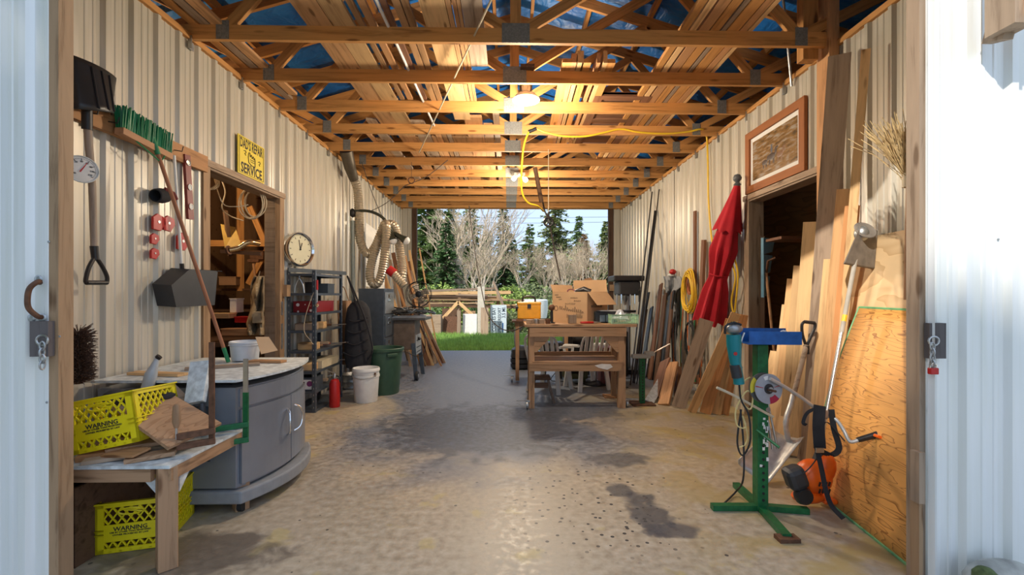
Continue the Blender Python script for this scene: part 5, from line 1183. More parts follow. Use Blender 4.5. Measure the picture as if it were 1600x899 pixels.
add('table', MB().lathe([(.2, -.02), (.2, .02)], 20, (c.x-.05, 8.3, 1.14)), black_m, t); add('spindle', MB().lathe([(.02, 1.25), (.03, 1.32), (.05, 1.36), (.05, 1.45)], 12, (c.x-.05, 8.28, 0)), steel, t, True); add('base', MB().box((c.x, 8.45, .04), (.4, .5, .08)), black_m, t, bevel=.01)
for k in range(3):
    a = k*2.1+.4; add('feed_handle', MB().tube([V(c.x+.18, 8.22, 1.5), V(c.x+.2+.0, 8.22+.14*math.cos(a), 1.5+.14*math.sin(a))], .009, 6), steel, t)
for k in range(6): add('chuck_key', MB().tube([V(c.x-.22+.08*k, 8.17, 1.45), V(c.x-.22+.08*k, 8.17, 1.25+.03*(k % 3))], .012, 6), [steel, chrome, black_m][k % 3], t)
# green roller stand
p = UZ(1003, 632); t = T('roller_stand', 'green perforated steel roller stand on a square base plate', 'stand', p)
add('base_plate', MB().box(p+V(.0, 0, .01), (.30, .24, .02)), rust, t); add('post', MB().box(p+V(0, 0, .31), (.065, .065, .60)), green_pt, t, bevel=.004)
mb = MB()
for k in range(14): mb.lathe([(.010, -.002), (.010, .002)], 10, p+V(0, -.034, .06+k*.038), rotx(R(90)))
add('hole_row', mb, black_m, t)
add('top_jaw', MB().box(p+V(-.02, -.02, .635), (.24, .1, .05)), flat('pale grey casting', (.42, .42, .36), .6), t, bevel=.012); add('top_jaw', MB().box(p+V(.09, -.02, .67), (.12, .09, .06)), flat('pale grey casting', (.42, .42, .36), .6), t, bevel=.012); add('crank_bar', MB().tube([p+V(.1, -.03, .66), p+V(.35, -.06, .80)], .010, 6), steel, t)
# dark boards leaning by the stand
def lean(name, label, cat, bpx, bpy, tpx, tpy, tX, wd, th, mat, group=None, side=(0, 1, 0)):
    """a plank from a floor pixel up to where it rests (tX) on the wall side"""
    b0 = UZ(bpx, bpy); tp_ = UX(tpx, tpy, tX)
    if b0.x > XR-.32: b0 = UX(bpx, bpy, XR-.32); b0.z = 0
    return tag(bar(name, b0+V(0, 0, .01), tp_, wd, th, mat, side=side), label, cat, group)
lean('wide_plank', 'wide dark brown plank leaning behind the green roller stand', 'plank', 1022, 625, 1040, 563, 2.25, .26, .03, brown_w)
lean('wide_plank', 'narrow brown plank leaning right of the wide dark one', 'plank', 1037, 634, 1052, 567, 2.3, .15, .04, cedar, side=(.6, -.8, 0))
lean('painted_plank', 'plank with flaking white paint at the foot of the dark boards', 'plank', 1014, 630, 1034, 596, 2.15, .12, .025, white_pt, side=(1, 0, 0))
lean('green_block', 'short post with a green painted face among the hanging cords', 'post', 1058, 625, 1060, 575, 2.45, .08, .06, brown_w)
# dark lengths leaning in the right rear (steel sections and boards)
random.seed(17)
rod_lbs = ['longest black steel rod leaning on the right wall', 'second long black rod leaning on the right wall', 'black square tube leaning on the right wall']
for i, (b0, t0, r_) in enumerate((((985, 560), (1019, 300), .012), ((995, 560), (1030, 296), .010), ((990, 560), (1024, 330), .024))):
    b1 = UZ(*b0); b1.y = 7.2+.1*i; b1.z = 0; b1.x = U(b0[0], 500, b1.y).x; tp_ = UX(t0[0], t0[1], XR-.05)
    tag(add('steel_rod', MB().tube([b1, tp_], r_, 6), black_m, None), rod_lbs[i], 'rod', 'black rods on the right wall')
for k in range(11):
    x0 = 986+k*4.6; b1 = UX(x0+6, 590, XR-random.uniform(.45, .6)); b1.z = 0; tx = XR-random.uniform(.13, .2); tp_ = UX(x0+20+random.uniform(-6, 8), 465+random.uniform(-25, 35), tx)
    o = bar('leaning_length', b1, tp_, random.choice([.04, .06, .1, .14]), .025, [black_m, dark_w, slate, black_m, dark_w, brown_w][k % 6], side=(0, 1, 0)); tag(o, '%s of the dark lengths leaning on the right wall, counted from the drill press' % ORDN[k], 'leaning length', 'dark lengths leaning on the right wall')
o = bar('wall_board', UX(1086, 600, XR-.05), UX(1086, 330, XR-.05), .07, .03, brown_w, side=(0, 1, 0)); tag(o, 'tall narrow brown board standing against the right wall', 'board')
o = bar('wall_board', UX(1091, 600, XR-.09), UX(1100, 375, XR-.09), .09, .04, brown_w, side=(0, 1, 0)); tag(o, 'shorter brown board leaning behind the yellow cord coil', 'board')
# cords and clothes hung on the right wall
t = coil('yellow_cord_coil', 'yellow extension cord coiled on the right wall', UX(1076, 455, XR-.14), .20, 9, yellow_c, .009, (0, 1, 0), 1.45, .22, 5, 'cord')
coil('orange_cord_coil', 'orange-brown cord coil inside the yellow one', UX(1079, 445, XR-.10), .10, 4, flat('orange cord', (.45, .12, .03), .5), .008, (0, 1, 0), 1.5, .2, 7, 'cord')
coil('black_cable_coil', 'black cable coil below the yellow cord on the right wall', UX(1078, 530, XR-.12), .17, 4, rubber, .010, (0, 1, 0), 1.5, .2, 9, 'cable')
random.seed(19)
for k in range(14):
    px = 1050+k*3.6; a0 = UX(px, 480+random.uniform(-15, 15), XR-.08); b0 = UX(px+random.uniform(-5, 5), 580+random.uniform(-20, 25), XR-.14)
    tag(add('hanging_cable', MB().tube(spline([a0, a0.lerp(b0, .5)+V(-.02, random.uniform(-.04, .04), 0), b0, b0+V(.02, .04, .25)], 5), random.choice([.007, .010, .014]), 6), [rubber, flat('orange cord', (.45, .12, .03), .5), mid_grey, rubber, green_p, flat('orange cord', (.45, .12, .03), .5)][k % 6], None, True), '%s cable from the left in the bundle hanging below the yellow cord coil' % ORDN[k], 'cable', 'cables hanging on the right wall')
t = T('grey_coverall', 'grey cloth coverall hanging left of the yellow cord coil', 'coverall', UX(1047, 520, XR-.1))
add('cloth', MB().grid(lambda u, v: UX(1041+16*u+(10 if v < .2 else 0)*(u-.4)+2*math.sin(v*12), 432+88*v, XR-.10-.05*math.sin(u*7+v*5)), 9, 16), grey_cl, t, True, solid=.012); add('yellow_stripe', MB().tube([UX(1043, 470, XR-.16), UX(1041, 505, XR-.16)], .012, 6), yellow_c, t)
add('hanger', MB().tube(spline([UX(1045, 432, XR-.1), UX(1052, 424, XR-.06), UX(1056, 436, XR-.1)], 4), .005, 5), black_m, t); t = T('red_cap', 'small red and white cap on top of the grey coverall', 'cap', UX(1052, 432, XR-.1)); add('crown', MB().ball(UX(1051, 425, XR-.1), .06, 12, 7, (1, 1, .8)), red_p, t, True); add('band', MB().lathe([(.058, 0), (.062, .02), (.05, .03)], 14, UX(1049, 431, XR-.1)), white_p, t, True)
tag(add('yellow_rope', MB().tube(spline([UX(1148, 405, XR-.1), UX(1153, 430, XR-.1), UX(1150, 470, XR-.1), UX(1147, 490, XR-.1), UX(1143, 470, XR-.11), UX(1149, 435, XR-.12), UX(1143, 410, XR-.1)], 6), .011, 6), yellow_c, None, True), 'doubled yellow hose hanging behind the red parasol', 'hose')
# red parasol, closed
pt, pm, pbm = UX(1152, 290, XR-.17), UX(1133, 410, XR-.20), UX(1108, 500, XR-.24)
t = T('parasol', 'closed red cloth parasol leaning on the right wall', 'parasol', UX(1092, 560, XR-.3))
ax = (pbm-pt); La = ax.length; axn = ax.normalized(); u1 = axn.cross(V(1, 0, 0)).normalized(); u2 = axn.cross(u1)
def skin(profile, nf, amp, s0, s1, seed):
    def fn(u, v):
        s = s0+(s1-s0)*v; a = u*2*math.pi; r = 0
        for (sa, ra), (sb, rb) in zip(profile[:-1], profile[1:]):
            if sa <= s <= sb+1e-6: r = ra+(rb-ra)*(s-sa)/(sb-sa)
        rr = r*(1+amp*(min(1, (s-s0)*3+.1))*math.sin(nf*a+seed)+.06*math.sin(3*a+s*5)); hem = (.010*math.sin(nf*a+seed) if v > .96 else 0)
        return pt+axn*(La*(s+hem))+u1*rr*math.cos(a)+u2*rr*math.sin(a)
    return fn
add('canopy_cloth', MB().grid(skin([(.2, .09), (.45, .155), (.62, .105), (.66, .10), (.75, .14), (1.0, .195)], 8, .16, .2, 1.0, 1.0), 56, 26), red_cloth, t, True)
add('top_vent', MB().grid(skin([(0, .035), (.1, .075), (.31, .165)], 8, .08, 0, .31, 0), 48, 10), red_cloth, t, True)
add('tie_band', MB().tube([pt+axn*La*.635+u1*.112*math.cos(a)+u2*.112*math.sin(a) for a in [i*math.pi/12 for i in range(24)]], .010, 6, True), red_cloth, t, True)
add('finial', MB().lathe([(.03, 0), (.045, .02), (.02, .05), (.045, .075), (.05, .1), (.035, .135), (.01, .145)], 16, pt+V(0, 0, -.01)), flat('grey finial', (.11, .12, .13), .45), t, True)
add('pole', MB().tube([pbm-axn*.1, UX(1100, 530, XR-.28), UX(1088, 585, XR-.3)], [.028, .026, .026], 10), slate, t, True); add('pole_collar', MB().tube([UX(1104, 518, XR-.27), UX(1101, 528, XR-.28)], .04, 10), black_m, t, True)
# picture above the right doorway
q = [UX(1167, 214, XR-.04), UX(1260, 157, XR-.04), UX(1260, 270, XR-.04), UX(1167, 305, XR-.04)]
ya, yb = q[1].y, q[0].y; za, zb = q[3].z+.0, q[0].z+.02; yc, zc = (ya+yb)/2, (za+zb)/2; PW, PH = yb-ya, zb-za
t = T('framed_picture', 'wood-framed picture of horses in a brown landscape above the right doorway', 'picture', (XR-.04, yc, za))
fw = .085; frm = wood('frame wood', (.33, .12, .04), .75, knots=False, vary=.05)
for a_, b3, sd in (((ya, za+fw/2), (yb, za+fw/2), (0, 0, 1)), ((ya, zb-fw/2), (yb, zb-fw/2), (0, 0, 1))): bar('frame_rail', (XR-.045, a_[0], a_[1]), (XR-.045, b3[0], b3[1]), fw, .035, frm, t, side=sd)
for y in (ya+fw/2, yb-fw/2): bar('frame_rail', (XR-.045, y, za+fw), (XR-.045, y, zb-fw), fw, .035, frm, t, side=(0, 1, 0))
add('mat', MB().box((XR-.035, yc, zc), (.006, PW-2*fw, PH-2*fw)), paper, t)
m, N, L, b = _new('brown landscape print'); b.inputs['Roughness'].default_value = .25
tc = N.new('ShaderNodeTexCoord'); mp = N.new('ShaderNodeMapping'); mp.inputs['Scale'].default_value = (1, 2, 9); L.new(tc.outputs['Object'], mp.inputs['Vector'])
nz = N.new('ShaderNodeTexNoise'); nz.inputs['Scale'].default_value = 3.5; nz.inputs['Detail'].default_value = 8; L.new(mp.outputs['Vector'], nz.inputs['Vector']); rp = N.new('ShaderNodeValToRGB'); e = rp.color_ramp.elements
e[0].position = .3; e[0].color = (.06, .045, .03, 1); e[1].position = .75; e[1].color = (.42, .36, .27, 1); q_ = e.new(.5); q_.color = (.25, .14, .05, 1); q_ = e.new(.62); q_.color = (.30, .26, .22, 1)
L.new(nz.outputs['Fac'], rp.inputs['Fac']); L.new(rp.outputs['Color'], b.inputs['Base Color'])
add('print', MB().box((XR-.040, yc, zc), (.004, PW-2*fw-.1, PH-2*fw-.1)), m, t)
hbk = [flat('horse print dark', (.055, .035, .028), .4), flat('horse print tan', (.20, .10, .05), .4)]
for k, (dy, dz, s_) in enumerate(((.03, -.05, 1), (-.12, -.07, .85), (.16, -.08, .75))):
    hm = MB(); c = V(XR-.0425, yc+dy, zc+dz); F_ = (.03, 1, .55)
    hm.ball(c, .062*s_, 12, 8, (.03, 1.15, .6)); hm.ball(c+V(0, -.075*s_, .04*s_), .028*s_, 10, 6, (.06, .8, 1.5)); hm.ball(c+V(0, -.095*s_, .07*s_), .018*s_, 8, 6, (.08, 1.5, .8))
    for q in (-.045, -.03, .03, .045): hm.ball(c+V(0, q*s_, -.055*s_), .035*s_, 8, 6, (.03, .22, 1))
    add('horse_figure', hm, hbk[k % 2], t, True)
hm = MB(); hm.ball((XR-.0425, yc+.03, zc+.025), .04, 10, 7, (.04, .5, 1)); hm.ball((XR-.0425, yc+.03, zc+.07), .014, 8, 6, (.08, 1, 1)); add('rider_figure', hm, flat('rider print', (.07, .08, .11), .5), t, True)
# ================================================================ right side
GRP = 'orange planks leaning right of the bench'
org = wood('orange cedar', (.52, .24, .09), .62, vary=.2); lt_org = wood('light orange fir', (.62, .36, .16), .66, vary=.15)
for i, (b0, t0, wd, m_, lb) in enumerate((((1060, 638), (1104, 500), .17, grey_w, 'weathered brown plank, leftmost of the leaning planks under the parasol'), ((1081, 645), (1150, 490), .10, lt_org, 'longest light plank of the group under the parasol'), ((1102, 647), (1143, 500), .13, org, 'broad orange plank right of the longest one under the parasol'), ((1118, 648), (1150, 494), .12, lt_org, 'light plank second from the right under the parasol'), ((1130, 645), (1160, 492), .12, org, 'rightmost orange plank of the group under the parasol'))):
    lean('lumber_plank', lb, 'plank', b0[0], b0[1], t0[0], t0[1], 2.48+.05*i, wd, .035, m_, GRP, side=(.9, -.43, 0))
GRP = 'planks leaning by the right doorway'
L12 = [((1266, 668), (1312, 86), .16, grey_w, 'tallest wide rough plank leaning beside the right doorway'), ((1300, 690), (1353, 78), .06, pine, 'slim tall lath reaching up the right wall'), ((1250, 690), (1278, 347), .22, pine, 'broad light plank, highest of the stepped row by the right doorway'),
       ((1237, 694), (1262, 416), .22, pine, 'broad light plank, second highest of the stepped row'), ((1224, 698), (1252, 437), .23, lt_org, 'smooth tan plank, third of the stepped row'), ((1206, 698), (1231, 477), .10, pine, 'narrow light plank at the left end of the stepped row'),
       ((1197, 712), (1226, 552), .25, pine, 'short knotty plank in front of the stepped row'), ((1268, 694), (1304, 330), .09, pine, 'narrow light stud right of the stepped row'), ((1280, 704), (1320, 296), .11, lt_org, 'long tan stud beside the tall lath'), ((1292, 722), (1332, 322), .10, org, 'orange stud standing behind the brush cutter'),
       ((1262, 712), (1304, 518), .16, grey_w, 'short grey plank behind the scoop shovel'), ((1284, 728), (1326, 500), .10, org, 'short orange plank beside the fir sheet')]
for i, (b0, t0, wd, m_, lb) in enumerate(L12): lean('lumber_plank', lb, 'plank', b0[0], b0[1], t0[0], t0[1], XR-.13-.012*(i % 4), wd, .03, m_, GRP, side=(.8, -.6, 0))
o = bar('trim_4', (XR-.06, TY[0]+.03, 0), (XR-.06, TY[0]+.03, 4.6), .16, .09, cedar, side=(0, 1, 0)); tag(o, kind='structure')
# sheets
o = loose('pale_plywood_sheet', 'pale plywood sheet leaning on the right wall behind the fir sheet', 'plywood', [V(2.55, 3.62, .01), V(2.55, 2.32, .01), V(2.85, 2.32, 1.93), V(2.85, 3.68, 1.89)], .012, pale_ply)
nb, fb = UZ(1415, 885), UZ(1268, 765)
fq = [V(fb.x, fb.y, .01), V(nb.x, 2.30, .01), V(2.63, 2.30, 1.33), V(2.63, 3.36, 1.345)]
t = T('fir_plywood_sheet', 'orange fir plywood sheet with green edges leaning at the right of the opening', 'plywood', ((fq[0]+fq[1])/2))
ctr = (fq[0]+fq[1]+fq[2]+fq[3])/4; Wm = frame(ctr, fq[1]-fq[0], fq[3]-fq[0]); I = Wm.inverted()
def bow(u, v):
    p = fq[0].lerp(fq[1], u).lerp(fq[3].lerp(fq[2], u), v); n_ = Wm.to_3x3() @ V(0, 0, 1); return p+n_*(-.05*math.sin(math.pi*v))*(1 if n_.x < 0 else -1)*-1
me = mesh('sheet', MB().grid(lambda u, v: I @ bow(u, v), 6, 14), True); me.materials.append(fir_ply); o = bpy.data.objects.new('sheet', me); COL.objects.link(o); o.parent = t; o.matrix_basis = MW[t].inverted() @ Wm; MW[o] = Wm; q_ = o.modifiers.new('solid', 'SOLIDIFY'); q_.thickness = .012; q_.offset = 0
add('green_edge', MB().tube([bow(0, v/14) for v in range(15)], .011, 5), tape_g, t); add('green_edge', MB().tube([bow(u/6, 0) for u in range(7)], .011, 5), tape_g, t); add('green_edge', MB().tube([bow(u/6, 1) for u in range(7)], .011, 5), tape_g, t)
# straw broom at the right edge
t = T('straw_broom', 'straw besom hanging head up beside the right post', 'broom', UX(1422, 300, 2.6)); random.seed(23); mb = MB(); b0 = UX(1420, 285, 2.55)
for i in range(260):
    d = V(random.gauss(-.02, .10), random.gauss(.0, .10), random.uniform(.26, .40)); st = b0+V(random.uniform(-.02, .02), random.uniform(-.02, .02), random.uniform(0, .05)); mid = st+d*.6+V(0, 0, .02); mb.tube([st, mid, st+d+V(random.uniform(-.03, .03), random.uniform(-.03, .03), 0)], .0022, 3)
add('straw_head', mb, straw, t); add('binding', MB().tube([b0+V(0, 0, -.03), b0+V(0, 0, .06)], .035, 10), rope_m, t, True); add('handle', MB().tube([b0, b0+V(.0, .02, -.75)], .014, 8), handle_w, t, True)
# brush cutter
YE = 3.05; e0 = UZ(1268, 788); t = T('brush_cutter', 'orange brush cutter standing upside down against the planks, engine on the floor', 'brush cutter', e0)
c = U(1268, 752, YE)
add('engine_cover', MB().ball(c+V(.01, 0, .03), .125, 16, 10, (1, .75, .95), roty(.5)), orange_p, t, True)
add('engine_cover', MB().ball(U(1284, 735, YE), .10, 14, 8, (.8, .75, 1.25), roty(.45)), orange_p, t, True); add('fuel_tank', MB().ball(U(1262, 776, YE-.02), .085, 14, 8, (1.3, .8, .5)), orange_p, t, True)
add('air_filter_cover', MB().box(U(1242, 746, YE-.05), (.125, .12, .15), roty(-.35)), dark_grey, t, bevel=.035); add('starter', MB().lathe([(.05, -.03), (.06, 0), (.05, .03)], 16, U(1255, 775, YE-.08), rotx(R(90))), black_p, t, True)
mb = MB()
for i in range(4):
    for j in range(2): mb.box(U(1281+i*5, 757+j*11, YE-.093), (.010, .006, .030), roty(.3))
add('cooling_slots', mb, black_p, t); add('guard_foot', MB().box(U(1290, 780, YE), (.09, .12, .03)), orange_p, t, bevel=.01)
s0, s1 = U(1277, 722, YE), UX(1343, 372, 2.66)
add('shaft', MB().tube([s0, s0.lerp(s1, .55)], .0145, 10), steel, t, True); add('shaft', MB().tube([s0.lerp(s1, .55), s1], .0155, 10), flat('taped grey shaft', (.42, .38, .32), .6), t, True); add('drive_clutch', MB().tube([s0+V(0, 0, -.05), s0.lerp(s1, .05)], [.05, .022], 12), dark_grey, t, True)
add('label_wrap', MB().tube([s0.lerp(s1, .60), s0.lerp(s1, .63)], .0165, 10), yellow_c, t, True)
gz = s1; add('gear_head', MB().ball(gz+V(0, -.02, .03), .05, 12, 8, (1, 1, 1.2)), galv, t, True); dsh = MB(); gp = [U(1319, 412, 3.3), U(1367, 420, 3.42), U(1372, 360, 3.42), U(1345, 352, 3.36), U(1338, 370, 3.32)]
gc = sum(gp, V(0, 0, 0))/5; back = [p+V(.05, .08, 0) for p in gp]; dsh.v = gp+back; dsh.f = [(0, 1, 2, 3, 4), (9, 8, 7, 6, 5)]+[(i, (i+1) % 5, 5+(i+1) % 5, 5+i) for i in range(5)]
add('debris_guard', dsh, flat('dusty grey plastic', (.22, .19, .16), .75, noise=.3), t, bevel=.008); add('blade_disc', MB().lathe([(.075, -.006), (.08, 0), (.075, .006)], 22, gz+V(.02, -.03, .055), rotx(R(55))), flat('dusty grey plastic', (.22, .19, .16), .75, noise=.3), t, True)
k = U(1284, 646, 3.0); add('handle_clamp', MB().box(k, (.07, .06, .06), roty(.3)), flat('cast alloy', (.38, .38, .38), .4, .7), t, bevel=.012)
add('handlebar', MB().tube(spline([U(1203, 592, 2.92), U(1230, 607, 2.94), U(1260, 627, 2.96), k, U(1305, 655, 2.96), U(1318, 672, 2.9), U(1328, 690, 2.86), U(1342, 688, 2.84)], 6), .0115, 10), flat('silver tube', (.58, .57, .55), .35, .3), t, True)
add('grip', MB().tube([U(1340, 688, 2.84), U(1365, 681, 2.82), U(1390, 673, 2.8)], [.017, .02, .024], 10), black_p, t, True); add('trigger_housing', MB().box(U(1383, 672, 2.8), (.06, .05, .055), roty(.3)), black_p, t, bevel=.012); add('orange_button', MB().box(U(1374, 683, 2.78), (.05, .04, .018), roty(.3)), orange_p, t, bevel=.004)
def strap(pts, w_, name='harness_strap'):
    P = spline([U(*p) for p in pts], 6); mb = MB()
    for i in range(len(P)-1): mb.rod(P[i], P[i+1]+(P[i+1]-P[i]).normalized()*.004, w_, .006, (1, -.3, 0))
    add(name, mb, black_cl, t)
strap([(1281, 634, 2.95), (1279, 665, 2.93), (1281, 700, 2.92)], .07); strap([(1299, 640, 2.97), (1303, 670, 2.95), (1311, 700, 2.92), (1300, 711, 2.9), (1284, 706, 2.9)], .035); strap([(1276, 700, 2.9), (1284, 735, 2.88), (1290, 765, 2.86), (1299, 790, 2.82), (1317, 810, 2.76)], .028); strap([(1281, 636, 2.98), (1262, 645, 2.97), (1255, 660, 2.96), (1259, 664, 2.96)], .02)
add('buckle', MB().box(U(1281, 704, 2.89), (.05, .01, .03)), steel, t); add('throttle_cable', MB().tube(spline([U(1250, 745, 2.95), U(1268, 728, 2.93), U(1281, 705, 2.93), U(1290, 660, 2.95), U(1320, 690, 2.86)], 6), .004, 6), rubber, t, True)
# aluminium grain shovel
t = T('grain_shovel', 'aluminium scoop shovel with a black D-grip standing before the planks', 'shovel', UZ(1197, 757))
bl = [U(1150, 722, 3.50), U(1197, 757, 3.40), U(1252, 686, 3.52), U(1205, 668, 3.66)]
def shov(u, v):
    p = bl[0].lerp(bl[1], u).lerp(bl[3].lerp(bl[2], u), v); n_ = (bl[1]-bl[0]).cross(bl[3]-bl[0]).normalized(); s = -1 if n_.y > 0 else 1
    return p-n_*s*(.05*math.sin(math.pi*u)*(.4+.6*v))+n_*s*.045*(1 if (u < .02 or u > .98) else 0)
add('blade', MB().grid(shov, 12, 10), flat('worn aluminium', (.62, .61, .58), .4, .45, .2, 20), t, True, solid=.005)
ng = U(1240, 664, 3.58); gtop = UX(1262, 534, 2.55); add('socket', MB().tube(spline([bl[3].lerp(bl[2], .6)+V(0, 0, -.07), U(1228, 660, 3.55), U(1236, 632, 3.6), U(1239, 618, 3.63)], 5), .021, 10), flat('worn aluminium', (.62, .61, .58), .4, .45, .2, 20), t, True)
add('shaft', MB().tube([U(1238, 625, 3.62), U(1260, 540, 3.7)], .0195, 10), grey_w, t, True); g0 = U(1260, 542, 3.7)
ga = spline([g0, U(1254, 524, 3.7), U(1253, 508, 3.7), U(1257, 503, 3.7)], 4); gb = spline([g0, U(1267, 526, 3.7), U(1273, 512, 3.7), U(1273, 505, 3.7)], 4)
add('grip_arm', MB().tube(ga, .012, 8), black_p, t, True); add('grip_arm', MB().tube(gb, .012, 8), black_p, t, True); add('grip_bar', MB().tube([ga[-1], gb[-1]], .014, 8), black_p, t, True); add('grip_neck', MB().tube([g0+V(0, 0, -.06), g0+V(0, 0, .01)], .023, 10), black_p, t, True)
# grinder stand
pb = UZ(1188, 797); pb.z = 0; YS = pb.y
t = T('grinder_stand', 'green steel stand on four flat feet with a blue tray on top', 'stand', pb)
for (px, py) in ((1112, 797), (1263, 803), (1230, 845), (1150, 762)):
    e_ = UZ(px, py); e_.z = 0; bar('foot', pb+V(0, 0, .02), e_+V(0, 0, .02), .05, .035, green_pt, t, side=(pb-e_).cross(V(0, 0, 1)))
fe = UZ(1230, 845); add('foot_pad', MB().box((fe.x, fe.y, .012), (.12, .07, .024)), rust, t)
add('post', MB().box(pb+V(0, 0, .56), (.072, .072, 1.10)), green_pt, t, bevel=.005); mb = MB()
for k_ in range(9): mb.lathe([(.009, -.002), (.009, .002)], 10, pb+V(.0, -.038, .08+.045*k_), rotx(R(90)))
add('hole_row', mb, black_m, t)
mb = MB(); random.seed(2)
for i in range(16): mb.box(pb+V(random.uniform(-.02, .03), -.0375, random.uniform(.3, .62)), (random.uniform(.005, .02), .002, random.uniform(.01, .03)))
add('paint_chips', mb, paper, t)
a_, b3 = U(1160, 527, YS), U(1234, 536, YS); tr = T('blue_channel', 'blue steel channel lying on top of the green stand', 'channel', pb+V(0, 0, 1.11))
ub = (b3-a_).normalized(); zt_ = 1.12
ca = V(a_.x, YS-.06, zt_); cb = V(b3.x, YS-.10, zt_)
add('base', MB().rod(ca+V(0, .06, 0), cb+V(0, .06, 0), .17, .006, (0, 1, 0)), blue_pt, tr); add('wall', MB().rod(ca+V(0, -.025, .04), cb+V(0, -.025, .04), .085, .006), blue_pt, tr); add('wall', MB().rod(ca+V(0, .145, .045), cb+V(0, .145, .045), .095, .006), blue_pt, tr)
o = T('rag', 'white rag lying in the blue channel', 'rag', cb+V(-.05, .05, .01)); random.seed(3); add('cloth', MB().grid(lambda u, v: cb+V(-.13+.12*u, .0+.11*v, .03+.05*math.sin(u*3.1)*math.sin(v*3)+random.uniform(-.008, .008)), 8, 8), paper, o, True, solid=.004)
tag(add('steel_bar_bundle', MB().tube([ca+V(.05, .06, .05), cb+V(-.12, .05, .06)], .009, 8), steel, None, True), 'steel rod lying in the blue channel', 'rod')
# angle grinder
t = T('angle_grinder', 'teal angle grinder hanging head up from the blue channel', 'grinder', U(1150, 600, YS)); YG = YS-.06
add('motor_body', MB().tube([U(1146, 523, YG), U(1147, 540, YG), U(1149, 566, YG)], [.045, .046, .036], 14), teal_p, t, True); add('handle_grip', MB().tube([U(1149, 565, YG), U(1152, 580, YG), U(1155, 600, YG)], [.036, .031, .034], 12), teal_p, t, True); add('rubber_grip', MB().tube([U(1148, 570, YG-.006), U(1152, 590, YG-.006)], .0335, 12), dark_grey, t, True)
add('gear_head', MB().ball(U(1147, 514, YG), .045, 12, 8, (1.25, 1, .8)), flat('cast alloy', (.38, .38, .38), .4, .7), t, True); add('spindle_flange', MB().lathe([(.02, 0), (.02, .03), (.04, .032)], 12, U(1147, 510, YG)), chrome, t, True); add('wheel_guard', MB().tube(spline([U(1133, 522, YG-.02), U(1134, 510, YG-.02), U(1146, 505, YG-.02), U(1158, 508, YG-.02)], 4), .008, 8), black_m, t, True)
add('side_bracket', MB().tube(spline([U(1163, 520, YG), U(1157, 540, YG), U(1157, 570, YG), U(1160, 575, YG)], 5), .006, 6), steel, t, True); add('badge', MB().lathe([(.012, 0), (.012, .003)], 12, U(1149, 553, YG-.043), rotx(R(90))), red_p, t)
add('power_cord', MB().tube(spline([U(1155, 600, YG), U(1158, 625, YG), U(1170, 650, YG-.02), U(1172, 690, YG-.03), U(1160, 712, YG), U(1152, 690, YG), U(1158, 640, YG)], 6), .006, 6), rubber, t, True)
add('power_cord', MB().tube(spline([U(1157, 640, YG), U(1162, 700, YG), U(1161, 750, YG), UZ(1150, 775)+V(0, 0, .03), UZ(1128, 795)+V(0, 0, .02)], 6), .006, 6), rubber, t, True); add('plug', MB().box(UZ(1124, 797)+V(0, 0, .02), (.06, .03, .03), rotz(.4)), rubber, t, bevel=.006)
# cutting discs on a spindle
for i, (px, py, r, m_, lb, dy) in enumerate(((1192, 606, .098, flat('dark abrasive', (.10, .095, .085), .8), 'dark abrasive disc, rear one on the green stand', -.055), (1201, 608, .098, flat('grey abrasive', (.36, .37, .40), .7), 'grey cutting disc with red label, front one on the green stand', -.075))):
    c = U(px, py, YS+dy); M3 = frame(c, (1, .12, 0), (0, .06, 1)).to_3x3(); t = T('cutting_disc', lb, 'disc', c-V(0, 0, r), group='abrasive discs on the green stand')
    add('disc', MB().lathe([(.03, -.002), (r, -.002), (r, .002), (.03, .002)], 40, c, M3), m_, t)
    add('center_ring', MB().lathe([(.012, 0), (.033, .0), (.033, .004), (.012, .004)], 24, c, M3), dark_grey if i else galv, t)
    def wedge(a0, a1, r0, r1, mt): 
        n_ = 8; add('label_print', MB().prism([(r1*math.cos(a0+(a1-a0)*k_/n_), r1*math.sin(a0+(a1-a0)*k_/n_)) for k_ in range(n_+1)]+[(r0*math.cos(a1-(a1-a0)*k_/n_), r0*math.sin(a1-(a1-a0)*k_/n_)) for k_ in range(n_+1)], .001, M3, c+M3 @ V(0, 0, .0022)), mt, t)
    if i: wedge(-1.5, -.75, .055, .097, flat('label red', (.42, .02, .06), .5)); wedge(.2, .27, .04, .095, red_p); wedge(2.9, 2.97, .04, .095, red_p); wedge(1.6, 2.0, .06, .085, paper)
    else: wedge(2.3, 3.5, .05, .094, flat('label yellow', (.75, .6, .05), .5))
t = T('spindle_rod', 'rusty threaded rod sticking out of the green stand through the discs', 'rod', U(1200, 608, YS)); add('rod', MB().tube([pb+V(.0, 0, 0)+V(0, 0, U(1196, 606, YS).z), U(1212, 612, YS-.16)], .008, 8), rust, t, True); add('nut', MB().lathe([(.016, -.008), (.016, .008)], 6, U(1204, 609, YS-.095), rotx(R(80))), steel, t)
def wirepath(label, cat, pts, r, mat, name): return tag(add(name, MB().tube(spline([U(*p) for p in pts], 6), r, 6), mat, None, True), label, cat)
wirepath('wooden stick with a wire tip poking left out of the green stand', 'stick', [(1120, 606, 2.95), (1150, 620, 2.96), (1208, 652, 2.98)], .009, rope_m, 'poking_stick')
wirepath('greenish rod poking through the lower part of the green stand', 'rod', [(1182, 672, 2.97), (1218, 700, 2.86)], .009, green_pt, 'poking_rod')
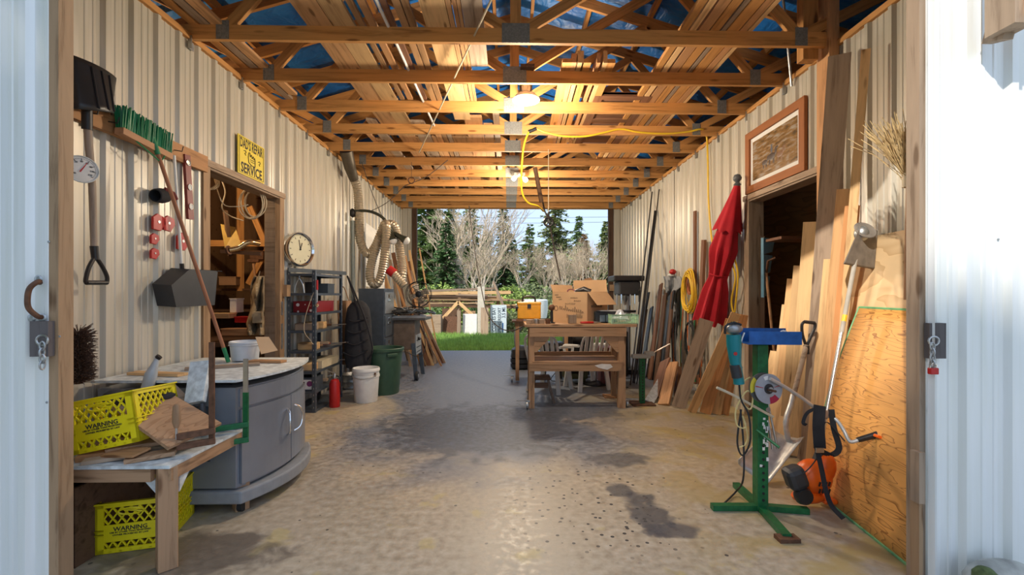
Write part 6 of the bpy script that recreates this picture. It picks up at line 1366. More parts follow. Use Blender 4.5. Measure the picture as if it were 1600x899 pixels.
wirepath('knotted pale yellow cord hanging on the green stand', 'cord', [(1172, 590, 3.0), (1160, 600, 2.97), (1158, 625, 2.96), (1172, 640, 2.95), (1176, 620, 2.96), (1166, 612, 2.95), (1150, 640, 2.96), (1152, 665, 2.95), (1165, 668, 2.95), (1160, 650, 2.95), (1168, 680, 2.95), (1164, 695, 2.95), (1152, 700, 2.96)], .005, flat('pale yellow cord', (.68, .55, .24), .7), 'knotted_string')
t = T('steel_tongs', 'pair of steel rods hanging on the green stand behind the discs', 'tongs', U(1210, 700, 3.05)); 
for k_ in (0, 1): add('rod', MB().tube([U(1196+4*k_, 630, 3.0), U(1207+8*k_, 702, 2.98)], .008, 8), steel, t)
add('joint', MB().lathe([(.016, -.012), (.016, .012)], 12, U(1199, 640, 2.985), rotx(R(90))), steel, t)
# stuff in the right doorway
t = T('blue_locker', 'light blue folded panels leaning inside the right doorway', 'panel', (3.2, DR[1]-.25, 0)); lbm = flat('light blue paint', (.16, .36, .52), .5)
for k_, (y0_, y1_) in enumerate(((372, 398), (398, 430), (430, 465))): add('panel', MB().slab([U(1189, y1_, 5.2), U(1207-k_*4-4, y1_-4, 5.3), U(1207-k_*4, y0_+2, 5.3), U(1189, y0_, 5.2)], .03), lbm, t)
bar('support_stud', U(1192, 640, 5.3), U(1192, 370, 5.3), .05, .05, dark_w, t)
t = T('broom_stick', 'plain wooden stick leaning inside the right doorway', 'stick', U(1218, 560, 5.0)); add('shaft', MB().tube([U(1217, 620, 5.0), U(1197, 425, 5.2)], .016, 8), handle_w, t, True); add('end_hook', MB().tube([U(1197, 428, 5.2), U(1200, 408, 5.15), U(1212, 403, 5.1)], .014, 6), rust, t, True)
o = bar('shelf_board', (XR+.05, 5.0, 2.06), (4.6, 5.0, 2.06), .3, .03, brown_w, side=(0, 1, 0)); tag(o, 'dark shelf board inside the right doorway', 'shelf')
o = loose('plywood_lining', 'dark plywood lining at the back of the right doorway', 'plywood', [V(4.5, 4.0, .02), V(3.2, 7.4, .02), V(3.2, 7.4, 3.2), V(4.5, 4.0, 3.2)], .012, plywood('dark plywood', (.36, .19, .08), (.26, .13, .055), freq=7, sharp=.5))
# stone and wooden bracket on the front right
st = T('boulder', 'mossy stone block at the foot of the right front wall', 'stone', U(1560, 899, 2.05)); random.seed(13)
c = U(1565, 905, 2.08); add('stone', MB().ball(c, .14, 14, 9, (1.25, .6, .62)), stone, st, True); add('moss', MB().ball(c+V(-.11, -.03, .0), .085, 10, 7, (.7, .7, .9)), flat('moss', (.10, .13, .045), .95, noise=.5, scale=40), st, True)
t = T('wall_bracket', 'timber bracket block fixed high on the right front wall', 'bracket', U(1590, 50, 2.0)); bar('block', U(1578, -60, 2.05), U(1578, 48, 2.05), .10, .13, grey_w, t, side=(1, 0, 0)); bar('block', U(1600, -60, 2.02), U(1600, 30, 2.02), .08, .10, cedar, t, side=(1, 0, 0)); bar('stub', U(1583, 30, 2.05)+V(0, .05, 0), U(1583, 52, 2.05)+V(0, .07, 0), .05, .1, grey_w, t, side=(1, 0, 0))

# ================================================================ overhead: stored lumber, lamps, cords
ZB = TOP+CH
def over(name, label, px0, px1, Yref, y0, y1, mat, z=0, th=.03, group='lumber stored on the trusses', cat='lumber', rz=0.0):
    x0 = U(px0, 100, Yref).x; x1 = U(px1, 100, Yref).x; xc = (x0+x1)/2
    o = bar(name, (xc-rz*(y1-y0)/2, y0, ZB+z+th/2), (xc+rz*(y1-y0)/2, y1, ZB+z+th/2), x1-x0, th, mat, side=(1, 0, 0)); return tag(o, label, cat, group)
A = TY[0]
NEAR = [(298, 312, truss_w, 'narrow board at the far left of the overhead lumber, nearest row'), (316, 330, grey_w, 'grey strip second from the left in the overhead lumber, nearest row'), (333, 350, lum_w, 'third narrow board from the left in the overhead lumber, nearest row'), (482, 521, lum_w, 'wide brown plank stored overhead left, first of the wide pair'), (522, 556, pine, 'wide light plank stored overhead left, second of the wide pair'),
        (563, 572, lum_w, 'thin strip just right of the wide overhead pair'), (579, 590, cedar, 'narrow strip beside the white pole overhead'), (611, 620, brown_w, 'reddish strip right of the white pole overhead'), (629, 640, lum_w, 'left of two slim battens overhead near the middle'), (642, 652, lum_w, 'right of two slim battens overhead near the middle'),
        (667, 704, pine, 'wide light board overhead left of the middle'), (705, 712, lum_w, 'first of three strips beside the wide light overhead board'), (714, 720, cedar, 'second of three strips beside the wide light overhead board'), (721, 726, lum_w, 'third of three strips beside the wide light overhead board'), (727, 757, grey_w, 'weathered grey board overhead nearest the middle')]
random.seed(44)
for i, (a_, b3, m_, lb) in enumerate(NEAR): over('overhead_board', lb, a_, b3, A, 2.4, [5.2, 5.5, 5.3, 6.6, 6.6, 5.4, 5.4, 5.4, 5.6, 5.6, 6.0, 5.5, 5.5, 5.5, 4.6][i], m_)
tag(add('overhead_pole', MB().tube([V(U(604, 40, A).x, 2.4, ZB+.02), V(U(604, 40, A).x+.05, 6.3, ZB-.02)], .014, 8), white_p, None, True), 'thin white pole lying among the overhead lumber', 'pole')
RGT = [(1062, 1073, 0), (1076, 1086, 1), (1090, 1106, 2), (1108, 1122, 0), (1125, 1132, 3), (1134, 1152, 0), (1154, 1165, 2), (1167, 1174, 1)]
for i, (a_, b3, k_) in enumerate(RGT): over('overhead_board', '%s board from the left in the long overhead stack at the right' % ORD[i].replace('nearest', 'first'), a_, b3, A, 2.4, 8.6+.25*i, [truss_w, pine, cedar, grey_w][k_], th=.04)
x = -2.1; i = 0; nb2 = 0; random.seed(55)
while x < -.2:                                             # second row on the left
    wd = random.choice([.05, .07, .09, .14, .19, .24]); 
    if random.random() < .83:
        y0_ = random.uniform(5.5, 6.9); o = bar('overhead_board', (x+wd/2, y0_, ZB+.018), (x+wd/2+random.uniform(-.05, .05), y0_+random.uniform(2.8, 4.4), ZB+.018), wd-.008, .035, [lum_w, cedar, lum_w, grey_w][i % 4], side=(1, 0, 0)); tag(o, '%s board from the left in the second row of lumber on the left trusses' % ORDN[nb2], 'lumber', 'second row of overhead lumber')
        nb2 += 1
    x += wd; i += 1
for i, (px, py, wd, hh) in enumerate(((883, 100, .10, .04), (893, 104, .05, .09), (903, 95, .06, .12), (912, 106, .09, .04), (930, 96, .035, .10), (940, 92, .04, .12), (949, 104, .08, .04))):
    xx = U(px, 100, 4.69).x; o = bar('offcut', (xx, 4.5, ZB+hh/2), (xx+.04, 6.9, ZB+hh/2), wd, hh, [truss_w, cedar, pine][i % 3], side=(1, 0, 0)); tag(o, '%s offcut from the left in the pile on the trusses right of the lamp' % ORDN[i], 'offcut', 'offcuts on the trusses by the lamp')
t = T('stored_door', 'old dark brown panelled door lying flat on the trusses', 'door', (1.05, 6.3, ZB)); x0, x1 = U(925, 100, 5.44).x, U(1012, 100, 5.44).x
add('slab', MB().box(((x0+x1)/2, 6.2, ZB+.035), (x1-x0, 1.9, .03)), brown_w, t)
for xx in (x0+.05, x1-.05): bar('stile', (xx, 5.25, ZB+.02), (xx, 7.15, ZB+.02), .1, .045, brown_w, t, side=(1, 0, 0))
for yy in (5.3, 6.0, 6.5, 7.1): bar('door_rail', (x0+.1, yy, ZB+.02), (x1-.1, yy, ZB+.02), .1, .045, brown_w, t, side=(0, 1, 0))
o = bar('hanging_block', V(U(1264, 50, 4.0).x, 4.02, TOP-.09), V(U(1264, 50, 4.0).x, 4.02, 4.6), .135, .09, truss_w, side=(1, 0, 0)); tag(o, 'short vertical timber hanging behind the nearest truss at the right', 'timber')
tag(add('steel_rod', MB().tube([U(1222, -20, 4.35), UX(1237, 135, XR-.05)], .012, 8), galv, None, True), 'thin steel tie rod running up from the right wall top', 'rod')
# enamel lamp
c = U(822, 152, 5.0); t = T('ceiling_lamp', 'white enamel shade lamp with a lit bulb under the trusses', 'lamp', c)
add('shade', MB().lathe([(.15, -.035), (.152, -.03), (.11, .02), (.05, .05), (.035, .07), (.03, .07), (.045, .045), (.105, .012), (.146, -.033)], 32, c), flat('white enamel', (.85, .84, .8), .3, noise=.03), t, True)
add('bulb', MB().ball(c+V(0, 0, -.012), .035, 14, 9, (1, 1, 1.25)), emit('lit bulb', (1, .86, .62), 35), t, True); add('socket', MB().lathe([(.03, .04), (.045, .07), (.05, .12), (.03, .13)], 14, c), white_p, t, True); bar('mounting_board', V(c.x, 4.6, ZB+.02), V(c.x, 5.5, ZB+.02), .14, .03, dark_w, t, side=(1, 0, 0))
def bulblight(name, p, e, r=.05, col=(1, .85, .65)):
    l = bpy.data.lights.new(name, 'POINT'); l.energy = e; l.shadow_soft_size = r; l.color = col; o = bpy.data.objects.new(name, l); COL.objects.link(o); o.location = p; return o
bulblight('ceiling_lamp_light', c+V(0, 0, -.38), 125, .12)
yl = TY[6]-.06; t = T('flood_lamp', 'pair of small lit flood bulbs on the truss in the middle', 'lamp', U(812, 280, yl)); 
add('bracket', MB().box(U(812, 272, yl+.02), (.2, .02, .05)), white_p, t)
for px, py in ((803, 279), (821, 281)):
    p = U(px, py, yl-.05); add('bulb', MB().ball(p, .045, 12, 8, (1, 1, 1)), emit('lit flood bulb', (1, .85, .55), 18), t, True); add('bulb_neck', MB().tube([U(812, 272, yl), p], [.02, .03], 8), white_p, t, True)
bulblight('flood_lamp_light', U(812, 290, yl-.37)+V(0, 0, -.3), 140, .1)
# yellow extension cord along the ceiling
Yc = TY[3]-.035
path = [U(849, 330, 6.6), U(840, 322, 6.4), U(824, 316, 6.3), U(815, 296, 6.2), U(816, 250, 6.15), U(820, 222, Yc), U(828, 205, Yc), U(836, 201, Yc), U(852, 207, Yc), U(880, 213, Yc), U(915, 213, Yc), U(945, 207, Yc), U(970, 202, Yc), U(1000, 207, Yc), U(1040, 209, Yc), U(1075, 206, Yc), U(1097, 202, Yc), UX(1104, 212, XR-.06), UX(1106, 250, XR-.06), UX(1107, 310, XR-.06), UX(1111, 365, XR-.06), UX(1116, 392, XR-.08)]
t = T('extension_cord', 'yellow extension cord strung along the ceiling and down the right wall', 'cord', UX(1116, 392, XR-.08)); add('cord', MB().tube(spline(path, 7), .013, 8), yellow_c, t, True); add('connector', MB().tube([U(826, 206, Yc), U(838, 201, Yc)], .024, 8), black_p, t, True)
# ropes and the pulley
tag(add('hoist_rope', MB().tube([U(772, -10, 3.4), U(655, 238, 6.9)], .008, 6), rope_m, None, True), 'pale rope running diagonally under the trusses on the left', 'rope')
tag(add('dark_rope', MB().tube(spline([U(733, 322, 9.5), U(740, 380, 9.0), U(752, 450, 8.4), U(762, 490, 7.9), U(780, 512, 7.5), U(800, 517, 7.2), U(818, 510, 7.0)], 6), .009, 6), dark_rope, None, True), 'dark rope hanging from the trusses and swinging across to the bench', 'rope')
t = T('pulley', 'black iron pulley hanging in the back opening', 'pulley', U(857, 358, 6.8)); c = U(857, 347, 6.8)
for rr, nm in ((.062, 'sheave_rim'), ): add(nm, MB().tube([c+V(rr*math.cos(a), 0, rr*math.sin(a)) for a in [i*math.pi/12 for i in range(24)]], .018, 8, True), black_m, t, True)
for k_ in range(5): a = k_*2*math.pi/5+.3; add('spoke', MB().tube([c, c+V(.06*math.cos(a), 0, .06*math.sin(a))], .010, 6), black_m, t)
add('hub', MB().lathe([(.022, -.025), (.022, .025)], 12, c, rotx(R(90))), black_m, t, True); add('hook', MB().tube([c+V(0, 0, .06), c+V(0, 0, .13), c+V(.01, 0, .16)], [.022, .014, .008], 8), black_m, t, True)
tag(add('hoist_rope', MB().tube([U(838, 262, 6.5), U(851, 330, 6.75), c+V(0, 0, .05), U(868, 400, 6.9), U(876, 438, 6.6)], .012, 6), dark_rope, None, True), 'dark hoist rope running through the iron pulley down to the cardboard box', 'rope')
tag(add('rope_line', MB().tube([V(c.x, 6.8, TOP), c+V(0, 0, .14)], .006, 6), rope_m, None), 'short pale line holding the iron pulley', 'rope')
t = tag(add('strut_bar', MB().tube([U(836, 262, 6.3), U(846, 316, 6.5)], .03, 8), dark_w, None, True), 'dark wooden rod hanging above the pulley', 'rod')
for i, (p0, p1, lb) in enumerate((((565, 253), (600, 345), 'thin dark wire from the left trusses down to the duct, left one'), ((633, 290), (575, 332), 'thin wire from the rafter hook to the lamp arm'), ((633, 290), (700, 250), 'thin wire running right from the rafter hook'))):
    tag(add('hanging_wire', MB().tube(spline([U(*p0, 7.6), U((p0[0]+p1[0])/2, (p0[1]+p1[1])/2+6, 7.6), U(*p1, 7.6)], 6), .006, 5), dark_rope, None), lb, 'wire', 'wires under the left trusses')
c = U(643, 282, 7.5); t = T('metal_ring', 'metal ring hanging under the left trusses', 'ring', c-V(0, 0, .06)); add('ring', MB().tube([c+V(.05*math.cos(a), 0, .05*math.sin(a)) for a in [i*math.pi/10 for i in range(20)]], .010, 6, True), rust, t, True); add('hanger', MB().tube([c+V(0, 0, .05), V(c.x, c.y, TOP)], .004, 5), dark_rope, t)
# ================================================================ outside
def ground_mat():
    m, N, L, b = _new('yard ground'); b.inputs['Roughness'].default_value = .95
    tc = N.new('ShaderNodeTexCoord'); nz = N.new('ShaderNodeTexNoise'); nz.inputs['Scale'].default_value = .6; nz.inputs['Detail'].default_value = 9; L.new(tc.outputs['Object'], nz.inputs['Vector'])
    rp = N.new('ShaderNodeValToRGB'); e = rp.color_ramp.elements; e[0].position = .35; e[0].color = (.10, .12, .04, 1); e[1].position = .7; e[1].color = (.24, .19, .12, 1); q = e.new(.5); q.color = (.14, .17, .05, 1)
    L.new(nz.outputs['Fac'], rp.inputs['Fac']); L.new(rp.outputs['Color'], b.inputs['Base Color']); return m
gm = MB(); gm.box((0, 40, -.30), (160, 220, .5)); g_ = add('ground', gm, ground_mat(), None); tag(g_, kind='structure')
ap = MB(); ap.box((0, -3, -.05), (14, 10.3, .08)); o = add('driveway', ap, flat('gravel drive', (.50, .47, .42), .9, noise=.4, scale=40), None); tag(o, kind='structure')
# lawn: too many blades to count
random.seed(61); lw = MB()
def blade(x, y, h, z=-.05):
    a = random.uniform(0, 6.28); w_ = .006+.006*random.random(); dx, dy = math.cos(a), math.sin(a); b = len(lw.v); k = random.uniform(-.6, .6)*h
    lw.v += [V(x-dx*w_, y-dy*w_, z), V(x+dx*w_, y+dy*w_, z), V(x+k*dy, y-k*dx, z+h)]; lw.f.append((b, b+1, b+2))
for i in range(42000):
    y = 11.95+4.9*random.random()**1.3; x = random.uniform(-3.2, 3.4)*(y/12); blade(x, y, random.uniform(.03, .13)*(1 if y < 15.5 else 1.4))
me = bpy.data.meshes.new('lawn'); me.from_pydata([tuple(v) for v in lw.v], [], lw.f); m = flat('grass', (.24, .42, .08), .8, noise=.4, scale=5); me.materials.append(m); lo = bpy.data.objects.new('lawn', me); COL.objects.link(lo); tag(lo, 'short green grass beyond the back opening', 'grass', kind='stuff')
# junk on the lawn
def gp(px, Y): p = U(px, 500, Y); p.z = -.05; return p
YJ = 17.2
p = gp(779, YJ); t = T('road_sign', 'white board sign lettered in black, standing on its end on the lawn', 'sign', p); sw, shh = .60, 1.06
add('board', MB().box((p.x, YJ, shh/2), (sw, .03, shh)), flat('sign white', (.62, .72, .78), .5, noise=.05), t); blue_i = flat('sign lettering', (.03, .06, .10), .6)
for s_, sz, dx, dz in (('CORTES BAY', .19, -.17, -.02), ('SPRING RESORT', .165, .04, -.06), ('3.5 MI.', .19, .2, .25)):
    text('lettering', s_, sz, frame((p.x+dx, YJ-.017, shh/2+dz), (0, 0, 1), (-1, 0, 0)), blue_i, t, sx=.82)
add('blue_arrow', MB().box((p.x+.16, YJ-.017, .2), (.05, .004, .36)), flat('arrow blue', (.02, .12, .36), .5), t)
for (px0, px1, py0, py1, Y, m_, lb, nm) in ((693, 715, 495, 523, 17.0, rust, 'reddish brown panel leaning on the lawn junk', 'panel'), (723, 745, 491, 522, 17.1, white_p, 'white panel standing on the lawn', 'panel'), (714, 719, 486, 522, 16.9, grey_w, 'upright plank left of the white panel', 'plank'), (746, 757, 448, 525, 16.8, flat('bleached timber', (.58, .53, .44), .8), 'tall bleached plank standing on the lawn', 'plank'), (751, 763, 481, 526, 16.5, grey_w, 'shorter grey plank in front of the bleached one', 'plank'), (765, 768, 484, 520, 17.3, grey_w, 'thin plank left of the lettered sign', 'plank'), (683, 694, 497, 524, 17.3, post_w, 'short dark post at the left of the lawn junk', 'post')):
    c0 = U((px0+px1)/2, py1, Y); c1 = U((px0+px1)/2, py0, Y); w_ = U(px1, 500, Y).x-U(px0, 500, Y).x
    o = bar({'panel': 'sheet_board', 'plank': 'yard_plank', 'post': 'yard_post'}[nm], (c0.x, Y, -.05), (c1.x, Y+.12, c1.z), w_, .05, m_, side=(1, 0, 0)); tag(o, lb, nm, 'boards standing on the lawn')
t = T('a_frame', 'timber gable frame leaning among the lawn junk', 'frame', gp(718, 17.5)); bar('rafter', U(690, 500, 17.5), U(716, 472, 17.5), .12, .05, pine, t); bar('rafter', U(716, 472, 17.5), U(744, 498, 17.5), .12, .05, pine, t); bar('upright', U(716, 522, 17.6), U(716, 476, 17.6), .1, .05, grey_w, t, side=(1, 0, 0))
bar('back_panel', U(703, 522, 17.8), U(703, 482, 17.8), .6, .03, dark_w, t, side=(1, 0, 0)); bar('back_panel', U(733, 522, 17.8), U(733, 486, 17.8), .5, .03, post_w, t, side=(1, 0, 0))
o = bar('leaning_pole', gp(803, 18.0), U(771, 440, 18.2), .09, .06, grey_w); tag(o, 'grey pole leaning across behind the lettered sign', 'pole')
o = bar('yard_block', gp(655, 17)+V(-.3, 0, .4), gp(690, 17)+V(0, 0, .4), .7, .4, grey_w); tag(o, 'low pile of grey planks at the left of the lawn', 'plank pile')
t = T('lumber_rack', 'outdoor rack stacked with long grey poles behind the lawn', 'rack', gp(730, 19.0)); random.seed(71)
for i in range(14):
    z0 = U(700, 455+random.uniform(0, 26), 19).z; xa = U(random.uniform(610, 660), 460, 19).x; xb = U(random.uniform(760, 830), 460, 19).x
    bar('pole', (xa, 19+random.uniform(-.2, .4), z0), (xb, 19+random.uniform(-.2, .4), z0+random.uniform(-.12, .12)), random.choice([.06, .09, .14]), .06, [grey_w, dark_w, post_w, pine][i % 4], t)
for px in (660, 718, 778): bar('rack_post', gp(px, 19.1), U(px, 458, 19.1), .12, .1, post_w, t, side=(1, 0, 0))
for i in range(7): 
    o = bar('yard_log', gp(790+i*17, 20)+V(0, random.uniform(-.5, .5), .08), gp(812+i*17, 20)+V(.3, .3, .08), .16, .16, [pine, grey_w][i % 2]); tag(o, '%s log from the left in the pale pile behind the lettered sign' % ORDN[i], 'log', 'logs behind the lettered sign')
t = T('garden_tub', 'white tub behind the yellow toolbox, out in the yard', 'tub', gp(838, 19.5)); add('tub', MB().lathe([(.5, .0), (.55, .3), (.55, .75), (.5, .8)], 20, gp(836, 19.5)+V(0, 0, .5)), white_p, t, True); add('stand', MB().box(gp(836, 19.5)+V(0, 0, .25), (.8, .6, .5)), grey_w, t)

# ---- trees: needles and twigs as real geometry, each tree its own object
def leafm(name, c, nz=.45): return flat(name, c, .8, noise=nz, scale=1.3)
G_DARK = leafm('dark fir needles', (.085, .16, .05)); G_MID = leafm('fir needles', (.20, .29, .09)); G_LITE = leafm('bright conifer needles', (.30, .40, .08)); G_OLIVE = leafm('olive fir needles', (.26, .30, .12)); G_RED = leafm('rusty needles', (.36, .22, .11))
BARK = flat('bark', (.13, .09, .06), .9, noise=.4, scale=8); PALEB = flat('pale bark', (.55, .47, .37), .9, noise=.35, scale=5); TWIG = flat('bare twigs', (.52, .41, .29), .9, noise=.35, scale=2)
def conifer(name, label, base, H, Rm, mat, seed, z0=.08, dens=1.0, group='conifers beyond the lawn', spray=.3):
    rnd = random.Random(seed); t = T(name, label, 'tree', base, group=group); B = V(*base)
    add('trunk', MB().tube([B, B+V(rnd.uniform(-.1, .1), 0, H*.5), B+V(0, 0, H)], [H*.018+.05, H*.011+.03, .015], 7), BARK, t, True)
    mb = MB(); br = MB(); nl = int(H*3.0)
    for i in range(nl):
        f = z0+(1-z0)*(i+rnd.random()*.6)/nl; f_ = f; r = Rm*(1-f)**.85*(.75+.5*rnd.random())+.05
        for k in range(int((5+6*(1-f))*dens)+2):
            f = min(.995, max(z0, f_+rnd.uniform(-1, 1)/nl)); z = H*f; a = rnd.uniform(0, 6.283); L_ = r*rnd.uniform(.55, 1.15); dz = -L_*rnd.uniform(.0, .6)+L_*.12; d = V(math.cos(a), math.sin(a), 0); e = V(-d.y, d.x, 0)
            if L_ > .8: br.tube([B+V(0, 0, z), B+V(0, 0, z+dz*.4)+d*L_*.9], [.02, .006], 3)
            n = max(3, int(L_*7))
            for j in range(n):
                s = (j+.6)/n; c = B+V(0, 0, z+dz*s)+d*L_*s; l = spray*(1.1-.5*s)*rnd.uniform(.7, 1.3)
                for sd in (-1, 1, 0):
                    dd = (d*.7+e*sd*rnd.uniform(.5, 1.1)+V(0, 0, rnd.uniform(-.5, .25))).normalized(); up = dd.cross(V(rnd.uniform(-1, 1), rnd.uniform(-1, 1), 1)).normalized()*l*.30; q = len(mb.v)
                    mb.v += [c-up*.4, c+dd*l*.55-up, c+dd*l, c+dd*l*.5+up*.8]; mb.f.append((q, q+1, q+2, q+3))
    me = bpy.data.meshes.new('needles'); I = MW[t].inverted(); me.from_pydata([tuple(I @ v) for v in mb.v], [], mb.f); me.materials.append(mat); o = bpy.data.objects.new('foliage', me); COL.objects.link(o); o.parent = t
    if br.v: add('branches', br, BARK, t)
    return t
def bare(name, label, base, H, seed, mat=PALEB, spread=.5, levels=5, r0=.09, stems=1, group='bare trees beyond the lawn'):
    rnd = random.Random(seed); t = T(name, label, 'tree', base, group=group); B = V(*base); tr = MB(); tw = MB()
    def grow(p, d, L_, r, lv):
        mid = p+d*L_*.5+V(rnd.uniform(-1, 1), rnd.uniform(-1, 1), rnd.uniform(-.3, .5))*L_*.08; e = p+d*L_+V(rnd.uniform(-1, 1), rnd.uniform(-1, 1), 0)*L_*.06
        (tr if lv > levels-2 else tw).tube([p, mid, e], [r, r*.85, r*.68], 5 if lv > levels-2 else 3)
        if lv <= 0: return
        for k in range(rnd.choice([2, 3, 3, 4])):
            nd = (d+V(rnd.uniform(-1, 1), rnd.uniform(-1, 1), rnd.uniform(-.25, .7))*spread*1.25).normalized(); s = rnd.uniform(.5, 1); grow(p.lerp(e, s), nd, L_*rnd.uniform(.55, .8), r*.58, lv-1)
    for k in range(stems): grow(B+V(rnd.uniform(-.3, .3)*(stems > 1), rnd.uniform(-.3, .3)*(stems > 1), 0), V(rnd.uniform(-.25, .25), rnd.uniform(-.2, .2), 1).normalized(), H*.36, r0*rnd.uniform(.7, 1.1), levels)
    add('trunk', tr, mat, t, True); 
    if tw.v:
        me = bpy.data.meshes.new('twigs'); I = MW[t].inverted(); me.from_pydata([tuple(I @ v) for v in tw.v], [], tw.f); me.materials.append(TWIG); o = bpy.data.objects.new('twigs', me); COL.objects.link(o); o.parent = t
    return t
def bush(label, base, R_, H, mat, seed, n=1800):
    rnd = random.Random(seed); t = T('shrub', label, 'shrub', base, group='shrubs behind the lawn'); B = V(*base); mb = MB(); st = MB()
    for i in range(n):
        a = rnd.uniform(0, 6.283); rr = R_*rnd.random()**.5; h = H*rnd.random()**.7*(1-.5*(rr/R_)**2); c = B+V(rr*math.cos(a), rr*math.sin(a)*.7, h); dd = V(rnd.uniform(-1, 1), rnd.uniform(-1, 1), rnd.uniform(-.2, 1)).normalized(); l = rnd.uniform(.1, .22); up = dd.orthogonal().normalized()*l*.35; q = len(mb.v); mb.v += [c, c+dd*l*.5-up, c+dd*l, c+dd*l*.5+up]; mb.f.append((q, q+1, q+2, q+3))
    for k in range(7): st.tube([B, B+V(rnd.uniform(-.6, .6)*R_, rnd.uniform(-.4, .4)*R_, H*.8)], [.03, .008], 4)
    me = bpy.data.meshes.new('leaves'); I = MW[t].inverted(); me.from_pydata([tuple(I @ v) for v in mb.v], [], mb.f); me.materials.append(mat); o = bpy.data.objects.new('foliage', me); COL.objects.link(o); o.parent = t; add('stems', st, BARK, t)
    return t
conifer('fir_tree', 'dark dense fir at the left of the back opening, nearest', gp(697, 25), 5.4, 1.9, G_DARK, 1, .12, 1.9, spray=.26)
conifer('fir_tree', 'bright green fir rising behind the dark one at far left', gp(668, 33), 14, 3.6, G_MID, 2, .05, .8, spray=.42)
conifer('fir_tree', 'narrow tall fir standing just left of the middle', gp(787, 37), 9.6, 1.75, G_DARK, 3, .04, 1.25, spray=.34)
conifer('fir_tree', 'broad olive fir right of the middle', gp(868, 42), 12.5, 3.0, G_OLIVE, 4, .06, 1.0, spray=.4)
conifer('fir_tree', 'rusty tinged fir at the right', gp(912, 36), 6.4, 1.8, G_RED, 5, .05, 1.0)
conifer('fir_tree', 'pale green fir at the right edge of the back opening', gp(948, 46), 9, 3.0, G_OLIVE, 6, .05, .9, spray=.4)
conifer('fir_tree', 'tall dim fir behind the bare trees', gp(735, 50), 13, 3.2, G_MID, 7, .05, .8, spray=.45)
conifer('fir_tree', 'tall dim fir between the middle and broad olive firs', gp(828, 55), 10, 3.4, G_MID, 8, .05, .8, spray=.45)
conifer('fir_tree', 'tall dim fir at the far right behind all others', gp(905, 60), 12, 3.6, G_MID, 9, .05, .8, spray=.48)
conifer('fir_tree', 'tall dim fir at the far left behind all others', gp(620, 45), 15, 4.0, G_MID, 10, .05, .8, spray=.45)
for i, (px, Y, H, lb, st, r0) in enumerate(((718, 26, 8.5, 'pale-trunked bare tree left of the middle, with several stems', 3, .13), (742, 30, 9, 'second bare tree with a forked pale trunk', 2, .13), (757, 24, 5.2, 'low bare fan-shaped tree behind the tall bleached plank', 6, .05), (815, 34, 6.5, 'bare grey tree right of the narrow tall fir', 3, .07), (850, 30, 5.5, 'bare tan thicket tree behind the cardboard box', 4, .05), (890, 28, 5.0, 'bare tan thicket tree right of the cardboard box', 4, .05), (925, 27, 5.6, 'bare brown thicket tree by the right jamb', 4, .05), (960, 20, 7.5, 'dark bare tree whose branches reach in at the top right', 1, .12), (690, 30, 6.5, 'bare tree behind the dark fir', 2, .07), (775, 40, 7.0, 'thin bare tree far behind the middle', 3, .06), (870, 36, 6.5, 'thin bare tree far behind the box', 3, .06))):
    bare('bare_tree', lb, gp(px, Y), H, 100+i, PALEB if i != 7 else BARK, .5, 5, r0, st)
for i, (px, Y, R_, H, m_, lb) in enumerate(((688, 23, 1.5, 2.1, G_LITE, 'bright green low shrub at the left behind the poles'), (660, 22, 1.2, 1.3, G_MID, 'green shrub at the far left by the fan'), (800, 24, 1.5, 2.0, G_LITE, 'green shrub behind the lettered sign'), (835, 26, 1.5, 2.2, G_OLIVE, 'olive shrub behind the yellow toolbox'), (880, 25, 1.6, 1.5, G_OLIVE, 'olive shrub behind the cardboard box'), (930, 24, 1.5, 1.8, leafm('dry leaves', (.30, .22, .12)), 'dry brown shrub at the right'), (760, 27, 1.4, 1.4, leafm('dry leaves', (.30, .22, .12)), 'dry brown shrub behind the rack'), (720, 24, 1.3, .9, G_MID, 'low green shrub behind the gable frame'), (805, 18.3, .6, .75, G_OLIVE, 'small weeds right of the lettered sign'))): bush(lb, gp(px, Y), R_, H, m_, 200+i)
for i, (px, Y, H) in enumerate(((640, 62, 13), (675, 66, 15), (705, 60, 14), (760, 64, 10.5), (800, 70, 11), (845, 66, 9), (880, 72, 10.5), (915, 68, 9.5), (945, 64, 11), (975, 60, 12))):
    conifer('fir_tree', '%s from the left in the distant row of firs closing the view' % ORDN[i], gp(px, Y), H, 3.6, [G_MID, G_OLIVE, G_MID][i % 3], 400+i, .03, .9, 'distant row of firs', .55)
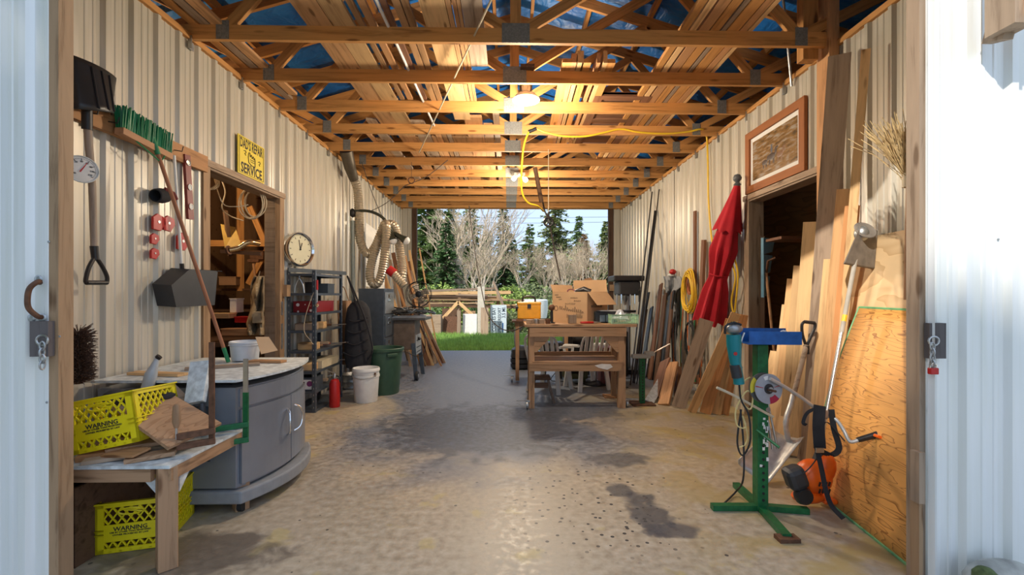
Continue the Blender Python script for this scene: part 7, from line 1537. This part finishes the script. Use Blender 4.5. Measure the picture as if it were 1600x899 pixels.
for i, (py) in enumerate((341, 349)): tag(add('power_line', MB().tube(spline([U(640, py-4, 48), U(800, py, 48), U(960, py-2, 48)], 4), .02, 4), black_m, None), '%s power line crossing the sky' % ['upper', 'lower'][i], 'power line')
# the trees behind the photographer, whose shade falls on the lower front
def crown_tree(label, base, R_, H, seed, n):
    rnd = random.Random(seed); t = T('shade_tree', label, 'tree', base, group='trees in front of the shed'); B = V(*base); mb = MB(); st = MB()
    st.tube([B, B+V(0, 0, H*.5), B+V(.1, 0, H*.9)], [.28, .2, .05], 8)
    for k in range(16):
        a = rnd.uniform(0, 6.28); z = H*rnd.uniform(.25, .8); st.tube([B+V(0, 0, z), B+V(math.cos(a)*R_*.75, math.sin(a)*R_*.75, z+rnd.uniform(.2, 1.2))], [.07, .02], 5)
    for i in range(n):
        a = rnd.uniform(0, 6.283); v = rnd.uniform(-1, 1); rr = R_*(1-abs(v)**4)**.5*rnd.random()**.35; c = B+V(rr*math.cos(a), rr*math.sin(a), H*.55+v*H*.45)
        dd = V(rnd.uniform(-1, 1), rnd.uniform(-1, 1), rnd.uniform(-1, 1)).normalized(); l = rnd.uniform(.25, .5); up = dd.orthogonal().normalized()*l*.4; q = len(mb.v); mb.v += [c, c+dd*l*.5-up, c+dd*l, c+dd*l*.5+up]; mb.f.append((q, q+1, q+2, q+3))
    me = bpy.data.meshes.new('leaves'); I = MW[t].inverted(); me.from_pydata([tuple(I @ v) for v in mb.v], [], mb.f); me.materials.append(G_LITE); o = bpy.data.objects.new('foliage', me); COL.objects.link(o); o.parent = t
    add('trunk', st, BARK, t, True)
crown_tree('evergreen behind the photographer, right one of three shading the opening', (-4.9, -7.6, -.05), 2.0, 10.0, 301, 5200)
crown_tree('evergreen behind the photographer, middle one of three shading the opening', (-9.2, -7.3, -.05), 2.3, 13.2, 302, 6500)
crown_tree('evergreen behind the photographer, left one of three shading the opening', (-13.3, -7.6, -.05), 2.4, 12.8, 303, 6000)

for o in bpy.data.objects:                                  # uncountable pieces of one plant or brush
    if o.parent is not None and o.name.split('.')[0] in ('foliage', 'branches', 'twigs', 'stems', 'bristles', 'straw_head'): o['kind'] = 'stuff'
